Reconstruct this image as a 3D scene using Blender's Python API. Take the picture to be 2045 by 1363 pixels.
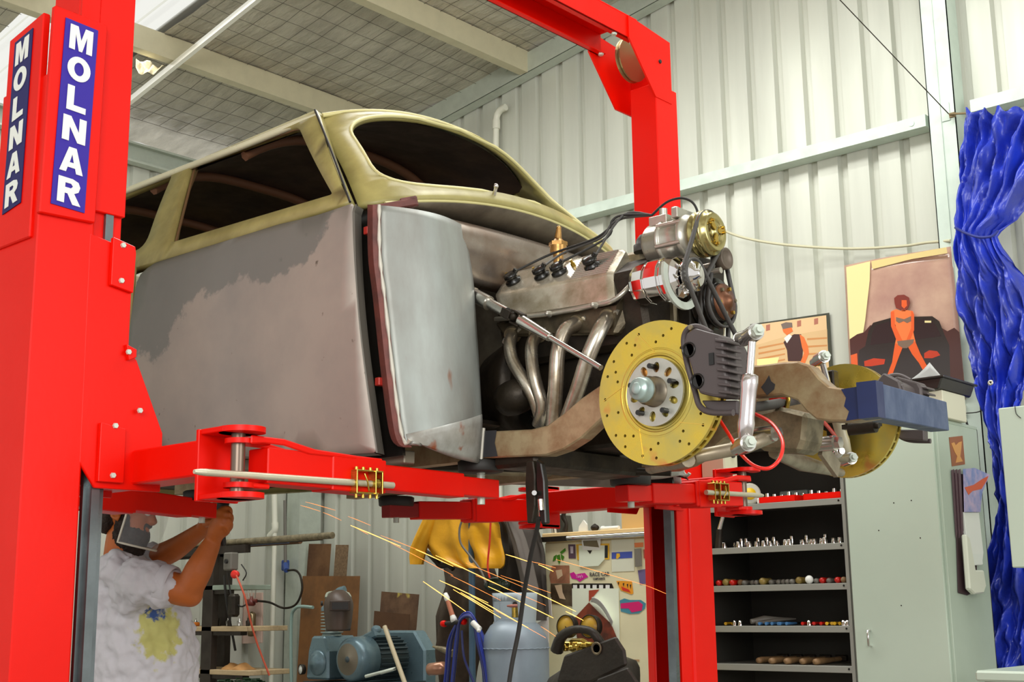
import bpy, bmesh, math, random
from mathutils import Vector, Matrix, noise
from mathutils.geometry import delaunay_2d_cdt
for o in list(bpy.data.objects): bpy.data.objects.remove(o)
SC = bpy.context.scene; COL = SC.collection
V = Vector; PI = math.pi
rnd = random.Random(7)

# ------------------------------------------------------------------ camera
# world axes: x runs along the gable wall, y away from the camera towards it, z up (metres)
FPX = 2600.0; IW, IH = 2045, 1363
EYE = V((0, 0, 1.3))
_a, _p, _r = math.radians(41.6), math.radians(11.6), 0.0127
FWD = V((-math.sin(_a)*math.cos(_p), math.cos(_a)*math.cos(_p), math.sin(_p)))
_R0 = V((math.cos(_a), math.sin(_a), 0)); _U0 = _R0.cross(FWD)
RIGHT = _R0*math.cos(_r) - _U0*math.sin(_r); UP = _U0*math.cos(_r) + _R0*math.sin(_r)
cd = bpy.data.cameras.new('camera'); cam = bpy.data.objects.new('camera', cd); COL.objects.link(cam)
cd.sensor_width = 36; cd.lens = FPX/IW*36; cd.clip_start = 0.05; cd.clip_end = 200
m3 = Matrix((RIGHT, UP, -FWD)).transposed()
cam.matrix_world = Matrix.Translation(EYE) @ m3.to_4x4()
SC.camera = cam
def at(px, py, s=None, n=None, h=None, roof=None):
    """where the sight line through a photograph point meets a real plane (x=s, y=n or z=h)"""
    d = FWD + RIGHT*((px-IW/2)/FPX) - UP*((py-IH/2)/FPX)
    if s is not None: t = s/d.x
    elif n is not None: t = n/d.y
    elif h is not None: t = (h-EYE.z)/d.z
    else:
        t = (roof-EYE.z)/(d.z-0.147*d.x)
    return EYE + d*t

# ------------------------------------------------------------------ light
SC.view_settings.view_transform = 'Standard'; SC.view_settings.look = 'None'
SC.view_settings.gamma = 1.0; SC.view_settings.use_curve_mapping = False
SC.view_settings.exposure = 0.25
w = bpy.data.worlds.new('daylight'); SC.world = w; w.use_nodes = True
nt = w.node_tree; bg = nt.nodes['Background']
bg.inputs[0].default_value = (1.0, 1.0, 0.97, 1); bg.inputs[1].default_value = 0.78
def area(name, loc, target, sx, sy, power, color=(1, 1, 1)):
    l = bpy.data.lights.new(name, 'AREA'); l.shape = 'RECTANGLE'; l.size = sx; l.size_y = sy
    l.energy = power; l.color = color
    o = bpy.data.objects.new(name, l); COL.objects.link(o); o.location = loc
    o.rotation_euler = (V(target)-V(loc)).to_track_quat('-Z', 'Y').to_euler()
    return o
area('front_fill_light', (1.6, -2.6, 3.0), (-2.6, 4.2, 1.9), 3.0, 2.2, 185, (1.0, 0.985, 0.94))  # added area light behind the camera; no door is built there
area('side_fill_light', (3.6, 3.0, 2.6), (-2.6, 3.6, 2.0), 2.4, 2.2, 90, (1.0, 1.0, 0.96))  # added area light from the right for more side light; no door there
sk_ = area('roof_skylight', (-4.0, 3.97, 5.20), (-4.0, 3.97, 0), 6.5, 0.7, 150, (1.0, 1.0, 0.96)); sk_.rotation_euler = (0, -0.146, 0)
area('girt_shadow_light', (-2.4, 5.0, 5.15), (-2.4, 5.3, 0.0), 4.6, 0.16, 30, (0.97, 1.0, 0.96))  # added area light without a fixture, throws the shadows below the girts

# ------------------------------------------------------------------ materials
MATS = {}
def mat(name, col, rough=0.5, metal=0.0, var=0.0, vscale=6.0, bump=0.0, bscale=40.0, col2=None, emit=0, coat=0.0,
        alpha=None, stretch=None, spots=None, c2amt=0.5, bdist=0.01, trans=0.0):
    if name in MATS: return MATS[name]
    m = bpy.data.materials.new(name); m.use_nodes = True; MATS[name] = m
    nt = m.node_tree; N = nt.nodes; L = nt.links; b = N['Principled BSDF']
    def c4(c): return (c[0], c[1], c[2], 1)
    b.inputs['Base Color'].default_value = c4(col); b.inputs['Roughness'].default_value = rough
    b.inputs['Metallic'].default_value = metal
    if coat: b.inputs['Coat Weight'].default_value = coat; b.inputs['Coat Roughness'].default_value = 0.08
    if trans: b.inputs['Transmission Weight'].default_value = trans
    if emit: b.inputs['Emission Color'].default_value = c4(col); b.inputs['Emission Strength'].default_value = emit
    tc = None
    def coord():
        nonlocal tc
        if tc is None:
            tc = N.new('ShaderNodeTexCoord'); mp = N.new('ShaderNodeMapping'); L.new(tc.outputs['Object'], mp.inputs[0])
            if stretch: mp.inputs['Scale'].default_value = stretch
            tc = mp
        return tc.outputs[0]
    if var or col2:
        nz = N.new('ShaderNodeTexNoise'); nz.inputs['Scale'].default_value = vscale; nz.inputs['Detail'].default_value = 6
        nz.inputs['Roughness'].default_value = 0.6
        L.new(coord(), nz.inputs['Vector'])
        cr = N.new('ShaderNodeValToRGB'); L.new(nz.outputs[0], cr.inputs[0])
        c2 = col2 if col2 else tuple(x*(1-var) for x in col)
        e = cr.color_ramp.elements
        e[0].position = 0.5-0.16*c2amt*2+ (0.0 if c2amt else 0); e[1].position = 0.5+0.12
        e[0].color = c4(c2); e[1].color = c4(col)
        src = cr.outputs[0]
        if spots:
            n2 = N.new('ShaderNodeTexNoise'); n2.inputs['Scale'].default_value = spots[1]; n2.inputs['Detail'].default_value = 3
            L.new(coord(), n2.inputs['Vector'])
            r2 = N.new('ShaderNodeValToRGB'); L.new(n2.outputs[0], r2.inputs[0])
            r2.color_ramp.elements[0].position = spots[2]; r2.color_ramp.elements[1].position = spots[2]+0.06
            mx = N.new('ShaderNodeMix'); mx.data_type = 'RGBA'; L.new(r2.outputs[0], mx.inputs[0]); L.new(src, mx.inputs[6])
            mx.inputs[7].default_value = c4(spots[0]); src = mx.outputs[2]
        L.new(src, b.inputs['Base Color'])
        mr = N.new('ShaderNodeMapRange'); L.new(nz.outputs[0], mr.inputs[0]); mr.inputs[1].default_value = 0.3; mr.inputs[2].default_value = 0.7
        mr.inputs[3].default_value = min(1, rough*1.25); mr.inputs[4].default_value = rough*0.8; L.new(mr.outputs[0], b.inputs['Roughness'])
    if bump:
        nb = N.new('ShaderNodeTexNoise'); nb.inputs['Scale'].default_value = bscale; nb.inputs['Detail'].default_value = 4
        L.new(coord(), nb.inputs['Vector'])
        bp = N.new('ShaderNodeBump'); bp.inputs['Strength'].default_value = bump; bp.inputs['Distance'].default_value = bdist
        L.new(nb.outputs[0], bp.inputs['Height']); L.new(bp.outputs[0], b.inputs['Normal'])
    if alpha is not None: b.inputs['Alpha'].default_value = alpha
    return m
def flat(r, g, b):  # sRGB 0..255 -> linear
    f = lambda c: (c/255/12.92) if c/255 <= 0.04045 else ((c/255+0.055)/1.055)**2.4
    return (f(r), f(g), f(b))
RED = mat('red_enamel', flat(236, 16, 0), 0.36, 0, var=0.06, vscale=2.0, bump=0.12, bscale=60, bdist=0.002)
RED.node_tree.nodes['Principled BSDF'].inputs['Specular IOR Level'].default_value = 0.22
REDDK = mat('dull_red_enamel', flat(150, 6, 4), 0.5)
WALL = mat('zincalume_cladding', flat(206, 208, 196), 0.40, 0.15, var=0.14, vscale=1.2, stretch=(3, 3, 0.3), bump=0.05, bscale=8)
WALLR = mat('grey_cladding', flat(178, 182, 176), 0.45, 0.2, var=0.1, vscale=2)
GALV = mat('galvanised_steel', flat(196, 204, 192), 0.42, 0.25, var=0.1, vscale=14)
GALVL = mat('pale_galvanised', flat(206, 220, 208), 0.45, 0.15, var=0.08, vscale=10)
CREAM = mat('cream_steel', flat(205, 198, 168), 0.5, 0.1, var=0.08, vscale=9)
FOIL = mat('foil_insulation', flat(200, 194, 178), 0.45, 0.35, var=0.25, vscale=3.0, stretch=(1, 2.5, 1), bump=0.8, bscale=9, bdist=0.03)
WIRE = mat('mesh_wire', flat(105, 100, 92), 0.6, 0.4)
CONC = mat('concrete', flat(150, 145, 135), 0.85, 0, var=0.2, vscale=3, bump=0.2)
STEEL = mat('bare_sheet_steel', flat(136, 132, 124), 0.43, 0.55, col2=flat(112, 110, 106), vscale=2.6, bump=0.08, bscale=30, bdist=0.002)
STEELP = mat('pinkish_bare_steel', flat(138, 132, 124), 0.45, 0.5, col2=flat(112, 108, 106), vscale=1.6)
BRIGHT = mat('polished_steel', flat(205, 202, 195), 0.22, 0.95, var=0.15, vscale=20)
CHROME = mat('chrome', flat(225, 222, 220), 0.06, 1.0)
CAST = mat('oily_cast_metal', flat(150, 138, 112), 0.42, 0.6, var=0.5, vscale=22, bump=0.3, bscale=80, bdist=0.003)
CASTD = mat('dark_greasy_metal', flat(50, 42, 32), 0.5, 0.5, var=0.5, vscale=15, bump=0.3, bscale=60, bdist=0.004)
ALU = mat('cast_aluminium', flat(196, 192, 180), 0.32, 0.8, var=0.15, vscale=25, bump=0.2, bscale=90, bdist=0.002)
PASS = mat('yellow_passivated', flat(220, 190, 76), 0.3, 0.75, col2=flat(192, 180, 104), vscale=7, spots=(flat(214, 150, 80), 9, 0.6))
GOLD = mat('gold_zinc_plating', flat(206, 172, 78), 0.25, 0.9, var=0.3, vscale=40)
BLACK = mat('black_rubber', flat(38, 36, 34), 0.6, 0)
DGREY = mat('charcoal_rubber', flat(72, 70, 68), 0.55, 0)
BLKGL = mat('black_gloss', flat(22, 20, 18), 0.25, 0)
OLIVE = mat('olive_primer', flat(166, 156, 96), 0.42, 0, col2=flat(138, 128, 74), vscale=7, bump=0.04, bscale=20)
OLIVEL = mat('pale_olive_roof_paint', flat(226, 224, 190), 0.3, 0, var=0.08, vscale=6, coat=0.3)
LINER = mat('rusty_bare_interior', flat(62, 40, 26), 0.8, 0, var=0.5, vscale=5)
OXIDE = mat('red_oxide_primer', flat(120, 62, 54), 0.5, 0.1, col2=flat(86, 50, 46), vscale=14)
RUST = mat('rusty_plate', flat(128, 92, 62), 0.6, 0.4, col2=flat(92, 62, 42), vscale=5, bump=0.15, bscale=40, bdist=0.003)
RAIL = mat('heat_stained_rail', flat(176, 158, 124), 0.36, 0.4, col2=flat(140, 108, 76), vscale=14, bump=0.1)
BLUEP = mat('blue_etch_paint', flat(62, 80, 118), 0.5, 0.1, var=0.2, vscale=12)
NAVY = mat('navy_paint', flat(30, 42, 88), 0.45, 0.1, var=0.2, vscale=12)
WHITE = mat('white_paint', flat(236, 238, 232), 0.5)
PVC = mat('white_pvc', flat(222, 222, 206), 0.4)
SKIN = mat('tanned_skin', flat(192, 102, 42), 0.5, 0, var=0.12, vscale=14)
HAIRM = mat('dark_hair', flat(46, 30, 20), 0.75, 0, var=0.4, vscale=60, bump=0.6, bscale=120)
GREYP = mat('grey_green_enamel', flat(182, 196, 180), 0.42, 0, var=0.04, vscale=3, coat=0.1)
GREYS = mat('shelf_grey', flat(150, 150, 142), 0.45, 0.2, var=0.06, vscale=5)
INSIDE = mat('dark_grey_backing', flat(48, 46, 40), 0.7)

# ------------------------------------------------------------------ object helpers
def org(o):
    p = V((0, 0, 0))
    while o is not None: p += o.location; o = o.parent
    return p
def meta(o, label=None, cat=None, group=None, kind=None):
    if label: o['label'] = label
    if cat: o['category'] = cat
    if group: o['group'] = group
    if kind: o['kind'] = kind
    return o
def thing(name, label, cat, loc, group=None, kind=None):
    o = bpy.data.objects.new(name, None); COL.objects.link(o); o.location = loc; o.empty_display_size = 0.05
    return meta(o, label, cat, group, kind)
def frame(d, up=V((0, 0, 1))):
    d = V(d).normalized()
    if abs(d.dot(up)) > 0.98: up = V((1, 0, 0))
    a = up.cross(d).normalized(); return a, d.cross(a)
class MB:
    def __init__(s): s.v = []; s.f = []; s.sm = []
    def add(s, vs, fs, smooth=False):
        b = len(s.v); s.v += [V(x) for x in vs]
        for f in fs: s.f.append(tuple(b+i for i in f)); s.sm.append(smooth)
        return s
    def boxv(s, c8): return s.add(c8, [(0, 3, 2, 1), (4, 5, 6, 7), (0, 1, 5, 4), (1, 2, 6, 5), (2, 3, 7, 6), (3, 0, 4, 7)])
    def box(s, a, b):
        (x0, y0, z0), (x1, y1, z1) = a, b
        return s.boxv([(x0, y0, z0), (x1, y0, z0), (x1, y1, z0), (x0, y1, z0), (x0, y0, z1), (x1, y0, z1), (x1, y1, z1), (x0, y1, z1)])
    def cbox(s, c, size, rot=None):
        R = rot if rot is not None else Matrix.Identity(3); c = V(c)
        h = [x/2 for x in size]
        return s.boxv([c+R@V((sx*h[0], sy*h[1], sz*h[2])) for sz in (-1, 1) for sx, sy in ((-1, -1), (1, -1), (1, 1), (-1, 1))])
    def bar(s, p0, p1, wa, wb, up=V((0, 0, 1))):
        """rectangular bar; wa across (horizontal), wb along up"""
        p0, p1 = V(p0), V(p1); a, b = frame(p1-p0, up)
        c = [p+a*(i*wa/2)+b*(j*wb/2) for p in (p0, p1) for i, j in ((-1, -1), (1, -1), (1, 1), (-1, 1))]
        return s.boxv(c)
    def prism(s, pts, ext):
        """polygon (3-D points) pushed along ext"""
        pts = [V(p) for p in pts]; ext = V(ext); k = len(pts)
        nrm = V((0, 0, 0))
        for i in range(k): nrm += pts[i].cross(pts[(i+1) % k])
        if nrm.dot(ext) > 0: pts.reverse()
        f = [tuple(range(k)), tuple(range(2*k-1, k-1, -1))] + [(i, k+i, k+(i+1) % k, (i+1) % k) for i in range(k)]
        return s.add(pts+[p+ext for p in pts], f)
    def cyl(s, p0, p1, r0, r1=None, seg=20, cap=True, smooth=True):
        p0, p1 = V(p0), V(p1); r1 = r0 if r1 is None else r1; a, b = frame(p1-p0); k = seg
        vs = [p+(a*math.cos(2*PI*i/k)+b*math.sin(2*PI*i/k))*r for p, r in ((p0, r0), (p1, r1)) for i in range(k)]
        s.add(vs, [(i, (i+1) % k, k+(i+1) % k, k+i) for i in range(k)], smooth)
        if cap:
            s.add(vs, [tuple(range(k-1, -1, -1)), tuple(range(k, 2*k))])
        return s
    def lathe(s, p, axis, prof, seg=32, smooth=True, a0=0, a1=2*PI):
        """profile [(distance along axis, radius)...]"""
        p = V(p); d = V(axis).normalized(); a, b = frame(d); full = abs(a1-a0-2*PI) < 1e-6; k = seg; n = k if full else k+1
        vs = []
        for t, r in prof:
            for i in range(n):
                an = a0+(a1-a0)*i/k; vs.append(p+d*t+(a*math.cos(an)+b*math.sin(an))*r)
        fs = []
        for j in range(len(prof)-1):
            for i in range(k):
                i2 = (i+1) % n; fs.append((j*n+i, j*n+i2, (j+1)*n+i2, (j+1)*n+i))
        s.add(vs, fs, smooth)
        if full:
            if prof[0][1] > 1e-5: s.add(vs[:n], [tuple(range(n-1, -1, -1))])
            if prof[-1][1] > 1e-5: s.add(vs[-n:], [tuple(range(n))])
        return s
    def tube(s, pts, r, seg=10, cap=True, sub=0, closed=False):
        pts = [V(p) for p in pts]; rs = r if isinstance(r, (list, tuple)) else [r]*len(pts)
        if sub: pts, rs = spline(pts, rs, sub, closed)
        k = seg; n = len(pts); vs = []; fs = []; a = None
        for i, p in enumerate(pts):
            d = (pts[(i+1) % n]-pts[i-1]) if closed else (pts[min(i+1, n-1)]-pts[max(i-1, 0)])
            if d.length < 1e-9: d = V((0, 0, 1))
            d.normalize()
            if a is None: a, _ = frame(d)
            a = (a-d*a.dot(d)).normalized(); b = d.cross(a)
            vs += [p+(a*math.cos(2*PI*j/k)+b*math.sin(2*PI*j/k))*rs[i] for j in range(k)]
        m = n if closed else n-1
        for i in range(m):
            i2 = (i+1) % n
            for j in range(k): fs.append((i*k+j, i*k+(j+1) % k, i2*k+(j+1) % k, i2*k+j))
        s.add(vs, fs, True)
        if cap and not closed: s.add(vs[:k]+vs[-k:], [tuple(range(k-1, -1, -1)), tuple(range(k, 2*k))])
        return s
    def grid(s, P, smooth=True, flip=False, closeu=False):
        r = len(P); c = len(P[0]); vs = [p for row in P for p in row]; fs = []
        for i in range(r-1):
            for j in range(c if closeu else c-1):
                j2 = (j+1) % c; q = (i*c+j, i*c+j2, (i+1)*c+j2, (i+1)*c+j); fs.append(q[::-1] if flip else q)
        return s.add(vs, fs, smooth)
    def ball(s, c, r, seg=16, rings=10, sc=(1, 1, 1), R=None):
        c = V(c); P = []
        for i in range(rings+1):
            t = PI*i/rings; row = []
            for j in range(seg):
                q = V((math.sin(t)*math.cos(2*PI*j/seg)*sc[0], math.sin(t)*math.sin(2*PI*j/seg)*sc[1], math.cos(t)*sc[2]))*r
                row.append(c+(R@q if R is not None else q))
            P.append(row)
        return s.grid(P, True, True, True)
    def sheet(s, outer, holes, fn, step=0.08, smooth=True):
        """flat outline with holes in (u,v), filled by triangles and mapped to 3-D by fn(u,v)"""
        vs = []; es = []
        def dens(loop):
            out = []
            for i, p in enumerate(loop):
                q = loop[(i+1) % len(loop)]; L = math.dist(p, q); k = max(1, int(L/step))
                out += [(p[0]+(q[0]-p[0])*j/k, p[1]+(q[1]-p[1])*j/k) for j in range(k)]
            return out
        loops = [dens(l) for l in [outer]+list(holes)]
        for l in loops:
            b = len(vs); vs += l; es += [(b+i, b+(i+1) % len(l)) for i in range(len(l))]
        def inside(p, l):
            c = False; j = len(l)-1
            for i in range(len(l)):
                if (l[i][1] > p[1]) != (l[j][1] > p[1]) and p[0] < (l[j][0]-l[i][0])*(p[1]-l[i][1])/(l[j][1]-l[i][1])+l[i][0]: c = not c
                j = i
            return c
        def ok(p): return inside(p, loops[0]) and not any(inside(p, l) for l in loops[1:])
        xs = [p[0] for p in outer]; ys = [p[1] for p in outer]; x = min(xs)+step/2
        bnd = list(vs)
        while x < max(xs):
            y = min(ys)+step/2
            while y < max(ys):
                if ok((x, y)) and min(math.dist((x, y), q) for q in bnd) > step*0.4: vs.append((x, y))
                y += step
            x += step
        r = delaunay_2d_cdt([V(p) for p in vs], es, [], 0, 1e-6)
        V2 = [(p.x, p.y) for p in r[0]]; fs = []
        for f in r[2]:
            c = (sum(V2[i][0] for i in f)/len(f), sum(V2[i][1] for i in f)/len(f))
            if ok(c): fs.append(tuple(f))
        return s.add([V(fn(*p)) for p in V2], fs, smooth)
    def build(s, name, m, parent=None, bevel=0, solid=0, label=None, cat=None, group=None, kind=None, segs=1, weld=False, subd=0, off=-1):
        me = bpy.data.meshes.new(name)
        if parent is not None: o0 = org(parent)
        else:
            lo = [min(v[i] for v in s.v) for i in range(3)]; hi = [max(v[i] for v in s.v) for i in range(3)]
            o0 = V(((lo[0]+hi[0])/2, (lo[1]+hi[1])/2, lo[2]))
        me.from_pydata([tuple(v-o0) for v in s.v], [], s.f)
        me.polygons.foreach_set('use_smooth', s.sm)
        if weld or subd or solid:
            bm = bmesh.new(); bm.from_mesh(me); bmesh.ops.remove_doubles(bm, verts=bm.verts, dist=1e-5)
            bmesh.ops.recalc_face_normals(bm, faces=bm.faces) if weld else None
            bm.to_mesh(me); bm.free()
        me.update()
        if isinstance(m, (list, tuple)):
            for q in m: me.materials.append(q)
        else: me.materials.append(m)
        o = bpy.data.objects.new(name, me); COL.objects.link(o)
        if parent is not None: o.parent = parent
        else: o.location = o0
        if solid:
            md = o.modifiers.new('thickness', 'SOLIDIFY'); md.thickness = solid; md.offset = off
        if bevel:
            md = o.modifiers.new('edges', 'BEVEL'); md.width = bevel; md.segments = segs; md.limit_method = 'ANGLE'; md.angle_limit = 0.7
        if subd:
            md = o.modifiers.new('smooth', 'SUBSURF'); md.levels = subd; md.render_levels = subd
        return meta(o, label, cat, group, kind)
def spline(pts, rs, sub, closed=False):
    out = []; ro = []; n = len(pts); rng = n if closed else n-1
    g = lambda i: pts[i % n] if closed else pts[max(0, min(n-1, i))]
    for i in range(rng):
        p0, p1, p2, p3 = g(i-1), g(i), g(i+1), g(i+2)
        for j in range(sub):
            t = j/sub; out.append(0.5*((2*p1)+(p2-p0)*t+(2*p0-5*p1+4*p2-p3)*t*t+(3*p1-p0-3*p2+p3)*t**3))
            ro.append(rs[i]*(1-t)+rs[(i+1) % n]*t)
    if not closed: out.append(pts[-1]); ro.append(rs[-1])
    return out, ro
def text_mb(txt, size, origin, right, up, depth=0.002, bold=0.0, sx=1.0, center=True):
    """raised lettering as mesh, lying on the plane spanned by right/up"""
    cu = bpy.data.curves.new('t', 'FONT'); cu.body = txt; cu.size = size; cu.extrude = depth; cu.offset = bold
    cu.align_x = 'CENTER' if center else 'LEFT'; cu.align_y = 'CENTER'; cu.resolution_u = 3
    o = bpy.data.objects.new('t', cu); COL.objects.link(o)
    me = bpy.data.meshes.new_from_object(o.evaluated_get(bpy.context.evaluated_depsgraph_get()))
    right = V(right).normalized(); up = V(up).normalized(); nn = right.cross(up); origin = V(origin)
    mb = MB(); mb.add([origin+right*(v.co.x*sx)+up*v.co.y+nn*v.co.z for v in me.vertices], [tuple(p.vertices) for p in me.polygons])
    bpy.data.objects.remove(o); bpy.data.curves.remove(cu); bpy.data.meshes.remove(me)
    return mb
def copy_tree(o, parent=None, delta=V((0, 0, 0)), label=None, group=None):
    c = o.copy(); COL.objects.link(c)
    if parent is not None: c.parent = parent
    else: c.location = o.location+V(delta)
    if label: c['label'] = label
    if group: c['group'] = group
    for ch in list(o.children): copy_tree(ch, c)
    return c
def bolt(mb, p, d, r=0.008, h=0.006):
    mb.cyl(p, V(p)+V(d).normalized()*h, r, r*0.9, 6, smooth=False)
# ================================================================== THE SETTING
WN = 6.60      # gable wall plane (y)
WS = -8.0      # eave wall plane (x)
def rz(s): return 4.867+0.147*(s+6.446)      # underside of rafters
# floor
MB().box((WS, -5, -0.1), (6, WN, 0)).build('floor', CONC, kind='structure')
# corrugated cladding sheets
def rib_profile(x0, x1, pitch=0.19):
    pts = []; x = x0
    while x < x1-1e-6:
        for dx, d in ((0, 0), (0.100, 0), (0.112, 0.034), (0.150, 0.034), (0.162, 0), (pitch, 0)):
            if dx < pitch: pts.append((x+dx, d))
        # small stiffening swage in the middle of the pan
        x += pitch
    pts.append((x, 0)); return pts
root = thing('wall_back', None, None, (-2, WN, 0), kind='structure')
root['label'] = 'ribbed zinc cladding of the gable wall behind the car'
x = WS
while x < 3.0:
    pr = rib_profile(x, x+0.95-1e-4); mb = MB(); x2 = pr[-1][0]
    P = [[V((a, WN+0.012+d, 0.0)) for a, d in pr], [V((a, WN+0.012+d, rz(a)+0.12)) for a, d in pr]]
    mb.grid(P, smooth=False); mb.build('wall_sheet', WALL, root, solid=0.004); x = x2
root = thing('wall_left', None, None, (WS, 2, 0), kind='structure')
root['label'] = 'ribbed cladding of the low eave wall behind the worker'
y = -1.9
while y < WN-0.02:
    pr = rib_profile(y, y+0.95-1e-4)
    pr = [p for p in pr if p[0] <= WN]+[(min(pr[-1][0], WN), 0)]
    P = [[V((WS-0.012-d, a, 0.0)) for a, d in pr], [V((WS-0.012-d, a, 4.62)) for a, d in pr]]
    MB().grid(P, smooth=False, flip=True).build('wall_sheet', WALL, root, solid=0.004); y += 0.95
# roof: foil blanket sagging between purlins, skylight strips, mesh
RZ = 0.17
def roof_z(x, y):
    ph = ((x+6.86) % 1.26)/1.26
    return rz(x)+RZ-0.045*math.sin(PI*ph)*(0.6+0.4*noise.noise(V((x*2, y*1.3, 0))))+0.012*noise.noise(V((x*6, y*6, 3)))
ceil = thing('ceiling', 'foil insulation of the shed roof held up by wire mesh', None, (-3, 3, 4.8), kind='structure')
SKY = [(3.56, 4.38), (-0.6, 0.4)]     # skylight strips between these y values
segs = [(-4.6, -0.6), (0.4, 3.56), (4.38, WN+0.05)]
for y0, y1 in segs:
    ny = max(4, int((y1-y0)/0.08)); xs = [WS-0.25+i*0.09 for i in range(int(11.2/0.09)+1)]
    P = [[V((x, y0+(y1-y0)*j/ny, roof_z(x, y0+(y1-y0)*j/ny))) for j in range(ny+1)] for x in xs]
    MB().grid(P, flip=True).build('insulation_blanket', FOIL, ceil)
mskin = mat('roof_skin', flat(180, 180, 175), 0.5, 0.3)
for y0, y1 in segs:
    MB().prism([(WS-0.3, y0, rz(WS-0.3)+RZ+0.05), (3.2, y0, rz(3.2)+RZ+0.05), (3.2, y1, rz(3.2)+RZ+0.05), (WS-0.3, y1, rz(WS-0.3)+RZ+0.05)], (0, 0, 0.01)).build('roof_sheet', mskin, ceil)
msk = bpy.data.materials.new('translucent_skylight'); msk.use_nodes = True
nt = msk.node_tree; nt.nodes.clear()
t1 = nt.nodes.new('ShaderNodeBsdfTranslucent'); t1.inputs[0].default_value = (0.95, 0.95, 0.9, 1)
t2 = nt.nodes.new('ShaderNodeBsdfTransparent'); t2.inputs[0].default_value = (0.98, 0.98, 0.95, 1)
mx = nt.nodes.new('ShaderNodeMixShader'); mx.inputs[0].default_value = 0.75; ou = nt.nodes.new('ShaderNodeOutputMaterial')
nt.links.new(t1.outputs[0], mx.inputs[1]); nt.links.new(t2.outputs[0], mx.inputs[2]); nt.links.new(mx.outputs[0], ou.inputs[0])
for y0, y1 in SKY:
    pr = rib_profile(y0, y1)
    pr = [p for p in pr if p[0] <= y1]+[(y1, 0)]
    P = [[V((WS-0.3, a, rz(WS-0.3)+RZ+0.04+d)) for a, d in pr], [V((3.2, a, rz(3.2)+RZ+0.04+d)) for a, d in pr]]
    MB().grid(P, smooth=False).build('skylight_sheet', msk, ceil)
mb = MB()
for y0, y1 in segs:
    if y1 < 2.7 and y0 < 0: continue
    y = y0+0.06
    while y < y1:
        xs = [WS+0.1+i*0.2 for i in range(52)]
        mb.tube([(x, y, roof_z(x, y)-0.012) for x in xs], 0.0018, 3, cap=False); y += 0.15
    x = WS+0.1
    while x < 1.5:
        k = max(2, int((y1-y0)/0.2)); mb.tube([(x, y0+(y1-y0)*j/k, roof_z(x, y0+(y1-y0)*j/k)-0.015) for j in range(k+1)], 0.0018, 3, cap=False); x += 0.15
mb.build('safety_mesh', WIRE, ceil, kind='stuff')
# purlins (C sections) running towards the gable
def csec(mb, p0, p1, hgt, wid, t=0.003, up=V((0, 0, 1)), openside=1):
    p0, p1 = V(p0), V(p1); d = (p1-p0).normalized(); a = d.cross(up).normalized()*openside; b = up
    prof = [(0, 0), (wid, 0), (wid, 0.016), (wid-t, 0.016), (wid-t, t), (t, t), (t, hgt-t), (wid-t, hgt-t), (wid-t, hgt-0.016), (wid, hgt-0.016), (wid, hgt), (0, hgt)]
    mb.prism([p0+a*x+b*y for x, y in prof], p1-p0)
for i in range(-1, 9):
    s0 = -6.86+1.26*i
    if s0 < WS+0.2 or s0 > 2.8: continue
    mb = MB(); csec(mb, (s0, -4.6, rz(s0)+0.0), (s0, WN-0.02, rz(s0)+0.0), 0.16, 0.075, openside=-1)
    mb.build('trim_%d' % (i+3), CREAM, label='pale steel roof purlin under the foil', kind='structure')
# rake beam on the gable and eave beam
mb = MB(); mb.prism([(WS, WN-0.09, rz(WS)), (3, WN-0.09, rz(3)), (3, WN-0.09, rz(3)+0.15), (WS, WN-0.09, rz(WS)+0.15)], (0, 0.004, 0))
mb.prism([(WS, WN-0.09, rz(WS)), (3, WN-0.09, rz(3)), (3, WN-0.09, rz(3)+0.004), (WS, WN-0.09, rz(WS)+0.004)], (0, 0.09, 0))
for k in range(8):
    s0 = -6.86+1.26*k; mb.box((s0-0.02, WN-0.14, rz(s0)+0.01), (s0-0.014, WN-0.09, rz(s0)+0.14))
    mb.cyl((s0-0.2, WN-0.09, rz(s0-0.2)+0.1), (s0-0.2, WN-0.1, rz(s0-0.2)+0.1), 0.014, seg=8)
mb.build('trim_20', GALV, label='sloping rafter along the top of the gable wall', kind='structure')
mb = MB(); csec(mb, (WS+0.02, -1.9, 4.47), (WS+0.02, WN, 4.47), 0.15, 0.075)
mb.build('trim_21', GALV, label='eave strut along the top of the low wall', kind='structure')
# girts on the gable wall
for nm, z, x0, x1 in (('trim_22', 3.835, WS, -2.75), ('trim_23', 3.845, -2.5, 3.0), ('trim_24', 2.3, WS, -5.6)):
    mb = MB(); mb.box((x0, WN-0.1, z), (x1, WN+0.004, z+0.068))
    if nm == 'trim_22': mb.cyl((-2.83, WN-0.1, z+0.035), (-2.83, WN-0.104, z+0.035), 0.017, seg=12)
    mb.build(nm, GALVL, label={'trim_22': 'long pale wall girt from the corner to the white column', 'trim_23': 'pale wall girt right of the white column above the tarp', 'trim_24': 'low wall girt behind the compressor'}[nm], kind='structure')
# mullion column
mb = MB(); mb.box((-2.72, WN-0.13, 0), (-2.57, WN-0.125, 5.4)); mb.box((-2.72, WN-0.13, 0), (-2.715, WN, 5.4)); mb.box((-2.575, WN-0.13, 0), (-2.57, WN, 5.4))
mb.box((-2.652, WN-0.136, 0), (-2.648, WN-0.13, 5.4)); mb.box((-2.645, WN-0.136, 3.82), (-2.6, WN-0.131, 3.92))
mb.build('trim_25', GALVL, label='pale steel column on the gable wall beside the blue tarp', kind='structure')
# grey portal column near the corner and one on the eave wall
mb = MB(); mb.box((WS+0.02, WN-0.24, 0), (WS+0.17, WN-0.03, 4.5)); mb.build('trim_26', GALV, label='grey corner column behind the shelf rack', kind='structure')
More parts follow.
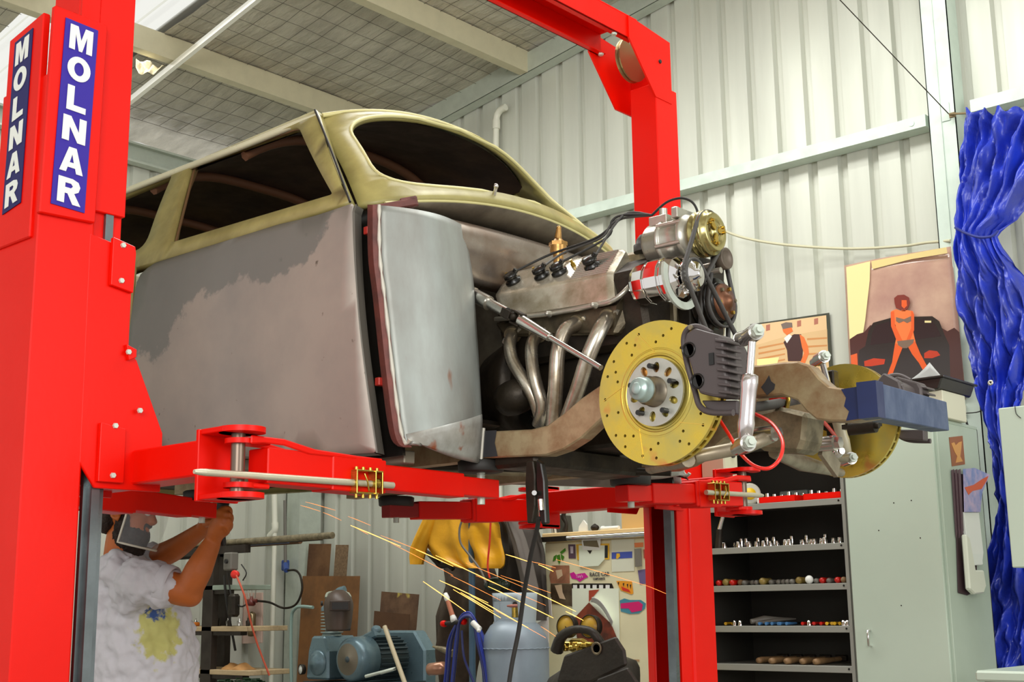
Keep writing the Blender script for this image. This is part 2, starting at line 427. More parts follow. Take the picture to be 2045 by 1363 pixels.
# ================================================================== TWO POST LIFT
NM = 2.965
lift = thing('vehicle_lift', 'tall bright red two post lift holding the bare car body up in the air', 'car lift', (-3.0, NM, 0))
NVY = mat('violet_sign_ground', flat(40, 8, 150), 0.55); NVD = mat('navy_sign_ground', flat(26, 22, 92), 0.55)
def my(n, mir): return 2*NM-n if mir else n
def pl(pts, mir): return [(p[0], my(p[1], mir), p[2]) for p in pts]
for mir in (0, 1):
    P = 'post'
    # lower C column, folded plate
    mb = MB()
    out = [(-2.877, 1.51), (-2.877, 1.660), (-2.930, 1.690), (-2.938, 1.684), (-2.888, 1.650), (-2.888, 1.521), (-3.089, 1.521), (-3.089, 1.650), (-3.039, 1.684), (-3.047, 1.690), (-3.10, 1.660), (-3.10, 1.51)]
    mb.prism(pl([(a, b, 0.0) for a, b in out], mir), (0, 0, 2.62))
    post = mb.build(P, RED, lift, bevel=0.003)
    # guide channel seen beside the column
    if mir:
        mb = MB(); mb.box((-2.900, 4.192, 0.0), (-2.885, 4.276, 2.55)); mb.build('inner_flange', RED, post, bevel=0.002)
    mb = MB(); mb.box((-2.925, min(my(1.69, mir), my(1.745, mir)), 0.05), (-2.912, max(my(1.69, mir), my(1.745, mir)), 2.42))
    ga, gb = sorted((my(1.700, mir), my(1.722, mir))) if not mir else (4.160, 4.182)
    mb.box((-2.925, ga, 0.05), (-2.890, gb, 2.42))
    mb.build('guide_rail', mat('greased_guide_steel', flat(120, 128, 130), 0.3, 0.8, var=0.3, vscale=8), post)
    mb = MB(); mb.box((-3.085, min(my(1.53, mir), my(1.535, mir)), 0.0), (-2.89, max(my(1.53, mir), my(1.535, mir)), 2.6))
    mb.cyl((-2.99, my(1.60, mir), 0.1), (-2.99, my(1.60, mir), 2.2), 0.03, seg=16)
    mb.build('lifting_ram', CASTD if not mir else REDDK, post)
    mb = MB(); mb.box((-3.2, min(my(1.40, mir), my(1.72, mir)), 0.0), (-2.78, max(my(1.40, mir), my(1.72, mir)), 0.02)); mb.build('base_plate', RED, lift)
    # upper extension
    mb = MB(); y0, y1 = sorted((my(1.60, mir), my(1.752, mir)))
    mb.box((-3.03, y0, 2.2), (-2.90, y1, 3.42)); mb.box((-2.9, y0, 2.2), (-2.877, y0+0.006 if mir else y1, 2.62)) if 0 else None
    mb.build('post_extension', RED, lift, bevel=0.003)
    if not mir:
        mb = MB(); mb.box((-2.9, 1.652, 2.3), (-2.885, 1.752, 3.45)); mb.box((-2.9, 1.60, 2.6), (-2.886, 1.652, 3.45)); mb.build('extension_cover', RED, lift, bevel=0.002)
    # head box: two cheek plates with the cable pulley between
    for sx in (-2.905, -3.11):
        mb = MB(); mb.prism(pl([(sx, 1.64, 3.355), (sx, 1.64, 3.63), (sx, 1.93, 3.655), (sx, 1.93, 3.56), (sx, 1.755, 3.355)], mir), (0.008, 0, 0))
        hp = mb.build('head_plate', RED, lift)
        if sx == -2.905:
            mb = MB(); bolt(mb, (sx+0.008, my(1.72, mir), 3.52), (1, 0, 0), 0.009); mb.build('bolt', BLACK, hp)
    mb = MB(); y0, y1 = sorted((my(1.64, mir), my(1.648, mir))); mb.box((-3.1, y0, 3.36), (-2.9, y1, 3.63)); mb.build('head_back_plate', RED, lift)
    mb = MB(); mb.lathe((-3.03, my(1.755, mir), 3.55), (1, 0, 0), [(0, 0.0), (0, 0.095), (0.006, 0.095), (0.012, 0.085), (0.018, 0.095), (0.024, 0.095), (0.024, 0.0)], 28, smooth=False)
    mb.build('cable_pulley', mat('worn_pulley', flat(150, 130, 90), 0.4, 0.7), lift)
# crossbeam: inverted channel
mb = MB()
mb.box((-3.10, 1.86, 3.655), (-2.905, 4.07, 3.662)); mb.box((-2.912, 1.86, 3.56), (-2.905, 4.07, 3.655)); mb.box((-3.10, 1.86, 3.56), (-3.093, 4.07, 3.655))
mb.box((-2.935, 1.86, 3.56), (-2.905, 4.07, 3.565)); mb.box((-3.10, 1.86, 3.56), (-3.07, 4.07, 3.565))
beam = mb.build('crossbeam', RED, lift, bevel=0.0015)
for q in ((-3.08, 4.05, 3.56), (-2.92, 4.05, 3.56), (-2.92, 3.93, 3.56)):
    mb = MB(); bolt(mb, q, (0, 0, -1), 0.012, 0.008); mb.build('bolt', GALVL, beam)
# sign on the front face of the left post
def ell(rx, ry, n=28): return [(0.5+rx*math.cos(2*PI*i/n), 0.5+ry*math.sin(2*PI*i/n)) for i in range(n)]
GLY = {'M': ([(0, 0), (0, 1), (.34, 1), (.5, .45), (.66, 1), (1, 1), (1, 0), (.75, 0), (.75, .68), (.57, 0), (.43, 0), (.25, .68), (.25, 0)], []),
       'O': (ell(0.5, 0.5), [ell(0.21, 0.27)]), 'L': ([(0, 0), (0, 1), (.36, 1), (.36, .24), (1, .24), (1, 0)], []),
       'N': ([(0, 0), (0, 1), (.33, 1), (.70, .42), (.70, 1), (1, 1), (1, 0), (.67, 0), (.30, .58), (.30, 0)], []),
       'A': ([(0, 0), (.34, 1), (.66, 1), (1, 0), (.72, 0), (.66, .2), (.34, .2), (.28, 0)], [[(.41, .4), (.59, .4), (.5, .74)]]),
       'R': ([(0, 0), (0, 1), (.6, 1), (.85, .92), (.94, .74), (.88, .54), (.7, .44), (1, 0), (.66, 0), (.42, .39), (.3, .39), (.3, 0)], [[(.3, .62), (.3, .80), (.55, .80), (.63, .71), (.55, .62)]])}
def sign(p_tl, p_tr, p_bl, right, ground, letter_w, tag_):
    tl, tr, bl = V(p_tl), V(p_tr), V(p_bl); up = (tl-bl); H = up.length; up.normalize(); rt = (tr-tl); W_ = rt.length; rt.normalize()
    nn = rt.cross(up).normalized()
    mb = MB(); mb.prism([tl, tr, tr-up*H, bl], nn*0.002)
    sg = mb.build('sign_panel', ground, lift)
    allm = MB()
    for i, ch in enumerate('MOLNAR'):
        c = tl+rt*W_*0.5-up*(H*(i+0.5)/6*0.985+0.004)+nn*0.0035
        lw, lh = W_*(0.58 if ch == 'L' else 0.70), H/6*0.80
        ol, hl = GLY[ch]; t = MB(); t.sheet(ol, hl, lambda u, v: V((u, v, 0)), 0.5, False)
        vs = [c+rt*((q.x-0.5)*lw)+up*((q.y-0.5)*lh) for q in t.v]
        allm.add(vs, t.f)
    allm.build('lettering', WHITE, sg, solid=0.0012, off=0)
# covers that carry the signs
mb = MB(); mb.prism([(-2.862, 1.512, 2.80), (-2.862, 1.660, 2.795), (-2.862, 1.655, 2.26), (-2.862, 1.505, 2.255)], (-0.018, 0, 0)); mb.build('front_cover', RED, lift, bevel=0.003)
mb = MB(); mb.prism([(-2.90, 1.502, 2.79), (-3.07, 1.502, 2.765), (-3.07, 1.502, 2.2), (-2.90, 1.502, 2.2)], (0, 0.02, 0)); mb.build('side_cover', RED, lift, bevel=0.003)
sign((-2.861, 1.541, 2.775), (-2.861, 1.632, 2.770), (-2.861, 1.531, 2.283), None, NVY, 0.1, 1)
sign((-3.035, 1.501, 2.747), (-2.945, 1.501, 2.760), (-3.040, 1.501, 2.285), None, NVD, 0.1, 2)

# carriage + arms
def carriage(mir):
    side = mir
    # side profile plate facing the car front
    prof = [(1.65, 2.235), (1.775, 2.215), (1.775, 1.955), (1.80, 1.93), (1.885, 1.75), (1.885, 1.60), (1.70, 1.60), (1.655, 1.66)]
    mb = MB(); mb.prism(pl([(-2.876, a, b) for a, b in prof], mir), (-0.010, 0, 0))
    mb.prism(pl([(-3.11, a, b) for a, b in prof], mir), (0.010, 0, 0))
    y0, y1 = sorted((my(1.755, mir), my(1.765, mir))); mb.box((-3.1, y0, 1.62), (-2.88, y1, 2.2))
    c = mb.build('carriage', RED, lift, bevel=0.002)
    mb = MB()
    mb.prism(pl([(-2.862, a, b) for a, b in ((1.708, 2.235), (1.772, 2.222), (1.775, 2.205), (1.772, 2.10), (1.708, 2.11))], mir), (-0.014, 0, 0))
    mb.build('clamp_plate', RED, c, bevel=0.0015); mb = MB()
    mb.prism(pl([(-2.862, a, b) for a, b in ((1.700, 1.76), (1.770, 1.75), (1.770, 1.615), (1.700, 1.615))], mir), (-0.014, 0, 0))
    mb.build('clamp_plate', RED, c, bevel=0.0015); mb = MB()
    mb.prism(pl([(-2.862, a, b) for a, b in ((1.76, 1.965), (1.79, 1.955), (1.79, 1.935), (1.77, 1.925))], mir), (-0.014, 0, 0))
    mb.build('clamp_plate', RED, c, bevel=0.0015)
    for a, b in ((1.735, 2.218), (1.735, 2.125), (1.765, 1.945), (1.805, 1.80), (1.738, 1.755), (1.738, 1.632)):
        mb = MB(); bolt(mb, (-2.862, my(a, mir), b), (1, 0, 0), 0.0075); mb.build('bolt', GALVL, c)
    mb = MB(); mb.tube([V(q) for q in pl([(-2.93, 1.785, 2.21), (-2.93, 1.785, 1.95), (-2.93, 1.80, 1.93), (-2.93, 1.895, 1.74)], mir)], 0.014, 12)
    mb.tube([V(q) for q in pl([(-3.05, 1.785, 2.21), (-3.05, 1.785, 1.95), (-3.05, 1.80, 1.93), (-3.05, 1.895, 1.74)], mir)], 0.014, 12)
    mb.build('door_bumper', DGREY, c)
    # cross box that carries the arm brackets
    y0, y1 = sorted((my(1.80, mir), my(1.90, mir)))
    mb = MB(); mb.box((-3.42, y0, 1.615), (-2.60, y1, 1.70)); mb.build('cross_box', RED, c, bevel=0.004)
    for sx, dr in ((-2.60, 1), (-3.42, -1)):
        mb = MB(); ya, yb = sorted((my(1.795, mir), my(1.915, mir)))
        mb.box((min(sx, sx+dr*0.012), ya, 1.555), (max(sx, sx+dr*0.012), yb, 1.725))
        for z in (1.712, 1.558):
            mb.box((min(sx, sx+dr*0.10), ya+0.005, z), (max(sx, sx+dr*0.10), yb-0.005, z+0.013))
            mb.cyl((sx+dr*0.10, (ya+yb)/2, z), (sx+dr*0.10, (ya+yb)/2, z+0.013), 0.055, seg=24)
        mb.build('arm_bracket', RED, c, bevel=0.002)
        mb = MB(); mb.cyl((sx+dr*0.085, (ya+yb)/2, 1.56), (sx+dr*0.085, (ya+yb)/2, 1.73), 0.017, seg=16); mb.build('pivot_pin', mat('worn_pin_steel', flat(120, 104, 92), 0.35, 0.7), c)
for mir in (0, 1):
    n_before = set(bpy.data.objects)
    carriage(mir)
    if mir:
        for o in bpy.data.objects:
            if o not in n_before and o.name.startswith('carriage'): o.location.z += 0.06
def arm(piv, tip, padz=1.70, brace=True, tipdark=None):
    """box section arm from pivot to tip (points on the arm's centre line)"""
    piv, tip = V(piv), V(tip); d = (tip-piv); L = d.length; d.normalize(); a = V((0, 0, 1)).cross(d).normalized()
    up = V((0, 0, 1))
    mb = MB(); mb.bar(piv+d*0.055, piv+d*(L*0.52), 0.075, 0.085, up); mb.bar(piv+d*(L*0.3), piv+d*(L*0.50), 0.082, 0.092, up)
    for zz_ in (-0.056, 0.048): mb.cyl(piv+up*zz_, piv+up*(zz_+0.012), 0.036, seg=20); mb.bar(piv+up*(zz_+0.006), piv+d*0.07+up*(zz_+0.006), 0.06, 0.012, up)
    # raised gusset
    for k in (-1, 1):
        q = piv+a*k*0.036
        mb.prism([q-d*0.0+up*0.045, q+d*0.0+up*0.066, q+d*0.10+up*0.066, q+d*0.20+up*0.050, q+d*0.34+up*0.046, q+d*0.34+up*0.036, q+d*0.18+up*0.036, q+d*0.10+up*0.050, q+d*0.04+up*0.05], a*k*0.006)
    am = mb.build('arm', RED, lift, bevel=0.003)
    mb = MB(); mb.bar(piv+d*(L*0.45), piv+d*(L*0.88), 0.062, 0.066, up); ext = mb.build('arm_extension', RED, am, bevel=0.003)
    mb = MB(); mb.bar(piv+d*(L*0.82), tip+d*0.05, 0.052, 0.052, up)
    mb.build('arm_tip', REDDK if tipdark else RED, am, bevel=0.002)
    mb = MB(); mb.cyl(tip-up*0.045, V((tip.x, tip.y, padz-0.028)), 0.011, seg=14)
    z = tip.z
    while z < padz-0.03: mb.lathe((tip.x, tip.y, z), (0, 0, 1), [(0, 0.011), (0.002, 0.013), (0.004, 0.011)], 12); z += 0.006
    mb.build('pad_screw', GALV, am)
    mb = MB(); mb.lathe((tip.x, tip.y, padz-0.034), (0, 0, 1), [(0, 0.02), (0, 0.062), (0.003, 0.065), (0.03, 0.067), (0.034, 0.060), (0.034, 0.02)], 28); mb.build('lift_pad', BLACK, am)
    return am
A1 = arm((-2.515, 1.86, 1.64), (-2.54, 2.72, 1.635), 1.715)
A2 = arm((-3.50, 1.86, 1.655), (-3.80, 2.66, 1.645), 1.71)
A3 = arm((-2.515, 2*NM-1.86, 1.69), (-2.50, 3.38, 1.655), 1.715)
A4 = arm((-3.50, 2*NM-1.86, 1.69), (-3.55, 3.34, 1.66), 1.71, tipdark=1)
# locking rods with gold latch hardware
NEWL = 1
def lock(p0, p1, q, am):
    p0, p1 = V(p0), V(p1); d = (p1-p0).normalized()
    mb = MB(); mb.cyl(p0, p1, 0.0085, seg=14); mb.tube([p0-d*0.03, p0-d*0.015, p0], [0.005, 0.0075, 0.0085], 10); mb.build('locking_rod', mat('dull_zinc_rod', flat(206, 200, 176), 0.4, 0.5, var=0.15, vscale=12), am)
    c = V(q); up = V((0, 0, 1)); a, _ = frame(d)
    if a.dot(V((1, -1, 0))) < 0: a = -a
    mb = MB()
    mb.prism([c-d*0.045-up*0.028, c-d*0.045+up*0.028, c-d*0.041+up*0.028, c-d*0.041-up*0.028], a*0.03)
    mb.prism([c+d*0.045-up*0.028, c+d*0.045+up*0.028, c+d*0.041+up*0.028, c+d*0.041-up*0.028], a*0.03)
    mb.prism([c+d*0.015-up*0.03, c+d*0.015+up*0.03, c+d*0.019+up*0.03, c+d*0.019-up*0.03], a*0.034)
    mb.prism([c-d*0.045+up*0.026, c+d*0.045+up*0.026, c+d*0.045+up*0.03, c-d*0.045+up*0.03], a*0.03)
    mb.prism([c-d*0.045-up*0.03, c+d*0.03-up*0.03, c+d*0.03-up*0.026, c-d*0.045-up*0.026], a*0.03)
    mb.prism([c-d*0.03-up*0.02, c+d*0.03-up*0.02, c+d*0.03+up*0.02, c-d*0.03+up*0.02], a*0.004)
    for t in (-0.035, -0.012, 0.012, 0.035):
        mb.cyl(c+d*t+a*0.015+up*0.028, c+d*t+a*0.015+up*0.038, 0.005, seg=8); mb.cyl(c+d*t+a*0.015-up*0.028, c+d*t+a*0.015-up*0.040, 0.0045, seg=8)
    for t in range(7): 
        an = t*0.9; mb.tube([c+d*(0.02+t*0.003)+a*(0.015+0.011*math.cos(x))+up*0.011*math.sin(x) for x in [k*PI/4 for k in range(8)]], 0.0014, 5, closed=True)
    mb.tube([c-d*0.02+a*0.03+up*0.02, c-d*0.015+a*0.036, c-d*0.005+a*0.03-up*0.022], 0.0025, 6)
    mb.build('arm_latch', GOLD, am, bevel=0.0008)
lock(at(410, 944, s=-2.475), at(785, 970, s=-2.475), at(724, 965, s=-2.49), A1)
lock(at(1515, 990, s=-2.44), at(1410, 984, s=-2.44), at(1428, 984, s=-2.46), A3)
# ================================================================== CAR BODY ON ITS CHASSIS
NC = 3.0
car = thing('car', 'bare steel and olive two door hot rod body without wheels, raised on the lift', 'car', (-3.0, NC, 1.66))
def mr(p, far): p = V(p); return V((p.x, 2*NC-p.y, p.z)) if far else p
def lerp(a, b, t): return a+(b-a)*t
def WB(u): return V((-2.63+0.08*(1-u*u), NC+0.63*u, 2.42+0.09*(1-u*u)))       # windscreen base / cowl lip
def WT(u): return V((-3.02+0.09*(1-abs(u)**2.2), NC+0.49*u, 2.825+0.075*(1-abs(u)**2.4)))   # roof header
def WS_(u, v):
    b, t = WB(u), WT(u); p = b.lerp(t, v); p += V((0.05, 0, 0.035))*math.sin(PI*v)*(1-0.7*u*u)
    # roll the edges of the pillars back
    k = max(0, abs(u)-0.86)/0.14
    p.x -= 0.05*k*k
    return p
def sup(cu, cv, ru, rv, e, n=44, v0=None):
    out = []
    for i in range(n):
        a = 2*PI*i/n; c, s = math.cos(a), math.sin(a)
        out.append((cu+ru*math.copysign(abs(c)**(2/e), c), cv+rv*math.copysign(abs(s)**(2/e), s)))
    return out
hole = [(p[0]*(1.0+0.0*p[1]), p[1]) for p in sup(0, 0.505, 0.915, 0.415, 5.0, 60)]
mb = MB(); mb.sheet([(-1, 0), (1, 0), (1, 1), (-1, 1)], [hole], lambda u, v: WS_(u, v), 0.07)
mb.build('windscreen_frame', OLIVE, car, solid=0.02, weld=True, off=0)
# inner step of the windscreen opening and its pale lip
mb = MB(); loop = [WS_(p[0]*1.01, 0.50+(p[1]-0.50)*1.015) for p in hole]
mb.tube([p+V((0.004, 0, 0.004)) for p in loop], 0.007, 8, closed=True)
mb.build('windscreen_lip', mat('olive_edge', flat(206, 198, 140), 0.4), car)
mb = MB(); loop2 = [WS_(p[0]*1.08, 0.50+(p[1]-0.50)*1.13) for p in hole]
mb.tube([p+V((0.0, 0, 0.002)) for p in loop2], 0.006, 8, closed=True); mb.build('windscreen_bead', OLIVE, car)
# roof skin with crown and rolled drip rail
def RF(s_t, u):
    f = WT(u); sb = -5.05+0.15*u*u; x = lerp(f.x, sb, s_t)
    hw = 0.49+0.015*math.sin(PI*s_t)-0.06*max(0, s_t-0.8)*5*0.4
    z = 2.828+0.15*(1-abs(u)**3)*(min(1, s_t*4+0.5))-0.10*max(0, s_t-0.75)**2*16
    z = max(z, 0) if s_t > 0 else f.z
    y = NC+hw*u
    if s_t < 0.25: k = s_t/0.25; k = k*k*(3-2*k); z = lerp(f.z+0.01, 2.828+0.15*(1-abs(u)**3), k); 
    return V((x, y, z))
P = [[RF(i/24, -1+2*j/28) for j in range(29)] for i in range(25)]
MB().grid(P, flip=False).build('roof', OLIVEL, car, solid=0.004, weld=False)
P = [[RF(i/24, (-1+2*j/28)*0.97)-V((0, 0, 0.03)) for j in range(29)] for i in range(25)]
MB().grid(P, flip=True).build('headliner', LINER, car)
for st in (0.22, 0.5, 0.78):
    mb = MB(); mb.tube([RF(st, (-1+2*j/20)*0.96)-V((0, 0, 0.045)) for j in range(21)], 0.018, 6); mb.build('roof_bow', mat('brown_roof_bow', flat(104, 66, 40), 0.7), car)
for far in (0, 1):
    mb = MB(); pts = [RF(i/24, 1 if far else -1)+V((0, 0.012 if far else -0.012, -0.008)) for i in range(25)]
    mb.tube(pts, 0.012, 8); mb.build('drip_rail', OLIVEL, car)
mb = MB(); mb.tube([WT(-1+2*i/30)+V((0.004, 0, 0.006)) for i in range(31)], 0.008, 8); mb.build('header_bead', mat('olive_edge', (0.6, 0.55, 0.3)), car)
# side frames: (s,h) -> 3-D with tumblehome
def SN(s, h):
    t = max(0, min(1, (h-2.42)/0.42)); n = 2.325+0.185*t+0.01*math.sin(PI*t)*-1
    n += 0.10*max(0, (-4.1-s))**2*1.4
    return n
def rnd_poly(pts, r, k=5):
    out = []; n = len(pts)
    for i in range(n):
        p0, p, p1 = V(pts[i-1]), V(pts[i]), V(pts[(i+1) % n]); rr = r[i] if isinstance(r, (list, tuple)) else r
        a = p+(p0-p).normalized()*rr; b = p+(p1-p).normalized()*rr
        for j in range(k+1):
            t = j/k; q = a*(1-t)**2+p*2*t*(1-t)+b*t*t; out.append((q.x, q.y))
    return out
outer = [(-2.655, 2.415), (-3.03, 2.845), (-5.0, 2.80), (-5.05, 2.40), (-3.7, 2.425)]
win1 = rnd_poly([(-2.745, 2.462), (-3.105, 2.812), (-3.70, 2.832), (-3.565, 2.482)], [0.012, 0.05, 0.02, 0.02])
win2 = rnd_poly([(-3.72, 2.50), (-3.79, 2.815), (-4.65, 2.79), (-4.6, 2.48)], [0.06, 0.04, 0.1, 0.1])
for far in (0, 1):
    fn = lambda s, h: mr((s, SN(s, h), h), far)
    mb = MB(); mb.sheet(outer, [win1, win2], fn, 0.05)
    mb.build('window_frame', OLIVE, car, solid=0.03, weld=True, off=0)
    mb = MB(); mb.tube([fn(a+0.005, b)-V((0, -0.004 if not far else 0.004, 0)) for a, b in win1], 0.005, 6, closed=True)
    mb.tube([mr((a, SN(a, b)+0.02, b), far) for a, b in [(-3.61, 2.49), (-3.66, 2.62), (-3.705, 2.82)]], 0.008, 6)
    mb.build('window_channel', mat('brown_channel', flat(112, 84, 52), 0.6), car)
    # rear quarter below the belt
    qo = [(-3.70, 2.425), (-5.05, 2.40), (-5.15, 2.1), (-5.1, 1.82), (-3.70, 1.80)]
    mb = MB(); mb.sheet(qo, [], lambda s, h: mr((s, 2.30-0.015*math.sin(PI*(h-1.8)/0.65)+0.14*max(0, -4.1-s)**2, h), far), 0.08)
    mb.build('quarter_panel', OLIVE, car, solid=0.004, weld=True, off=0)
# A pillar shut line
mb = MB(); mb.tube([(-2.652, 2.312, 2.42), (-2.84, 2.40, 2.64), (-3.035, 2.495, 2.85)], 0.004, 6, sub=6); mb.build('door_shut_line', BLACK, car)
# rear closing panel and floor: the far part of the shell
P = [[V((-5.08-0.10*math.sin(PI*i/8)+0.1*(abs(-1+2*j/10))**3, NC+(-1+2*j/10)*(0.62-0.12*(i/8)), 1.82+0.98*i/8)) for j in range(11)] for i in range(9)]
MB().grid(P).build('tail_panel', OLIVE, car, solid=0.004)
MB().box((-5.05, 2.36, 1.84), (-2.62, 3.64, 1.852)).build('floor_pan', CASTD, car)
# door skin
def DN(s, h):
    t = (h-1.7)/0.74; return 2.298-0.022*math.sin(PI*max(0, min(1, t)))+0.045*max(0, (t-0.93))/0.07*0.6
dout = rnd_poly([(-2.522, 1.703), (-2.548, 1.90), (-2.590, 2.18), (-2.628, 2.412), (-2.80, 2.408), (-3.09, 2.432), (-3.45, 2.438), (-3.685, 2.425), (-3.70, 2.1), (-3.68, 1.81), (-3.35, 1.765), (-3.06, 1.738), (-2.8, 1.714)],
                [0.012, 0.05, 0.05, 0.02, 0.05, 0.05, 0.05, 0.09, 0.05, 0.05, 0.05, 0.05, 0.05])
DOORM = mat('scuffed_door_steel', flat(168, 156, 146), 0.5, 0.25, col2=flat(146, 140, 134), vscale=1.9, bump=0.06, bscale=22, bdist=0.002, spots=(flat(96, 84, 72), 26, 0.71))
nt = DOORM.node_tree; bs_ = nt.nodes['Principled BSDF']; old = bs_.inputs['Base Color'].links[0].from_socket
tc_ = nt.nodes.new('ShaderNodeTexCoord'); sx_ = nt.nodes.new('ShaderNodeSeparateXYZ'); nt.links.new(tc_.outputs['Object'], sx_.inputs[0])
nz_ = nt.nodes.new('ShaderNodeTexNoise'); nz_.inputs['Scale'].default_value = 2.3; nz_.inputs['Detail'].default_value = 8; nz_.inputs['Roughness'].default_value = 0.62; nt.links.new(tc_.outputs['Object'], nz_.inputs[0])
m1_ = nt.nodes.new('ShaderNodeMath'); m1_.operation = 'MULTIPLY_ADD'; nt.links.new(nz_.outputs[0], m1_.inputs[0]); m1_.inputs[1].default_value = 0.75; nt.links.new(sx_.outputs[2], m1_.inputs[2])
m2_ = nt.nodes.new('ShaderNodeMath'); m2_.operation = 'MULTIPLY_ADD'; nt.links.new(sx_.outputs[0], m2_.inputs[0]); m2_.inputs[1].default_value = -0.16; nt.links.new(m1_.outputs[0], m2_.inputs[2])
mr_ = nt.nodes.new('ShaderNodeMapRange'); nt.links.new(m2_.outputs[0], mr_.inputs[0]); mr_.inputs[1].default_value = 1.03; mr_.inputs[2].default_value = 1.05; mr_.inputs[3].default_value = 0.0; mr_.inputs[4].default_value = 0.85
mx_ = nt.nodes.new('ShaderNodeMix'); mx_.data_type = 'RGBA'; nt.links.new(mr_.outputs[0], mx_.inputs[0]); nt.links.new(old, mx_.inputs[6]); mx_.inputs[7].default_value = (*flat(118, 118, 114), 1); nt.links.new(mx_.outputs[2], bs_.inputs['Base Color'])
for far in (0, 1):
    mb = MB(); mb.sheet(dout, [], lambda s, h: mr((s, DN(s, h), h), far), 0.06); d = mb.build('door', DOORM, car, solid=0.006, weld=True, off=-1)
    if not far:
        edge = [(-2.522, 1.703), (-2.548, 1.90), (-2.590, 2.18), (-2.622, 2.405)]
        ee, _ = spline([V((a, 0, b)) for a, b in edge], [0]*4, 6)
        P = [[V((e.x-0.001, DN(e.x, e.z)+0.002, e.z)), V((e.x+0.003, DN(e.x, e.z)+0.005, e.z)), V((e.x-0.004, DN(e.x, e.z)+0.009, e.z)), V((e.x-0.02, DN(e.x, e.z)+0.05, e.z))] for e in ee]
        MB().grid(P, smooth=False).build('door_edge', mat('cut_steel_edge', flat(96, 92, 84), 0.5, 0.2), d)
        be, _ = spline([V((a, 0, b)) for a, b in [(-2.53, 1.703), (-2.8, 1.714), (-3.06, 1.738), (-3.35, 1.765), (-3.66, 1.81)]], [0]*5, 6)
        P = [[V((e.x, DN(e.x, e.z)+0.001, e.z)), V((e.x, DN(e.x, e.z)+0.03, e.z-0.004))] for e in be]
        MB().grid(P, smooth=False).build('door_underlip', STEEL, d)
# dark jamb behind the door gap
for far in (0, 1):
    mb = MB(); mb.prism([mr(q, far) for q in [(-2.50, 2.375, 1.70), (-2.575, 2.375, 2.40), (-2.75, 2.375, 2.42), (-2.70, 2.375, 1.70)]], (0, -0.01 if far else 0.01, 0)); mb.build('door_jamb', BLKGL, car)
# hinge pillar in red oxide
Lc = [V((-2.560, 2.335, 2.395)), V((-2.556, 2.335, 2.25)), V((-2.545, 2.345, 2.125)), V((-2.513, 2.35, 1.90)), V((-2.483, 2.352, 1.75)), V((-2.455, 2.355, 1.715))]
Lc, _ = spline(Lc, [0]*6, 5)
for far in (0, 1):
    P = [[mr(p+V((-0.040, 0.012, 0.01)), far), mr(p+V((-0.034, -0.006, 0.008)), far), mr(p+V((-0.008, -0.012, 0)), far), mr(p+V((0, 0, 0)), far), mr(p+V((0.002, 0.006, 0)), far)] for p in Lc]
    hp = MB().grid(P, smooth=False).build('hinge_pillar', OXIDE, car, solid=0.003)
    if not far:
        for q in ((-2.602, 2.34, 2.33), (-2.555, 2.345, 1.90)):
            mb = MB(); mb.cbox(q, (0.018, 0.03, 0.022)); mb.build('hinge_tab', mat('red_tab', flat(176, 44, 34), 0.5), hp, bevel=0.002)
# cowl side panel
rp = [(2.43, -2.560), (2.24, -2.522), (2.03, -2.505), (1.81, -2.490), (1.72, -2.500)]
def RC(t):
    z = lerp(2.40, 1.70, t); s = None
    for (z0, s0), (z1, s1) in zip(rp, rp[1:]):
        if z >= z1 or (z1, s1) == rp[-1]: s = lerp(s0, s1, (z0-z)/(z0-z1)); break
    return V((s, 2.675, z))
def LCf(t):
    x = t*(len(Lc)-1); i = min(int(x), len(Lc)-2); return Lc[i].lerp(Lc[i+1], x-i)
COWLM = mat('welded_cowl_steel', flat(164, 170, 166), 0.42, 0.4, col2=flat(136, 134, 128), vscale=3.0, stretch=(1, 1.5, 0.5), bump=0.10, bscale=26, bdist=0.002, spots=(flat(140, 104, 86), 9, 0.68))
def CP(t, k):
    a, b = LCf(t), RC(t); p = a.lerp(b, k); tt = max(0, (t-0.8)/0.2); p.x += 0.05*math.sin(PI*k)**0.85*(1-0.75*tt) if 0 < k < 1 else 0; p.z -= 0.012*math.sin(PI*k)*tt
    # rounded lower corner
    if t > 0.9: p.z = lerp(p.z, p.z+0.02*(1-k)*(t-0.9)/0.1, 1)
    return p
for far in (0, 1):
    P = [[mr(CP(i/28, j/16), far) for j in range(17)] for i in range(29)]
    cp = MB().grid(P, flip=not far).build('cowl_side_panel', COWLM, car, solid=0.004)
    P = [[mr(CP(lerp(0.80, 0.995, i/6), lerp(0.03, 0.97, j/14))+V((0.004, -0.001, 0)), far) for j in range(15)] for i in range(7)]
    MB().grid(P, flip=not far).build('patch_panel', mat('rusty_patch', flat(188, 190, 186), 0.45, 0.3, col2=flat(150, 146, 138), vscale=9, spots=(flat(160, 92, 62), 12, 0.6), bump=0.2, bscale=40, bdist=0.002), cp, solid=0.003)
    mb = MB(); mb.tube([mr(CP(i/28, 0.0)+V((0.004, -0.001, 0)), far) for i in range(29)], [0.005+0.002*math.sin(i*2.1) for i in range(29)], 6)
    mb.build('weld_seam', mat('weld_white', flat(196, 192, 180), 0.5, 0.3), cp)
    mb = MB(); mb.tube([mr(CP(i/28, 1.0)+V((0.002, 0.002, 0)), far) for i in range(24, 29)], 0.006, 6); mb.build('weld_seam', mat('weld_white', (0, 0, 0)), cp)
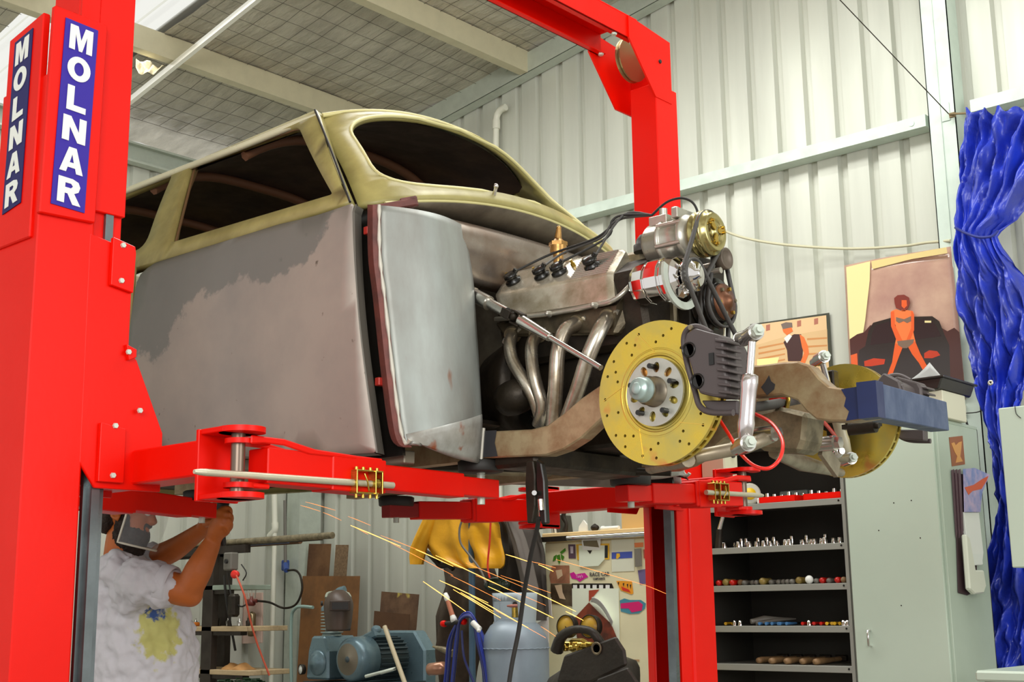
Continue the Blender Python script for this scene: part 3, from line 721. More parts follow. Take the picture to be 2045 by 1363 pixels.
# cowl underside, firewall roll and recessed firewall
US = mat('brown_bare_underside', flat(110, 100, 84), 0.5, 0.3, col2=flat(72, 62, 50), vscale=6)
P = [[WB(u)+V((0.002, 0, -0.004)), V((-2.575-0.01*(1-u*u), NC+0.60*u, 2.428+0.02*(1-u*u))), V((-2.64, NC+0.58*u, 2.40))] ]if 0 else None
P = []
for i in range(33):
    u = -1+2*i/32; P.append([WB(u)+V((0.0, 0, 0.0)), WB(u)+V((0.004, 0, -0.008)), V((-2.60-0.01*abs(u), NC+0.60*u, 2.425+0.045*(1-u*u))), V((-2.66, NC+0.59*u, 2.40+0.045*(1-u*u)))])
MB().grid(P).build('cowl_underside', US, car, solid=0.003)
mb = MB(); mb.tube([WB(-0.93+1.9*i/30) for i in range(31)], 0.0055, 6); mb.build('cowl_edge', mat('olive_edge', (0, 0, 0)), car)
P = []
for i in range(29):
    n = lerp(2.45, 3.55, i/28); k = 1-((n-NC)/0.6)**2
    x0 = -2.545+0.0*k
    row = [V((x0-0.06, n, 2.415+0.03*k)), V((x0-0.02, n, 2.405+0.025*k)), V((x0+0.01, n, 2.385+0.02*k)), V((x0+0.018, n, 2.35+0.012*k)), V((x0+0.005, n, 2.32)), V((x0-0.015, n, 2.29)), V((x0-0.02, n, 2.262)), V((x0-0.06, n, 2.245))]
    P.append(row)
MB().grid(P, flip=False).build('firewall_roll', mat('burnished_firewall', flat(160, 150, 140), 0.28, 0.65, col2=flat(120, 98, 82), vscale=5), car, solid=0.003)
mb = MB(); mb.box((-2.72, 2.42, 1.80), (-2.715, 3.58, 2.30)); mb.box((-2.72, 2.69, 1.80), (-2.60, 2.694, 2.27)); mb.box((-2.72, 3.306, 1.80), (-2.60, 3.31, 2.27))
mb.build('firewall', US, car)
# lower body rail below the door and hinge bracket near the screen
mb = MB(); mb.bar((-3.7, 2.42, 1.76), (-2.52, 2.42, 1.70), 0.04, 0.035); mb.build('sill_rail', mat('grey_sill', flat(132, 124, 108), 0.5, 0.3), car, bevel=0.003)
a0 = at(745, 418, n=2.36); a1 = at(832, 403, n=2.47)
mb = MB(); mb.bar(a0, a1, 0.012, 0.022); mb.bar(at(800, 408, n=2.44), at(834, 402, n=2.475), 0.02, 0.03); mb.build('bonnet_hinge', OXIDE, car, bevel=0.003)
sp = at(985, 398, n=2.82)
mb = MB(); mb.cyl(sp, sp+V((0.02, -0.01, 0.03)), 0.006, seg=10); mb.ball(sp+V((0.022, -0.011, 0.034)), 0.008); mb.cyl(sp-V((0.004, 0, 0.004)), sp+V((0.004, 0, 0.006)), 0.011, seg=10); mb.build('wiper_spindle', CHROME, car)
# ------------------------------------------------------------------ chassis
def nseq(pts, n): return [at(x, y, n=n) for x, y in pts]
for far in (0, 1):
    P0 = nseq([(936, 864), (1000, 861), (1060, 858), (1092, 850), (1125, 826), (1160, 796), (1195, 772), (1250, 748), (1330, 733), (1420, 730), (1515, 730), (1560, 724), (1592, 722), (1615, 730), (1635, 755), (1655, 772), (1690, 777), (1745, 767),
              (1745, 834), (1700, 842), (1660, 842), (1630, 838), (1610, 822), (1592, 800), (1560, 789), (1515, 792), (1420, 795), (1330, 800), (1250, 812), (1200, 838), (1160, 876), (1125, 898), (1090, 910), (1000, 914), (936, 917)], 2.68)
    if far: P0 = [p for p in P0 if p.x < -1.58]
    mb = MB(); mb.prism([mr(p, far) for p in P0], (0, 0.05 if not far else -0.05, 0))
    r = mb.build('chassis_rail', RAIL, car, bevel=0.004)
    if not far:
        pb = nseq([(948, 862), (992, 860), (988, 885), (994, 912), (948, 915)], 2.679); MB().prism(pb, (0, -0.001, 0)).build('primer_patch', mat('dark_primer', flat(52, 52, 56), 0.5, 0.1), r)
        pb = nseq([(1536, 750), (1528, 764), (1520, 774), (1532, 790), (1546, 778), (1548, 768), (1540, 762)], 2.679); MB().prism(pb, (0, -0.001, 0)).build('primer_patch', mat('dark_primer', (0, 0, 0)), r)
        pb = nseq([(1680, 778), (1743, 768), (1743, 833), (1690, 841), (1696, 822), (1686, 812), (1690, 795)], 2.679); MB().prism(pb, (0, -0.0012, 0)).build('primer_patch', NAVY, r)
    else:
        pass
mb = MB(); mb.bar((-4.0, 2.705, 1.75), (-2.50, 2.705, 1.75), 0.05, 0.075); mb.build('chassis_rail', RAIL, car)
mb = MB(); mb.bar((-3.75, 3.295, 1.75), (-2.50, 3.295, 1.75), 0.05, 0.075); mb.build('chassis_rail', RAIL, car)
mb = MB(); mb.bar((-1.318, 2.70, 1.744), (-1.452, 3.36, 1.79), 0.05, 0.078); mb.build('front_crossmember', BLUEP, car, bevel=0.002)
mb = MB(); mb.bar((-1.31, 2.66, 1.744), (-1.312, 2.70, 1.7445), 0.046, 0.082); mb.build('crossmember_cap', NAVY, car)
# long pipes and bars under the engine
for a, b, r_, m_ in (((846, 918, 2.86), (1335, 925, 3.25), 0.014, CAST), ((800, 930, 2.82), (1340, 944, 3.22), 0.012, CASTD), ((846, 940, 2.95), (1120, 948, 3.3), 0.010, CAST)):
    mb = MB(); mb.tube([at(a[0], a[1], n=a[2]), at(b[0], b[1], n=b[2])], r_, 10); mb.build('under_pipe', m_, car)
mb = MB(); mb.cbox(at(1140, 925, n=2.95), (0.16, 0.5, 0.06)); mb.build('gearbox_crossmember', CASTD, car, bevel=0.01)
# ------------------------------------------------------------------ engine
eng = MB()
eng.prism([(-2.56, 2.84, 2.00), (-2.56, 3.14, 2.00), (-2.56, 3.20, 2.20), (-2.56, 3.12, 2.26), (-2.56, 2.90, 2.26), (-2.56, 2.80, 2.20)], (0.54, 0, 0))
eng.prism([(-2.50, 2.88, 1.84), (-2.50, 3.12, 1.84), (-2.50, 3.12, 2.02), (-2.50, 2.88, 2.02)], (0.42, 0, 0))
e = eng.build('engine_block', CASTD, car, bevel=0.015)
mb = MB(); mb.lathe((-2.74, 3.0, 1.96), (1, 0, 0), [(0, 0.08), (0.04, 0.13), (0.16, 0.175), (0.19, 0.18), (0.2, 0.15)], 30); mb.build('bell_housing', CASTD, e)
mb = MB(); 
for i in range(10):
    p = at(1010+3*i, 800-10*i if i < 5 else 750+12*(i-5), n=2.80)
mb.lathe(at(1012, 800, n=2.78), (1, -0.2, 0.1), [(0, 0.03), (0.0, 0.048), (0.03, 0.052), (0.07, 0.05), (0.09, 0.035), (0.1, 0.02)], 20); mb.build('starter_motor', CASTD, e)
mb = MB(); mb.prism([(-2.44, 2.86, 1.86), (-2.10, 2.86, 1.86), (-2.12, 2.90, 1.74), (-2.42, 2.90, 1.74)], (0, 0.2, 0)); mb.build('oil_pan', CASTD, e, bevel=0.01)
# valve covers
def cover(far):
    OB0, OB1 = at(1000, 640, n=2.785), at(1226, 602, n=2.785)
    OT0, OT1 = at(984, 590, n=2.80), at(1222, 545, n=2.80)
    IT0, IT1 = at(1012, 545, n=2.90), at(1250, 494, n=2.90)
    IB0, IB1 = IT0+V((0, 0.05, -0.06)), IT1+V((0, 0.05, -0.06))
    rows = []
    for t, sc, dx in ((0.0, 0.80, 0), (0.02, 0.97, 0), (0.06, 1, 0), (0.5, 1, 0), (0.94, 1, 0), (0.98, 0.97, 0), (1.0, 0.90, 0.01)):
        q = [OB0.lerp(OB1, t), OT0.lerp(OT1, t), IT0.lerp(IT1, t), IB0.lerp(IB1, t)]
        base = (q[0]+q[3])/2
        loop = []
        for i in range(4):
            a, b, c = q[i-1], q[i], q[(i+1) % 4]
            for k in (0.12, 0.04): loop.append(b+(a-b)*k)
            for k in (0.04, 0.12): loop.append(b+(c-b)*k)
        rows.append([mr(base+(p-base)*sc, far) for p in loop])
    mb = MB(); mb.grid(rows, closeu=True, flip=bool(far)); mb.add(rows[0], [tuple(range(15, -1, -1))]); mb.add(rows[-1], [tuple(range(16))])
    vc = mb.build('valve_cover', mat('dirty_polished_cover', flat(216, 208, 190), 0.27, 0.6, col2=flat(160, 148, 124), vscale=11, bump=0.1, bscale=60, bdist=0.002), e)
    # gasket flange, rises round the front end
    fl = [at(990, 638, n=2.78), at(1015, 636, n=2.775), at(1098, 627, n=2.775), at(1189, 610, n=2.775), at(1225, 600, n=2.775), at(1250, 580, n=2.79), at(1270, 556, n=2.83), at(1278, 540, n=2.86)]
    mb = MB(); mb.tube([mr(p, far) for p in fl], 0.0075, 8, sub=5); mb.build('gasket_flange', ALU, e)
    for q in ((1098, 628), (1189, 611)):
        mb = MB(); c = mr(at(q[0], q[1], n=2.768), far); mb.cyl(c, c+V((0, -0.014 if not far else 0.014, 0)), 0.010, 0.007, 10); mb.ball(c+V((0, -0.012 if not far else .012, 0)), 0.007, 8, 6); mb.build('cover_bolt', GOLD if 0 else ALU, e)
    # fine ribs at the front of the top
    d = (OT1-OT0).normalized(); w = (IT1-OT1); nn = d.cross(w).normalized(); nn = nn if nn.z > 0 else -nn
    mb = MB()
    for i in range(12):
        k = 0.08+0.84*i/11; p = OT0+(OT1-OT0)*0.66+w*k; p2 = OT0+(OT1-OT0)*0.95+w*k
        mb.bar(mr(p+nn*0.001, far), mr(p2+nn*0.001, far), 0.0022, 0.004)
    mb.build('cover_rib', ALU, e, kind='stuff')
    # spark plug boots
    for i, (x, y) in enumerate(((1022, 560), (1083, 547), (1119, 537), (1183, 521))):
        k = [0.13, 0.38, 0.53, 0.80][i]; c = OT0+(OT1-OT0)*k+w*0.42+nn*0.001; c = mr(c, far); n2 = mr(nn, 0) if not far else V((nn.x, -nn.y, nn.z))
        mb = MB(); mb.lathe(c, n2, [(0, 0.0), (0.0, 0.025), (0.006, 0.025), (0.009, 0.018), (0.015, 0.018), (0.018, 0.022), (0.028, 0.021), (0.031, 0.014), (0.032, 0.0)], 16)
        mb.tube([c+n2*0.014, c+n2*0.032+V((0.02, 0.01, 0.01))], 0.008, 8)
        mb.build('plug_boot', BLKGL, e)
    for k in (0.06, 0.30, 0.62):
        c = mr(OT0+(OT1-OT0)*k+w*0.62, far); mb = MB(); n2 = nn if not far else V((nn.x, -nn.y, nn.z)); mb.cyl(c, c+n2*0.012, 0.008, 0.007, 6); mb.cyl(c+n2*0.012, c+n2*0.022, 0.004, seg=8); mb.build('cover_stud', GOLD, e)
    return OT0, OT1, w, nn
OT0, OT1, w_, nn_ = cover(0); cover(1)
# cylinder head under the cover
hd = [at(985, 645, n=2.80), at(1230, 606, n=2.80), at(1268, 560, n=2.84), at(1262, 640, n=2.84), at(1225, 668, n=2.80), at(1005, 672, n=2.80)]
for far in (0, 1):
    mb = MB(); mb.prism([mr(p, far) for p in hd], (0, 0.13 if not far else -0.13, 0)); mb.build('cylinder_head', mat('brown_cast_head', flat(92, 82, 64), 0.4, 0.6, var=0.5, vscale=22, bump=0.3, bscale=80, bdist=0.003), e, bevel=0.008)
mb = MB(); mb.prism([(-2.07, 2.94, 2.00), (-2.07, 2.94, 2.20), (-2.07, 2.96, 2.26), (-2.05, 3.12, 2.28), (-2.05, 3.2, 2.2), (-2.05, 3.16, 2.06), (-2.05, 3.08, 1.86), (-2.05, 2.92, 1.86)], (0.07, 0, 0)); mb.build('timing_cover', CAST, e, bevel=0.008)
# headers
HP = mat('header_pipe_steel', flat(206, 198, 184), 0.28, 0.88, col2=flat(158, 144, 124), vscale=14)
hdr = [[(1024, 668, 2.81), (1018, 690, 2.77), (1024, 722, 2.755), (1045, 757, 2.75), (1065, 792, 2.76), (1078, 830, 2.78)],
       [(1074, 668, 2.81), (1062, 690, 2.765), (1063, 730, 2.745), (1072, 772, 2.745), (1083, 812, 2.76), (1075, 850, 2.78)],
       [(1155, 645, 2.81), (1128, 662, 2.76), (1114, 705, 2.74), (1110, 770, 2.74), (1104, 850, 2.76)],
       [(1216, 632, 2.81), (1198, 660, 2.755), (1174, 715, 2.735), (1155, 775, 2.74), (1128, 850, 2.76)]]
for i, hpnts in enumerate(hdr):
    p3 = [at(x, y, n=n) for x, y, n in hpnts]
    for far in (0, 1):
        mb = MB(); mb.tube([mr(p, far) for p in p3], 0.0185 if i < 2 else 0.0215, 16, sub=5)
        hp = mb.build('header_pipe', HP, e)
        mb = MB(); c = mr(p3[0], far); d = (mr(p3[0], far)-mr(p3[1], far)).normalized(); mb.cyl(c-d*0.006, c+d*0.004, 0.026, seg=18); mb.build('header_flange', CAST, hp)
        for k in (-1, 1):
            mb = MB(); q = c+V((k*0.03, 0, k*0.012)); mb.cyl(q, q-d*0.014, 0.008, seg=6, smooth=False); mb.build('flange_bolt', ALU, hp)
# steering shaft
st = [at(946, 590, n=2.70), at(976, 606, n=2.70), at(1012, 625, n=2.69), at(1040, 640, n=2.685), at(1098, 674, n=2.68), at(1200, 735, n=2.66)]
mb = MB(); mb.cyl(st[0], st[1], 0.0215, seg=18); mb.cyl(st[0]+(st[0]-st[1])*1.0, st[0], 0.023, seg=18)
mb.cyl(st[1], st[2], 0.016, seg=16); mb.cyl(st[3], st[4], 0.017, 0.012, 16); mb.cyl(st[4], st[5], 0.008, seg=12); ss = mb.build('steering_shaft', BRIGHT, car)
d = (st[3]-st[2]).normalized(); a, b = frame(d)
mb = MB()
for k in (-1, 1): mb.bar(st[2]-d*0.006+a*0.017*k, st[2]+d*0.032+a*0.017*k, 0.006, 0.026)
for k in (-1, 1): mb.bar(st[3]+d*0.006+b*0.017*k, st[3]-d*0.032+b*0.017*k, 0.026, 0.006, up=b)
mb.ball((st[2]+st[3])/2, 0.015, 10, 6); mb.build('universal_joint', CASTD, ss, bevel=0.002)
# brass sender on the firewall
c = at(1115, 506, n=2.95)
mb = MB(); mb.cyl(c-V((0, 0, 0.06)), c-V((0, 0, 0.0)), 0.016, seg=12); mb.cyl(c, c+V((0, 0, 0.022)), 0.025, 0.026, 20); mb.cyl(c+V((0, 0, 0.022)), c+V((0, 0, 0.034)), 0.029, 0.029, 6, smooth=False); mb.cyl(c+V((0, 0, 0.034)), c+V((0, 0, 0.046)), 0.022, 0.010, 16)
mb.cyl(c+V((0, 0, 0.046)), c+V((0.004, 0, 0.075)), 0.012, 0.008, 10); mb.ball(c+V((0.004, 0, 0.078)), 0.008, 8, 6); mb.build('brass_sender', mat('aged_brass', flat(196, 150, 88), 0.3, 0.8, var=0.35, vscale=40), e)
# inlet manifold + ignition leads
mb = MB(); mb.box((-2.5, 2.93, 2.22), (-2.1, 3.07, 2.30)); mb.build('inlet_manifold', CAST, e, bevel=0.01)
jn = at(1302, 430, n=2.93)
for i, (x, y) in enumerate(((1030, 552), (1090, 540), (1126, 528), (1190, 510))):
    k = [0.13, 0.38, 0.53, 0.80][i]; c = OT0+(OT1-OT0)*k+w_*0.42+nn_*0.028+V((0.02, 0.01, 0.01))
    mid = [at(1100+i*28, 508-i*4, n=2.90), at(1185+i*14, 478-i*2, n=2.91), at(1222, 452-i*5, n=2.92), at(1245, 436-i*3+3*(i % 2), n=2.93)]
    mb = MB(); mb.tube([c]+[p for p in mid if p.x > c.x+0.01]+[jn], 0.0036, 8, sub=6); mb.build('ignition_lead', DGREY if i % 2 else BLACK, e)
mb = MB(); mb.tube([jn, at(1330, 405, n=2.93), at(1358, 396, n=2.93), at(1380, 402, n=2.93), at(1392, 420, n=2.93), at(1392, 440, n=2.93)], 0.0036, 8, sub=6); mb.build('ignition_lead', BLACK, e)
# air-conditioning compressor with gold clutch
cc = at(1424, 464, n=2.90)
mb = MB(); X = V((1, 0, 0))
mb.lathe(cc-X*0.205, X, [(0, 0.02), (0, 0.05), (0.012, 0.058), (0.05, 0.058), (0.052, 0.063), (0.062, 0.063), (0.064, 0.057), (0.12, 0.057), (0.122, 0.064), (0.135, 0.064), (0.15, 0.05), (0.155, 0.03)], 32)
for an in range(6):
    t = an*PI/3+0.4; mb.cyl(cc-X*0.15+V((0, 0.06*math.cos(t), 0.06*math.sin(t))), cc-X*0.07+V((0, 0.06*math.cos(t), 0.06*math.sin(t))), 0.007, seg=8)
mb.box((cc.x-0.19, cc.y-0.03, cc.z+0.045), (cc.x-0.13, cc.y+0.03, cc.z+0.075)); mb.cyl(cc+V((-0.16, 0, 0.06)), cc+V((-0.16, 0, 0.10)), 0.012, seg=10); mb.box((cc.x-0.10, cc.y-0.05, cc.z+0.05), (cc.x-0.08, cc.y+0.05, cc.z+0.08))
mb.cyl(cc+V((-0.10, -0.03, 0.055)), cc+V((-0.10, -0.03, 0.085)), 0.011, seg=10)
mb.build('air_compressor', ALU, e, bevel=0.002)
mb = MB(); mb.lathe(cc-X*0.045, X, [(0, 0.03), (0, 0.062), (0.006, 0.064), (0.012, 0.052), (0.018, 0.064), (0.022, 0.064), (0.028, 0.052), (0.034, 0.065), (0.040, 0.062), (0.042, 0.054), (0.052, 0.054), (0.055, 0.050), (0.055, 0.034), (0.052, 0.032), (0.052, 0.012), (0.058, 0.010), (0.058, 0.0)], 40); cl = mb.build('clutch_pulley', mat('gold_chromated_clutch', flat(178, 166, 112), 0.22, 0.9), e)
for an in range(3):
    t = an*2*PI/3+0.3; mb = MB(); a = V((0, math.cos(t), math.sin(t))); b = X.cross(a)
    mb.prism([cc+X*0.010+a*0.008+b*0.006, cc+X*0.010+a*0.040+b*0.010, cc+X*0.010+a*0.040-b*0.010, cc+X*0.010+a*0.008-b*0.006], X*0.004)
    for k in (-1, 1): mb.cyl(cc+X*0.012+a*0.033+b*0.007*k, cc+X*0.018+a*0.033+b*0.007*k, 0.0045, seg=8)
    mb.build('clutch_spring', GOLD, cl)
mb = MB(); mb.tube([cc+V((-0.01, 0.055+0.016*math.cos(t), 0.03+0.016*math.sin(t))) for t in [k*PI/8 for k in range(16)]], 0.0022, 6, closed=True); mb.build('lifting_eye', CASTD, cl)
# dome and thermostat housing
c = at(1290, 484, n=2.93); mb = MB(); mb.lathe(c-V((0, 0, 0.03)), (0, 0, 1), [(0, 0.036), (0.02, 0.036), (0.022, 0.030), (0.036, 0.028), (0.05, 0.018), (0.055, 0.0)], 24); mb.build('distributor_cap', DGREY, e)
# alternator
ca = at(1390, 548, n=2.81)
mb = MB(); mb.lathe(ca-X*0.19, X, [(0, 0.0), (0, 0.045), (0.010, 0.055), (0.02, 0.058), (0.052, 0.06), (0.054, 0.055), (0.060, 0.055), (0.062, 0.062), (0.10, 0.062), (0.102, 0.056), (0.108, 0.056), (0.11, 0.06), (0.14, 0.056), (0.155, 0.035), (0.16, 0.0)], 14, smooth=False)
al = mb.build('alternator', CHROME, e, bevel=0.001)
for i in range(10):
    t = i*PI/5; mb = MB(); mb.cbox(ca-X*0.165+V((0, 0.048*math.cos(t), 0.048*math.sin(t))), (0.03, 0.012, 0.014), Matrix.Rotation(t, 3, 'X')); mb.build('cooling_rib', CHROME, al, bevel=0.001)
mb = MB(); mb.lathe(ca-X*0.02, X, [(0, 0.03), (0, 0.044), (0.006, 0.046), (0.011, 0.036), (0.016, 0.046), (0.020, 0.044), (0.022, 0.034), (0.024, 0.034), (0.024, 0.014), (0.034, 0.012), (0.034, 0)], 30); mb.build('alternator_pulley', CHROME, al)
for i in range(8):
    t = i*PI/4; a = V((0, math.cos(t), math.sin(t))); mb = MB(); mb.prism([ca-X*0.04+a*0.015, ca-X*0.04+a*0.046, ca-X*0.025+a*0.044+X.cross(a)*0.01, ca-X*0.025+a*0.015], X.cross(a)*0.002); mb.build('fan_blade', CHROME, al)
# slotted mounting bracket (curved strap)
mb = MB(); arc = []
for k in range(15):
    t = lerp(PI*0.95, PI*1.75, k/14); arc.append(ca+V((-0.055, 0.0+0.085*math.cos(t)*-1*-1, 0.085*math.sin(t)-0.005)))
for r0, r1 in ((0.068, 0.088),):
    A = [ca+V((-0.05, r0*math.cos(lerp(PI*0.9, PI*1.75, k/14)), r0*math.sin(lerp(PI*0.9, PI*1.75, k/14)))) for k in range(15)]
    B = [ca+V((-0.05, r1*math.cos(lerp(PI*0.9, PI*1.75, k/14)), r1*math.sin(lerp(PI*0.9, PI*1.75, k/14)))) for k in range(15)]
    for k in range(14): mb.prism([A[k], B[k], B[k+1], A[k+1]], X*0.008)
mb.build('adjuster_strap', GALV, e)
# black water pump pulley, idler, belts
cw = at(1452, 602, n=3.02)
mb = MB(); mb.lathe(cw-X*0.075, X, [(0, 0.03), (0, 0.070), (0.004, 0.073), (0.012, 0.060), (0.02, 0.073), (0.026, 0.073), (0.034, 0.060), (0.042, 0.073), (0.048, 0.070), (0.05, 0.058), (0.056, 0.056), (0.066, 0.05), (0.066, 0.03)], 40); pu = mb.build('water_pump_pulley', BLKGL, e)
mb = MB(); mb.lathe(cw-X*0.01, X, [(0, 0.052), (0.006, 0.050), (0.010, 0.03), (0.016, 0.022), (0.024, 0.016), (0.028, 0)], 30); mb.build('pulley_hub', mat('rusty_bronze_hub', flat(128, 84, 60), 0.4, 0.7, var=0.4, vscale=30), pu)
for i in range(6):
    t = i*PI/3+0.2; q = cw+V((-0.004, 0.038*math.cos(t), 0.038*math.sin(t))); mb = MB(); bolt(mb, q, (1, 0, 0), 0.006, 0.01); mb.build('pulley_bolt', GOLD if i % 2 else CAST, pu)
ci = at(1452, 516, n=3.02)
mb = MB(); mb.lathe(ci-X*0.035, X, [(0, 0.02), (0, 0.031), (0.035, 0.031), (0.037, 0.027), (0.030, 0.022), (0.03, 0.0)], 26); mb.build('idler_pulley', mat('brown_grey_pulley', flat(104, 92, 80), 0.45, 0.3), e)
mb = MB(); mb.prism([(-2.0, 2.95, 2.08), (-2.0, 2.95, 2.27), (-2.0, 3.14, 2.27), (-2.0, 3.12, 2.06), (-2.0, 3.04, 1.88), (-2.0, 2.94, 1.88)], (0.04, 0, 0)); mb.cyl((-1.99, 3.0, 2.12), (-1.90, 3.0, 2.12), 0.05, seg=20); mb.build('accessory_bracket', CASTD, e, bevel=0.004)
mb = MB()
for q in ((1405, 600), (1412, 575), (1428, 505), (1440, 540), (1425, 530)):
    p = at(q[0], q[1], n=2.98); mb.cyl(p-X*0.03, p, 0.009, seg=8)
mb.build('bracket_studs', ALU, e, kind='stuff')
ccr = (-1.92, 3.0, 1.92)
mb = MB(); mb.lathe(V(ccr)-X*0.03, X, [(0, 0.02), (0, 0.07), (0.006, 0.073), (0.012, 0.062), (0.018, 0.073), (0.024, 0.07), (0.03, 0.02)], 32); mb.build('crank_pulley', BLKGL, e)
def belt(c1, r1, c2, r2, x, name='drive_belt'):
    c1, c2 = V(c1), V(c2); c1.x = c2.x = x; d = (c2-c1); L = d.length; d.normalize(); pr = V((0, -d.z, d.y)); pts = []
    for i in range(13): t = lerp(PI/2, -PI/2, i/12); pts.append(c2+d*r2*math.cos(t)+pr*r2*math.sin(t))
    for i in range(13): t = lerp(-PI/2, -3*PI/2, i/12); pts.append(c1+d*r1*math.cos(t)+pr*r1*math.sin(t))
    mb = MB(); n = len(pts); vs = []; cen = (c1+c2)/2
    for i, p in enumerate(pts):
        base = c2 if i < 13 else c1; o = (p-base).normalized(); vs += [p-X*0.006, p+X*0.006, p+X*0.006+o*0.006, p-X*0.006+o*0.006]
    fs = []
    for i in range(n):
        j = (i+1) % n
        for k in range(4): fs.append((i*4+k, i*4+(k+1) % 4, j*4+(k+1) % 4, j*4+k))
    mb.add(vs, fs, True); mb.build(name, DGREY, e)
belt(ca, 0.040, cc, 0.058, ca.x-0.010); belt(ccr, 0.066, ca, 0.040, ca.x-0.004); belt(ccr, 0.066, cw, 0.066, cw.x-0.04); belt(cw, 0.066, ci, 0.028, cw.x-0.018)
# ------------------------------------------------------------------ front suspension and brakes
def circ(cx, cy, r, n=28, ph=0): return [(cx+r*math.cos(2*PI*i/n+ph), cy+r*math.sin(2*PI*i/n+ph)) for i in range(n)]
DISC = at(1312, 784, n=2.43); RD = 0.168
HUBM = mat('dull_zinc_hub', flat(196, 196, 186), 0.4, 0.6, var=0.08, vscale=30)
def disc(c, far):
    c = V(c); sg = 1 if not far else -1
    fn = lambda dy: (lambda u, v: V((c.x+u, c.y+sg*dy, c.z+v)))
    holes = [circ(0, 0, 0.088, 36)]
    for k in range(10):
        for j, (rr, da) in enumerate(((0.150, 0.0), (0.132, 0.14), (0.151, 0.26), (0.118, 0.30))):
            if (k*4+j) % 11 == 10: continue
            an = k*2*PI/10+da; holes.append(circ(rr*math.cos(an), rr*math.sin(an), 0.0038, 7))
    ds = thing_part = MB(); ds.sheet(circ(0, 0, RD, 72), holes, fn(0), 0.03, smooth=False)
    d_ = ds.build('brake_disc', PASS, car, solid=0.009, weld=True, off=1 if 0 else -1)
    # true both faces
    mb = MB(); mb.lathe((c.x, c.y+sg*0.0095, c.z), (0, sg, 0), [(0, 0.0), (0, 0.158), (0.012, 0.158), (0.012, 0.0)], 60, smooth=False); mb.build('vent_core', CASTD, d_)
    mb = MB()
    for i in range(40):
        t = i*2*PI/40; a = V((math.cos(t), 0, math.sin(t))); b = V((-math.sin(t), 0, math.cos(t))); q = V((c.x, c.y+sg*0.0095, c.z))
        mb.prism([q+a*0.156+b*0.003, q+a*0.167+b*0.003, q+a*0.167-b*0.003, q+a*0.156-b*0.003], (0, sg*0.012, 0))
    mb.build('cooling_vane', PASS, d_, kind='stuff')
    mb = MB(); mb.lathe((c.x, c.y+sg*0.0215, c.z), (0, sg, 0), [(0, 0.09), (0, RD), (0.009, RD), (0.009, 0.09)], 60, smooth=False); mb.build('rear_face', PASS, d_)
    for k in range(5):
        an = k*2*PI/5+0.35; r0, r1 = 0.096, 0.155; p0 = (r0*math.cos(an), r0*math.sin(an)); p1 = (r1*math.cos(an+0.3), r1*math.sin(an+0.3)); mb = MB()
        mb.bar((c.x+p0[0], c.y-sg*0.0002, c.z+p0[1]), (c.x+p1[0], c.y-sg*0.0002, c.z+p1[1]), 0.0015, 0.0015, up=V((0, 1, 0))); mb.build('slot_groove', mat('slot_gold', flat(232, 196, 90), 0.4, 0.6), d_)
    # hat: bowl rising towards the viewer
    mb = MB(); mb.lathe((c.x, c.y+sg*0.006, c.z), (0, -sg, 0), [(0.004, 0.112), (0.0055, 0.108), (0.0065, 0.102), (0.0065, 0.100), (0.001, 0.097), (0.002, 0.094), (0.008, 0.0915), (0.008, 0.087), (0.004, 0.084), (-0.002, 0.082), (-0.002, 0.0)], 60); mb.build('disc_hat', PASS, d_)
    mb = MB(); hl = [circ(0, 0, 0.036, 32)]
    for k in range(10):
        an = k*2*PI/10+0.18; a = (math.cos(an), math.sin(an)); b = (-a[1], a[0]); ov = []
        for i in range(12):
            t = 2*PI*i/12; x = 0.057+0.0125*math.cos(t); y = 0.0085*math.sin(t); ov.append((a[0]*x+b[0]*y, a[1]*x+b[1]*y))
        hl.append(ov)
    mb.sheet(circ(0, 0, 0.079, 48), hl, lambda u, v: V((c.x+u, c.y-sg*0.010, c.z+v)), 0.02, smooth=False)
    hb = mb.build('hub_flange', HUBM, car, solid=0.006, weld=True, off=-1 if not far else 1)
    for k in range(5):
        an = k*2*PI/5+0.18+0.11; p = V((c.x+0.058*math.cos(an), c.y-sg*0.008, c.z+0.058*math.sin(an)))
        mb = MB(); mb.cyl(p+V((0, sg*0.008, 0)), p+V((0, -sg*0.022, 0)), 0.0062, seg=10); mb.build('wheel_stud', BLKGL, hb)
    p = V(c); mb = MB(); mb.lathe((c.x, c.y+sg*0.0, c.z), (0, -sg, 0), [(0, 0.036), (0.012, 0.036), (0.012, 0.0335), (0.038, 0.0335), (0.040, 0.031), (0.050, 0.030)], 36); mb.build('hub_nose', mat('machined_hub', flat(150, 140, 124), 0.35, 0.8), hb)
    mb = MB(); mb.lathe((c.x, c.y-sg*0.048, c.z), (0, -sg, 0), [(0, 0.0), (0, 0.029), (0.006, 0.029), (0.007, 0.0265), (0.024, 0.026), (0.028, 0.023), (0.0285, 0.014), (0.033, 0.0135), (0.035, 0.011), (0.035, 0.0)], 36); mb.build('dust_cap', mat('blue_zinc_cap', flat(172, 192, 188), 0.35, 0.5), hb)
disc(DISC, 0)
FD = at(1694, 842, n=3.52); disc(FD, 1)
CALM = mat('charcoal_caliper', flat(84, 76, 76), 0.5, 0.15, bump=0.1, bscale=80, bdist=0.001)
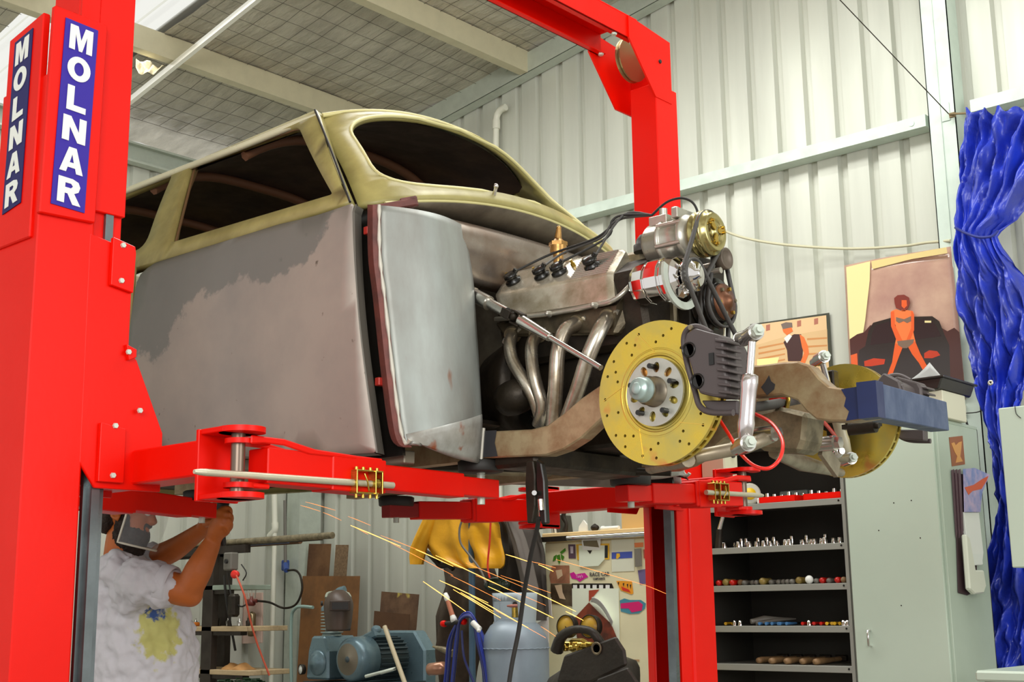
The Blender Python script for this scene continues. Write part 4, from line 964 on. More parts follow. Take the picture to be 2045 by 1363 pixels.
def caliper(far):
    def q(x, y, n): p = at(x, y, n=2.39); p = V((p.x, n, p.z)); 
    off = FD-DISC if far else V((0, 0, 0))
    def Q(x, y, n):
        p = at(x, y, n=2.40); p = V((p.x, n, p.z))
        if far: p = V((p.x+FD.x-DISC.x, FD.y-(n-DISC.y), p.z+FD.z-DISC.z))
        return p
    sg = -1 if far else 1
    body = [(1383, 690), (1390, 670), (1405, 660), (1432, 668), (1456, 674), (1464, 690), (1466, 730), (1472, 765), (1470, 798), (1445, 797), (1415, 790), (1407, 772), (1400, 745), (1392, 718)]
    mb = MB(); mb.prism([Q(x, y, 2.362) for x, y in body], (0, sg*0.055, 0)); cb = mb.build('brake_caliper', CALM, car, bevel=0.006, segs=2)
    mb = MB(); mb.prism([Q(x, y, 2.468) for x, y in [(1383, 690), (1405, 660), (1440, 680), (1455, 740), (1450, 792), (1415, 788), (1400, 745)]], (0, sg*0.03, 0)); mb.prism([Q(x, y, 2.40) for x, y in [(1425, 676), (1448, 690), (1458, 740), (1452, 790), (1435, 790)]], (0, sg*0.09, 0)); mb.build('caliper_bridge', CALM, cb, bevel=0.004)
    for i in range(8):
        y = 682+i*14.5; mb = MB(); mb.prism([Q(1450+i*1, y, 2.354), Q(1474+i*1.2, y+3, 2.354), Q(1476+i*1.2, y+9, 2.354), Q(1450+i*1, y+6, 2.354)], (0, sg*0.055, 0)); mb.build('caliper_fin', CALM, cb, bevel=0.0015)
    for x, y in ((1395, 704), (1412, 766)):
        c = Q(x, y, 2.362); mb = MB(); mb.lathe(c, (0, -sg, 0), [(-0.02, 0.0), (-0.018, 0.011), (0.0, 0.013), (0.0035, 0.0145), (0.0035, 0.017), (0, 0.018)], 20); mb.build('piston_bore', BLKGL, cb)
    mb = MB(); mb.tube([Q(1428, 668, 2.385), Q(1402, 655, 2.385), Q(1378, 660, 2.39), Q(1368, 682, 2.395), Q(1372, 725, 2.40), Q(1388, 782, 2.40), Q(1400, 812, 2.395), Q(1425, 825, 2.39), Q(1472, 826, 2.385)], 0.0075, 8, sub=5)
    mb.prism([Q(1400, 800, 2.40), Q(1472, 800, 2.40), Q(1472, 828, 2.40), Q(1415, 824, 2.40)], (0, sg*0.03, 0)); mb.build('caliper_bracket', CALM, cb, bevel=0.003)
    mb = MB(); c = Q(1392, 658, 2.378); mb.cyl(c, c+V((0, -sg*0.006, 0)), 0.006, seg=6); mb.build('guide_bolt', CAST, cb)
    mb = MB(); c = Q(1441, 722, 2.3605); mb.cbox(c, (0.012, 0.004, 0.026)); mb.build('lining_window', BLKGL, cb)
caliper(0); caliper(1)
# upright behind the disc and dust shield
for far in (0, 1):
    c = DISC if not far else FD; sg = -1 if far else 1
    mb = MB(); mb.cyl(c+V((0, sg*0.03, 0)), c+V((0, sg*0.12, 0)), 0.05, 0.04, 20); mb.bar(c+V((0.0, sg*0.09, -0.10)), c+V((0.0, sg*0.09, 0.14)), 0.035, 0.035); mb.build('upright', CASTD, car, bevel=0.004)
# coil-over dampers
def damper(top, low, m_body, flip=1):
    t, l = V(top), V(low); d = (l-t).normalized(); L = (l-t).length
    mb = MB(); mb.cyl(t, t+d*L*0.42, 0.0085, seg=14); dm = mb.build('damper_rod', CHROME, car)
    mb = MB(); mb.lathe(t+d*L*0.36, d, [(0, 0.010), (0.004, 0.0185), (0.022, 0.0195), (0.036, 0.0175), (L*0.40, 0.0170), (L*0.45, 0.0185), (L*0.58, 0.015), (L*0.60, 0.011)], 24); mb.build('damper_body', m_body, car)
    for c, nm in ((t, 1), (l, 0)):
        ax = V((0.78, -0.62, 0.05)).normalized()*flip
        mb = MB(); mb.cyl(c-ax*0.022, c+ax*0.022, 0.018, seg=20); mb.cyl(c-ax*0.055, c-ax*0.022, 0.013, seg=16); mb.cyl(c+ax*0.022, c+ax*0.028, 0.015, seg=16); mb.build('damper_eye', BRIGHT, car)
        mb = MB(); mb.cyl(c+ax*0.028, c+ax*0.038, 0.0135, seg=6, smooth=False); mb.cyl(c+ax*0.036, c+ax*0.046, 0.007, seg=10); mb.build('damper_bolt', GALV, car)
damper(at(1503, 668, n=2.36), at(1487, 889, n=2.36), mat('satin_chrome', flat(214, 206, 206), 0.2, 0.95))
damper(at(1640, 716, n=3.30), at(1694, 918, n=3.42), mat('painted_damper', flat(206, 200, 176), 0.4, 0.4))
# upper arm near side, lower arms, front cross beam, rack
mb = MB(); mb.tube([at(1478, 676, n=2.50), at(1500, 669, n=2.47)], 0.015, 12); mb.tube([at(1478, 676, n=2.50), at(1470, 700, n=2.62)], 0.015, 12); mb.build('upper_arm', BRIGHT, car)
mb = MB(); mb.prism([at(1500, 826, n=2.80), at(1555, 812, n=2.80), at(1610, 826, n=2.80), at(1605, 880, n=2.80), at(1595, 905, n=2.80), at(1515, 900, n=2.80), at(1500, 870, n=2.80)], (0, 0.10, 0.0)); mb.build('suspension_crossbeam', CAST, car, bevel=0.01)
mb = MB(); mb.tube([at(1390, 912, n=2.50), at(1490, 893, n=2.56), at(1540, 872, n=2.68)], 0.016, 12); mb.tube([at(1375, 920, n=2.47), at(1300, 935, n=2.75)], 0.016, 12); mb.build('lower_arm', mat('dull_arm_steel', flat(166, 154, 132), 0.4, 0.6, var=0.3, vscale=20), car)
mb = MB(); c = at(1525, 868, n=2.66); mb.cyl(c-V((0.03, 0, 0)), c+V((0.03, 0, 0)), 0.019, seg=20); mb.cyl(c+V((0.03, 0, 0)), c+V((0.044, 0, 0)), 0.014, seg=6, smooth=False); mb.build('arm_bush', BRIGHT, car)
mb = MB(); c = at(1640, 888, n=3.05); mb.cyl(c-V((0.04, 0, 0)), c+V((0.04, 0, 0)), 0.020, seg=20); mb.cyl(c+V((0.04, 0, 0)), c+V((0.056, 0, 0)), 0.016, seg=6, smooth=False); mb.build('arm_bush', BRIGHT, car)
mb = MB(); mb.tube([at(1545, 905, n=2.85), at(1600, 925, n=3.05), at(1680, 945, n=3.35)], [0.014, 0.022, 0.012], 10); mb.bar(at(1640, 895, n=3.06), at(1672, 940, n=3.15), 0.012, 0.045); mb.tube([at(1660, 915, n=3.3), at(1700, 915, n=3.42)], 0.012, 10); mb.build('lower_arm', mat('dull_arm_steel', (0, 0, 0)), car)
mb = MB(); mb.tube([at(1470, 815, n=2.60), at(1520, 812, n=2.70), at(1600, 798, n=3.0), at(1660, 790, n=3.3)], 0.0125, 10, sub=4); mb.build('sway_bar', DGREY, car)
for x, n in ((1553, 2.84),):
    c = at(x, 802, n=n); mb = MB(); mb.cbox(c, (0.04, 0.035, 0.05)); mb.build('sway_bush', RED, car, bevel=0.01)
    mb = MB(); mb.tube([c+V((0.026, 0, 0.028)), c+V((0.03, 0, 0)), c+V((0.02, 0, -0.028))], 0.006, 6, sub=3); mb.build('bush_clamp', GOLD, car)
mb = MB(); mb.tube([at(1436, 838, n=2.50), at(1458, 872, n=2.50), at(1478, 905, n=2.48), at(1505, 930, n=2.46), at(1535, 936, n=2.46), at(1558, 915, n=2.48), at(1562, 880, n=2.52), at(1540, 845, n=2.58), at(1505, 826, n=2.64)], 0.0042, 10, sub=6)
mb.build('brake_hose', mat('red_hose', flat(236, 30, 14), 0.3, coat=0.4), car)
mb = MB(); mb.tube([at(1585, 790, n=2.9), at(1610, 808, n=2.95), at(1640, 838, n=3.0), at(1668, 872, n=3.15), at(1672, 895, n=3.2)], 0.005, 10, sub=5); mb.build('brake_hose', mat('red_hose', (1, 0, 0)), car)
mb = MB(); c = at(1672, 903, n=3.18); mb.ball(c, 0.017); mb.cyl(c, c+V((0.02, -0.01, 0.0)), 0.009, seg=8); mb.build('ball_joint', CHROME, car)
mb = MB()
for x, y in ((1718, 855), (1742, 852)):
    c = at(x, y, n=3.25); mb.cyl(c-X*0.03, c+X*0.01, 0.018, seg=14); mb.cyl(c+X*0.01, c+X*0.02, 0.008, seg=8)
mb.box(at(1700, 842, n=3.3)-V((0.03, 0.0, 0.02)), at(1755, 848, n=3.3)+V((0, 0.02, 0.01))); mb.build('rack_mount', CASTD, car)
# ================================================================== BACK OF THE SHED
def top(mb, name, m, label, cat, group=None, **k): return mb.build(name, m, None, label=label, cat=cat, group=group, **k)
def poly(parent, name, pts, n, m, lift_=0.0, t=0.0006):
    P_ = [at(x, y, n=n) for x, y in pts]; P_ = [V((p.x, n-lift_, p.z)) for p in P_]
    return MB().prism(P_, (0, -t, 0)).build(name, m, parent)
def cm(name, r, g, b, rough=0.45, **k): return mat(name, flat(r, g, b), rough, **k)
# ---- steel tool cupboard: open bay and a closed door
NF = 5.60
sL = at(1405, 1200, n=NF).x; sM = at(1707, 1200, n=NF).x; sR = at(1890, 1100, n=NF).x
topz = at(1800, 848, n=NF).z
cup = thing('tool_cupboard', 'tall grey green steel cupboard with a closed right door and open shelves of tools', 'cupboard', ((sL+sR)/2, 5.85, 0))
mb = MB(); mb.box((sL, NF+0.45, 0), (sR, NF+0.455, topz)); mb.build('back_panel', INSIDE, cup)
mb = MB(); mb.box((sR-0.02, NF, 0), (sR, NF+0.45, topz)); mb.build('side_panel', GREYP, cup, bevel=0.002)
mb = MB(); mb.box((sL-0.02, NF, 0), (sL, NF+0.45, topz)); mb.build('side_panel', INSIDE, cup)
mb = MB(); mb.box((sL-0.02, NF, topz), (sR, NF+0.455, topz+0.015)); mb.build('top_panel', GREYP, cup, bevel=0.002)
mb = MB(); mb.box((sM-0.035, NF-0.002, 0), (sM-0.018, NF+0.03, topz)); mb.box((sM-0.018, NF+0.01, 0), (sM, NF+0.45, topz)); mb.build('centre_post', GREYS, cup)
mb = MB(); mb.box((sM, NF-0.022, 0.06), (sR-0.012, NF-0.002, topz-0.008)); dr = mb.build('door', GREYP, cup, bevel=0.004)
hx = at(1739, 1275, n=NF-0.022)
mb = MB(); mb.tube([hx+V((0, 0, 0.035)), hx+V((0, -0.025, 0.033)), hx+V((0, -0.025, -0.033)), hx+V((0, 0, -0.035))], 0.005, 8); mb.build('door_handle', CHROME, dr)
for x, y in ((1755, 1060), (1785, 1005), (1820, 1000), (1838, 1075), (1800, 1210)):
    p = at(x, y, n=NF-0.022); mb = MB(); mb.cyl(p, p-V((0, 0.001, 0)), 0.003, seg=6); mb.build('paint_chip', BLKGL, dr)
shz = []
for y in (1003, 1090, 1168, 1251, 1329):
    z = at(1560, y, n=NF).z; shz.append(z)
    mb = MB(); mb.box((sL, NF+0.004, z-0.004), (sM-0.035, NF+0.44, z)); mb.box((sL, NF, z-0.03), (sM-0.035, NF+0.004, z)); sh = mb.build('shelf', GREYS, cup, bevel=0.0015)
    for sx in (sL+0.03, sM-0.05):
        mb = MB(); mb.cyl((sx, NF, z-0.012), (sx, NF-0.002, z-0.012), 0.005, seg=8); mb.build('shelf_bolt', BLKGL, sh)
# tools on the shelves
def on(px_, y, zi): p = at(px_, y, n=NF+0.03); return p.x
ORD = ['leftmost', 'second from the left', 'third from the left', 'fourth from the left', 'fifth from the left', 'sixth from the left', 'seventh from the left', 'eighth from the left', 'ninth from the left', 'tenth from the left']
def scatter(proto, zi, xs, labels, group, jit=0.09, rot=None):
    """copies of proto standing on shelf zi at photo columns xs"""
    base = proto['label']
    for i, x in enumerate(xs):
        s0 = at(x, 1100, n=NF+0.08).x
        o = proto if i == 0 else copy_tree(proto)
        o.location = (s0, NF+0.05+rnd.random()*jit, shz[zi]+0.0005); o.rotation_euler = (0, 0, rnd.uniform(-0.6, 0.6) if rot is None else rot+rnd.uniform(-0.06, 0.06))
        o['group'] = group
        if 1 < len(xs) <= 10: o['label'] = base+', '+(ORD[i] if i < len(xs)-1 else 'rightmost')
def newp(name, label, cat):
    return thing(name, label, cat, (0, 0, 0))
so = newp('socket', 'small bright chrome socket on the second shelf from the top', 'socket')
mb = MB(); mb.lathe((0, 0, 0), (0, 0, 1), [(0, 0.013), (0.028, 0.013), (0.030, 0.011), (0.030, 0.007), (0.018, 0.007), (0.018, 0.0)], 12); mb.build('socket_body', CHROME, so)
scatter(so, 1, [1442+9.5*i+rnd.uniform(-3, 3) for i in range(26)], None, 'chrome sockets on the second shelf', 0.10)
so2 = newp('deep_socket', 'tall deep chrome socket standing at the back of the second shelf', 'socket')
mb = MB(); mb.lathe((0, 0, 0), (0, 0, 1), [(0, 0.011), (0.05, 0.012), (0.056, 0.010), (0.056, 0.006), (0.04, 0.006), (0.04, 0.0)], 12); mb.build('socket_body', CHROME, so2)
scatter(so2, 1, [1458, 1468, 1492, 1510, 1524, 1560, 1590, 1628], None, 'deep sockets on the second shelf', 0.02)
for i, c in enumerate(so2.users_collection[0].objects):
    if c.get('label', '').startswith('tall deep'): c.location.y = NF+0.19
ra = newp('ratchet', 'chrome ratchet spanner lying across the sockets', 'ratchet')
ra.location = (at(1530, 1080, n=NF+0.1).x, NF+0.17, shz[1]+0.004)
mb = MB(); mb.tube([(0, 0, 0.008), (0.1, 0, 0.008), (0.2, 0.01, 0.008)], [0.007, 0.006, 0.009], 8); mb.cyl((0.2, 0.01, 0.0), (0.2, 0.01, 0.02), 0.017, seg=16); mb.build('ratchet_body', CHROME, ra)
# hanging air tool at the left end
hw = thing('air_hammer', 'chrome air tool leaning at the left end of the second shelf', 'air tool', at(1440, 1090, n=NF+0.04))
a = at(1447, 1022, n=NF+0.02); b = at(1437, 1058, n=NF+0.02)
mb = MB(); mb.cyl(a, b, 0.011, 0.013, 12); mb.tube([a, a+V((0.03, 0, 0.012)), a+V((0.05, 0, 0.0))], 0.007, 8); mb.build('tool_barrel', CHROME, hw)
mb = MB(); mb.cyl(b, V((b.x-0.012, b.y, shz[1]+0.002)), 0.016, 0.018, 12); mb.build('tool_grip', CASTD, hw)
# screwdrivers: handle ends towards us
def screwdriver(name, label, m, r=0.014):
    o = newp(name, label, 'screwdriver')
    mb = MB(); mb.lathe((0, -0.0, r), (0, 1, 0), [(0, 0.0), (0.002, r*0.8), (0.01, r), (0.05, r*0.85), (0.085, r), (0.09, r*0.5)], 12); mb.build('handle', m, o)
    mb = MB(); mb.cyl((0, 0.09, r), (0, 0.2, r), 0.003, seg=6); mb.build('blade', BRIGHT, o); return o
AM = cm('amber_plastic', 150, 128, 66, 0.3); RDH = cm('red_plastic', 200, 26, 14, 0.3); BLH = cm('blue_plastic', 70, 120, 170, 0.3); GRH = cm('grey_handle', 112, 108, 100, 0.5); WOOD = cm('worn_wood', 150, 116, 78, 0.6, var=0.3, vscale=30)
scatter(screwdriver('screwdriver', 'amber handled screwdriver lying on the third shelf', AM, 0.018), 2, [1450, 1523, 1594], None, 'amber screwdrivers on the third shelf', 0.01, 0.0)
scatter(screwdriver('screwdriver', 'red handled screwdriver lying on the third shelf', RDH, 0.015), 2, [1436, 1463, 1641, 1673], None, 'red screwdrivers on the third shelf', 0.01, 0.0)
scatter(screwdriver('screwdriver', 'grey handled screwdriver lying on the third shelf', GRH, 0.013), 2, [1486, 1500, 1510, 1538, 1552, 1562, 1572, 1582, 1630, 1655], None, 'grey screwdrivers on the third shelf', 0.02, 0.0)
scatter(screwdriver('chisel', 'brown wooden handled chisel on the third shelf', WOOD, 0.015), 2, [1476, 1686], None, 'wooden handled chisels', 0.06, 0.2)
mb = MB(); mb.ball((0, 0, 0.02), 0.02, 14, 8); gb = newp('knob', 'white ball knob on the third shelf among screwdrivers', 'knob'); mb.build('ball', WHITE, gb); mb = MB(); mb.cyl((0, 0, 0.0), (0, 0.06, 0.012), 0.006, seg=8); mb.build('stem', BRIGHT, gb); scatter(gb, 2, [1619], None, 'knob on the third shelf', 0.0)
# pliers etc on the fourth shelf
def pliers(name, label, m):
    o = newp(name, label, 'pliers')
    for k in (-1, 1):
        mb = MB(); mb.tube([V((k*0.018, 0, 0.010)), V((k*0.022, 0.05, 0.010)), V((k*0.006, 0.11, 0.010))], [0.008, 0.007, 0.006], 8); mb.build('handle', m, o)
    mb = MB(); mb.prism([(-0.012, 0.10, 0.003), (0.012, 0.10, 0.003), (0.01, 0.13, 0.003), (0.002, 0.17, 0.003), (-0.002, 0.17, 0.003), (-0.01, 0.13, 0.003)], (0, 0, 0.012)); mb.build('jaws', CASTD, o); return o
scatter(pliers('pliers', 'blue handled pliers lying on the fourth shelf', BLH), 3, [1522, 1545, 1562], None, 'blue pliers on the fourth shelf', 0.01, 0.0)
scatter(pliers('pliers', 'red handled pliers lying on the fourth shelf', RDH), 3, [1606, 1628], None, 'red pliers on the fourth shelf', 0.01, 0.0)
scatter(pliers('pliers', 'yellow handled pliers lying on the fourth shelf', cm('yellow_plastic', 220, 170, 20)), 3, [1450, 1655, 1662], None, 'yellow pliers on the fourth shelf', 0.06, 0.3)
so3 = newp('socket', 'small chrome socket at the front of the fourth shelf', 'socket')
mb = MB(); mb.lathe((0, 0, 0), (0, 0, 1), [(0, 0.012), (0.026, 0.012), (0.026, 0.006), (0.012, 0.006), (0.012, 0.0)], 10); mb.build('socket_body', CHROME, so3)
scatter(so3, 3, [1464, 1478, 1612, 1680, 1688], None, 'loose sockets on the fourth shelf', 0.02)
sn = thing('tin_snips', 'long grey tin snips lying on the fourth shelf', 'snips', (at(1530, 1240, n=NF+0.1).x, NF+0.12, shz[3]))
a = V((at(1508, 1240, n=NF+0.1).x, NF+0.06, shz[3]+0.02)); b = V((at(1580, 1225, n=NF+0.2).x, NF+0.24, shz[3]+0.03))
mb = MB(); mb.tube([a, a.lerp(b, 0.3)+V((0, 0, 0.008)), a.lerp(b, 0.7), b], [0.012, 0.018, 0.012, 0.004], 10); mb.build('snips_handle', GRH, sn)
mb = MB(); mb.tube([a+V((0.03, 0, -0.01)), a.lerp(b, 0.4)+V((0.03, 0, 0)), b], [0.01, 0.01, 0.004], 8); mb.build('snips_handle', GRH, sn)
# hammers on the fifth shelf
hm = newp('hammer', 'worn wooden hammer handle pointing out on the bottom visible shelf', 'hammer')
mb = MB(); mb.lathe((0, -0.03, 0.016), (0, 1, 0.02), [(0, 0.0), (0.002, 0.013), (0.03, 0.016), (0.12, 0.013), (0.24, 0.010)], 12); mb.build('handle', WOOD, hm)
mb = MB(); mb.cbox((0, 0.22, 0.024), (0.06, 0.03, 0.03)); mb.build('hammer_head', CASTD, hm, bevel=0.005)
scatter(hm, 4, [1508, 1538, 1568, 1596, 1624], None, 'hammers on the bottom shelf', 0.04, 0.0)
# red trays on the top shelf
tr = newp('socket_tray', 'red open metal tray of sockets at the front of the top shelf', 'tray')
mb = MB(); mb.box((-0.10, 0, 0), (0.10, 0.10, 0.004)); mb.box((-0.10, 0, 0), (0.10, 0.004, 0.03)); mb.box((-0.10, 0.096, 0), (0.10, 0.10, 0.03)); mb.box((-0.10, 0, 0), (-0.096, 0.1, 0.03)); mb.box((0.096, 0, 0), (0.1, 0.1, 0.03)); mb.build('tray', RED, tr)
for i in range(5):
    mb = MB(); mb.cyl((-0.08+0.04*i, 0.05, 0.004), (-0.08+0.04*i, 0.05, 0.05-0.006*(i % 3)), 0.013, 0.010, 10); mb.build('stored_socket', CHROME, tr)
for i, (x, dy, dz, lb) in enumerate(((1560, 0.01, 0, 'red open metal tray of sockets at the front left of the top shelf'), (1650, 0.01, 0, 'red open metal tray of sockets at the front right of the top shelf'), (1562, 0.14, 0.0, 'red tray of sockets behind at the left of the top shelf'), (1653, 0.14, 0.0, 'red tray of sockets behind at the right of the top shelf'))):
    o = tr if i == 0 else copy_tree(tr)
    o.location = (at(x, 1000, n=NF+0.05).x, NF+dy, shz[0]+dz+0.0005); o['group'] = 'red socket trays'; o['label'] = lb
mb = MB(); p = at(1524, 992, n=NF+0.02); mb.cbox((p.x, p.y+0.02, shz[0]+0.014), (0.075, 0.04, 0.027)); wb = mb.build('battery_box', WHITE, None, bevel=0.004, label='small white box at the left front of the top shelf', cat='box')
mb = MB(); p = at(1530, 975, n=NF+0.2); mb.prism([(p.x-0.12, NF+0.3, shz[0]+0.001), (p.x+0.12, NF+0.3, shz[0]+0.001), (p.x+0.10, NF+0.3, shz[0]+0.05), (p.x, NF+0.3, shz[0]+0.03), (p.x-0.10, NF+0.3, shz[0]+0.06)], (0, 0.05, 0)); mb.build('folded_rag', cm('mustard_cloth', 200, 150, 30, 0.8), None, label='folded mustard cloth at the back of the top shelf', cat='cloth')
mb = MB(); mb.box((p.x-0.02, NF+0.36, shz[0]+0.001), (p.x+0.14, NF+0.40, shz[0]+0.085)); mb.build('grey_case', cm('grey_case', 130, 140, 136), None, bevel=0.006, label='grey plastic case at the back of the top shelf', cat='case')
sg = thing('angle_grinder_disc_pack', 'clear round pack of yellow discs at the left of the top shelf', 'disc pack', (at(1495, 985, n=NF+0.05).x, NF+0.06, shz[0]))
c = V((at(1495, 985, n=NF+0.05).x, NF+0.06, shz[0]+0.055)); mb = MB(); mb.lathe(c, (0.6, -0.8, 0.0), [(-0.012, 0), (-0.012, 0.05), (0.012, 0.054), (0.014, 0.045), (0.014, 0)], 24); mb.build('pack_shell', cm('silver_pack', 190, 190, 176, 0.3), sg)
mb = MB(); mb.lathe(c+V((0.009, -0.012, 0)), (0.6, -0.8, 0), [(0, 0), (0, 0.03), (0.002, 0.03), (0.002, 0)], 20); mb.build('pack_label', cm('yellow_card', 230, 190, 30), sg)
# ---- on top of the cupboard
mb = MB(); a = at(1832, 795, n=NF+0.02); b = at(1902, 850, n=NF+0.05)
zt = topz+0.0155
wbx = thing('white_box', 'small off-white box standing on top of the tall cupboard', 'box', ((a.x+b.x)/2, NF+0.15, zt))
x1 = at(1862, 820, n=NF).x
mb = MB(); mb.box((x1-0.20, NF+0.03, zt), (x1+0.04, NF+0.28, zt+0.125)); mb.build('carton', cm('offwhite_card', 216, 214, 192, 0.6), wbx, bevel=0.003)
zb = zt+0.1255
mb = MB(); xs0 = at(1760, 770, n=NF+0.05).x
bt = thing('black_tray', 'flat glossy black tray on the white box under the big poster', 'tray', (x1-0.2, NF+0.15, zb))
mb = MB(); mb.prism([(x1-0.40, NF+0.0, zb), (x1+0.035, NF+0.0, zb), (x1+0.06, NF+0.0, zb+0.055), (x1-0.42, NF+0.0, zb+0.055)], (0, 0.36, 0)); mb.build('tray_body', cm('black_plastic', 34, 30, 28, 0.3), bt, bevel=0.006)
mb = MB(); mb.box((x1-0.43, NF-0.012, zb+0.05), (x1+0.07, NF+0.37, zb+0.06)); mb.build('tray_rim', cm('black_plastic', 0, 0, 0), bt, bevel=0.003)
pp = thing('curled_paper', 'curled grey sheet of paper sticking up from the black tray', 'paper', (x1-0.1, NF+0.1, zb+0.06))
P_ = [[V((x1-0.22+0.24*i/8, NF+0.10+0.02*math.sin(i*0.5), zb+0.0605+(0.085*(i/6)**1.6 if i <= 6 else 0.085*(1-(i-6)/2.2))*j/3)) for j in range(4)] for i in range(9)]
MB().grid(P_).build('sheet', cm('grey_paper', 176, 178, 176, 0.6), pp, solid=0.0008)
# pinned stickers on the cupboard side + pouch of magazines
def side(x, y): return at(x, y, s=sR+0.001)
def spoly(parent, name, pts, m, off=0.0, t=0.001):
    P_ = [side(x, y)+V((off, 0, 0)) for x, y in pts]; return MB().prism(P_, (t, 0, 0)).build(name, m, parent)
st_ = spoly(None, 'copper_picture', [(1895, 874), (1922, 871), (1927, 928), (1901, 932)], cm('copper_print', 150, 84, 44, 0.4)); meta(st_, 'copper coloured eagle picture stuck on the cupboard side', 'sticker')
spoly(st_, 'eagle_print', [(1899, 886), (1905, 884), (1908, 890), (1914, 884), (1920, 882), (1919, 896), (1917, 912), (1922, 922), (1908, 925), (1911, 912), (1906, 904)], cm('gold_print', 214, 150, 74, 0.35), 0.0012)
pou = thing('magazine_pouch', 'white wall pouch on the cupboard side stuffed with magazines', 'pouch', side(1930, 1180))
def vol(parent, name, pts, o0, o1, m, bev=0.002):
    P_ = [side(x, y)+V((o0, 0, 0)) for x, y in pts]; return MB().prism(P_, (o1-o0, 0, 0)).build(name, m, parent, bevel=bev)
vol(pou, 'pouch_back', [(1904, 945), (1938, 950), (1946, 1040), (1950, 1180), (1930, 1190), (1912, 1185), (1908, 1060)], 0.001, 0.006, cm('dark_plum_card', 62, 40, 44, 0.6))
vol(pou, 'pouch_pocket', [(1910, 1068), (1918, 1075), (1930, 1140), (1946, 1140), (1951, 1172), (1946, 1186), (1928, 1188), (1918, 1178)], 0.02, 0.045, cm('ivory_plastic', 226, 228, 212, 0.35), 0.006)
vol(pou, 'catalogue', [(1916, 1024), (1946, 1024), (1955, 1105), (1952, 1130), (1928, 1130), (1924, 1105)], 0.008, 0.022, WHITE)
vol(pou, 'colour_magazine', [(1913, 938), (1935, 936), (1966, 950), (1958, 966), (1950, 985), (1946, 1024), (1915, 1024)], 0.024, 0.028, cm('blue_print', 122, 140, 196, 0.4, col2=flat(196, 176, 206), vscale=16), 0.0)
vol(pou, 'magazine_figure', [(1914, 975), (1932, 970), (1950, 958), (1962, 952), (1958, 962), (1948, 978), (1930, 982), (1922, 990)], 0.0285, 0.0292, cm('orange_print', 214, 92, 52, 0.4), 0.0)
for k in range(3): vol(pou, 'magazine', [(1898+k*4, 940), (1902+k*4, 938), (1910+k*3, 1060), (1907+k*3, 1075)], 0.004+k*0.006, 0.008+k*0.006, cm('plum_magazine', 88, 64, 72, 0.4), 0.0)
vol(pou, 'note_card', [(1926, 1108), (1951, 1107), (1953, 1128), (1929, 1130)], 0.0225, 0.0232, cm('paper_white', 232, 236, 230, 0.6), 0.0)
# loose cables and outlet beside the column
ob = MB(); c = at(1920, 820, n=WN-0.14); ob.cbox(c, (0.05, 0.02, 0.05)); top(ob, 'power_outlet', PVC, 'small white power outlet on the pale steel column', 'outlet', bevel=0.003)
mb = MB(); mb.tube([at(1925, 830, n=6.4), at(1938, 870, n=6.42), at(1942, 920, n=6.44), at(1938, 960, n=6.45), at(1940, 1200, n=6.46)], 0.006, 8, sub=4); top(mb, 'power_cable', BLACK, 'black cable hanging behind the tall cupboard', 'cable')
mb = MB(); mb.tube([at(1918, 826, n=6.4), at(1950, 824, n=6.38), at(1975, 815, n=6.35)], 0.003, 6, sub=4); top(mb, 'thin_wire', BLACK, 'thin dark wire running from the outlet to the tarp', 'wire')
# ---- posters
NP = 6.46
po = thing('poster', 'large glossy poster of a woman in a bikini before a dark car', 'poster', at(1810, 790, n=NP))
PW = cm('poster_sky', 204, 168, 146, 0.16, col2=flat(172, 130, 118), vscale=2.6, coat=0.6)
# slightly bowed sheet
ca_, cb_, cc_, cd_ = at(1686, 531, n=NP), at(1899, 492, n=NP), at(1930, 798, n=NP), at(1700, 768, n=NP)
def bow(u, v): p = ca_.lerp(cb_, u).lerp(cd_.lerp(cc_, u), v); p.y -= 0.012*math.sin(PI*u)*(1-0.5*v)+0.006*math.sin(5*u+2*v); return p
MB().grid([[bow(i/16, j/10) for j in range(11)] for i in range(17)], flip=True).build('sheet', PW, po, solid=0.001)
def pp_(name, pts, m, k=1, par=po, n=NP-0.0225): return poly(par, name, pts, n, m, 0.0004*k, 0.0003)
YG = cm('poster_glow', 240, 222, 160, 0.2, coat=0.5)
pp_('print_patch', [(1690, 534), (1738, 522), (1737, 560), (1728, 640), (1722, 676), (1697, 682)], YG, 1)
pp_('print_patch', [(1740, 522), (1890, 494), (1892, 506), (1820, 518), (1742, 538)], cm('poster_yellow', 226, 204, 140, 0.2, coat=.5), 1)
pp_('print_patch', [(1697, 678), (1712, 668), (1726, 664), (1738, 650), (1880, 655), (1892, 662), (1906, 655), (1916, 664), (1928, 792), (1702, 764)], cm('poster_maroon', 74, 34, 30, 0.2, coat=.5), 2)
DK = cm('poster_black_car', 40, 26, 24, 0.15, coat=.6)
pp_('print_car', [(1716, 700), (1728, 692), (1735, 660), (1744, 645), (1784, 634), (1862, 632), (1876, 642), (1886, 668), (1896, 690), (1898, 755), (1890, 762), (1712, 758)], DK, 3)
pp_('print_patch', [(1738, 690), (1742, 665), (1750, 650), (1786, 640), (1856, 638), (1868, 648), (1880, 672)], cm('poster_windscreen', 52, 34, 36, 0.1), 4)
pp_('print_patch', [(1699, 710), (1712, 706), (1714, 745), (1701, 742)], cm('poster_orange', 222, 96, 50, 0.2), 3)
LR = cm('poster_tail_red', 190, 60, 36, 0.2)
for q in ([(1726, 722), (1745, 716), (1768, 718), (1766, 728), (1740, 732), (1727, 732)], [(1846, 706), (1856, 700), (1872, 702), (1878, 710), (1862, 716), (1846, 716)]): pp_('print_patch', q, LR, 4)
pp_('print_patch', [(1847, 641), (1860, 641), (1860, 645), (1847, 645)], YG, 5)
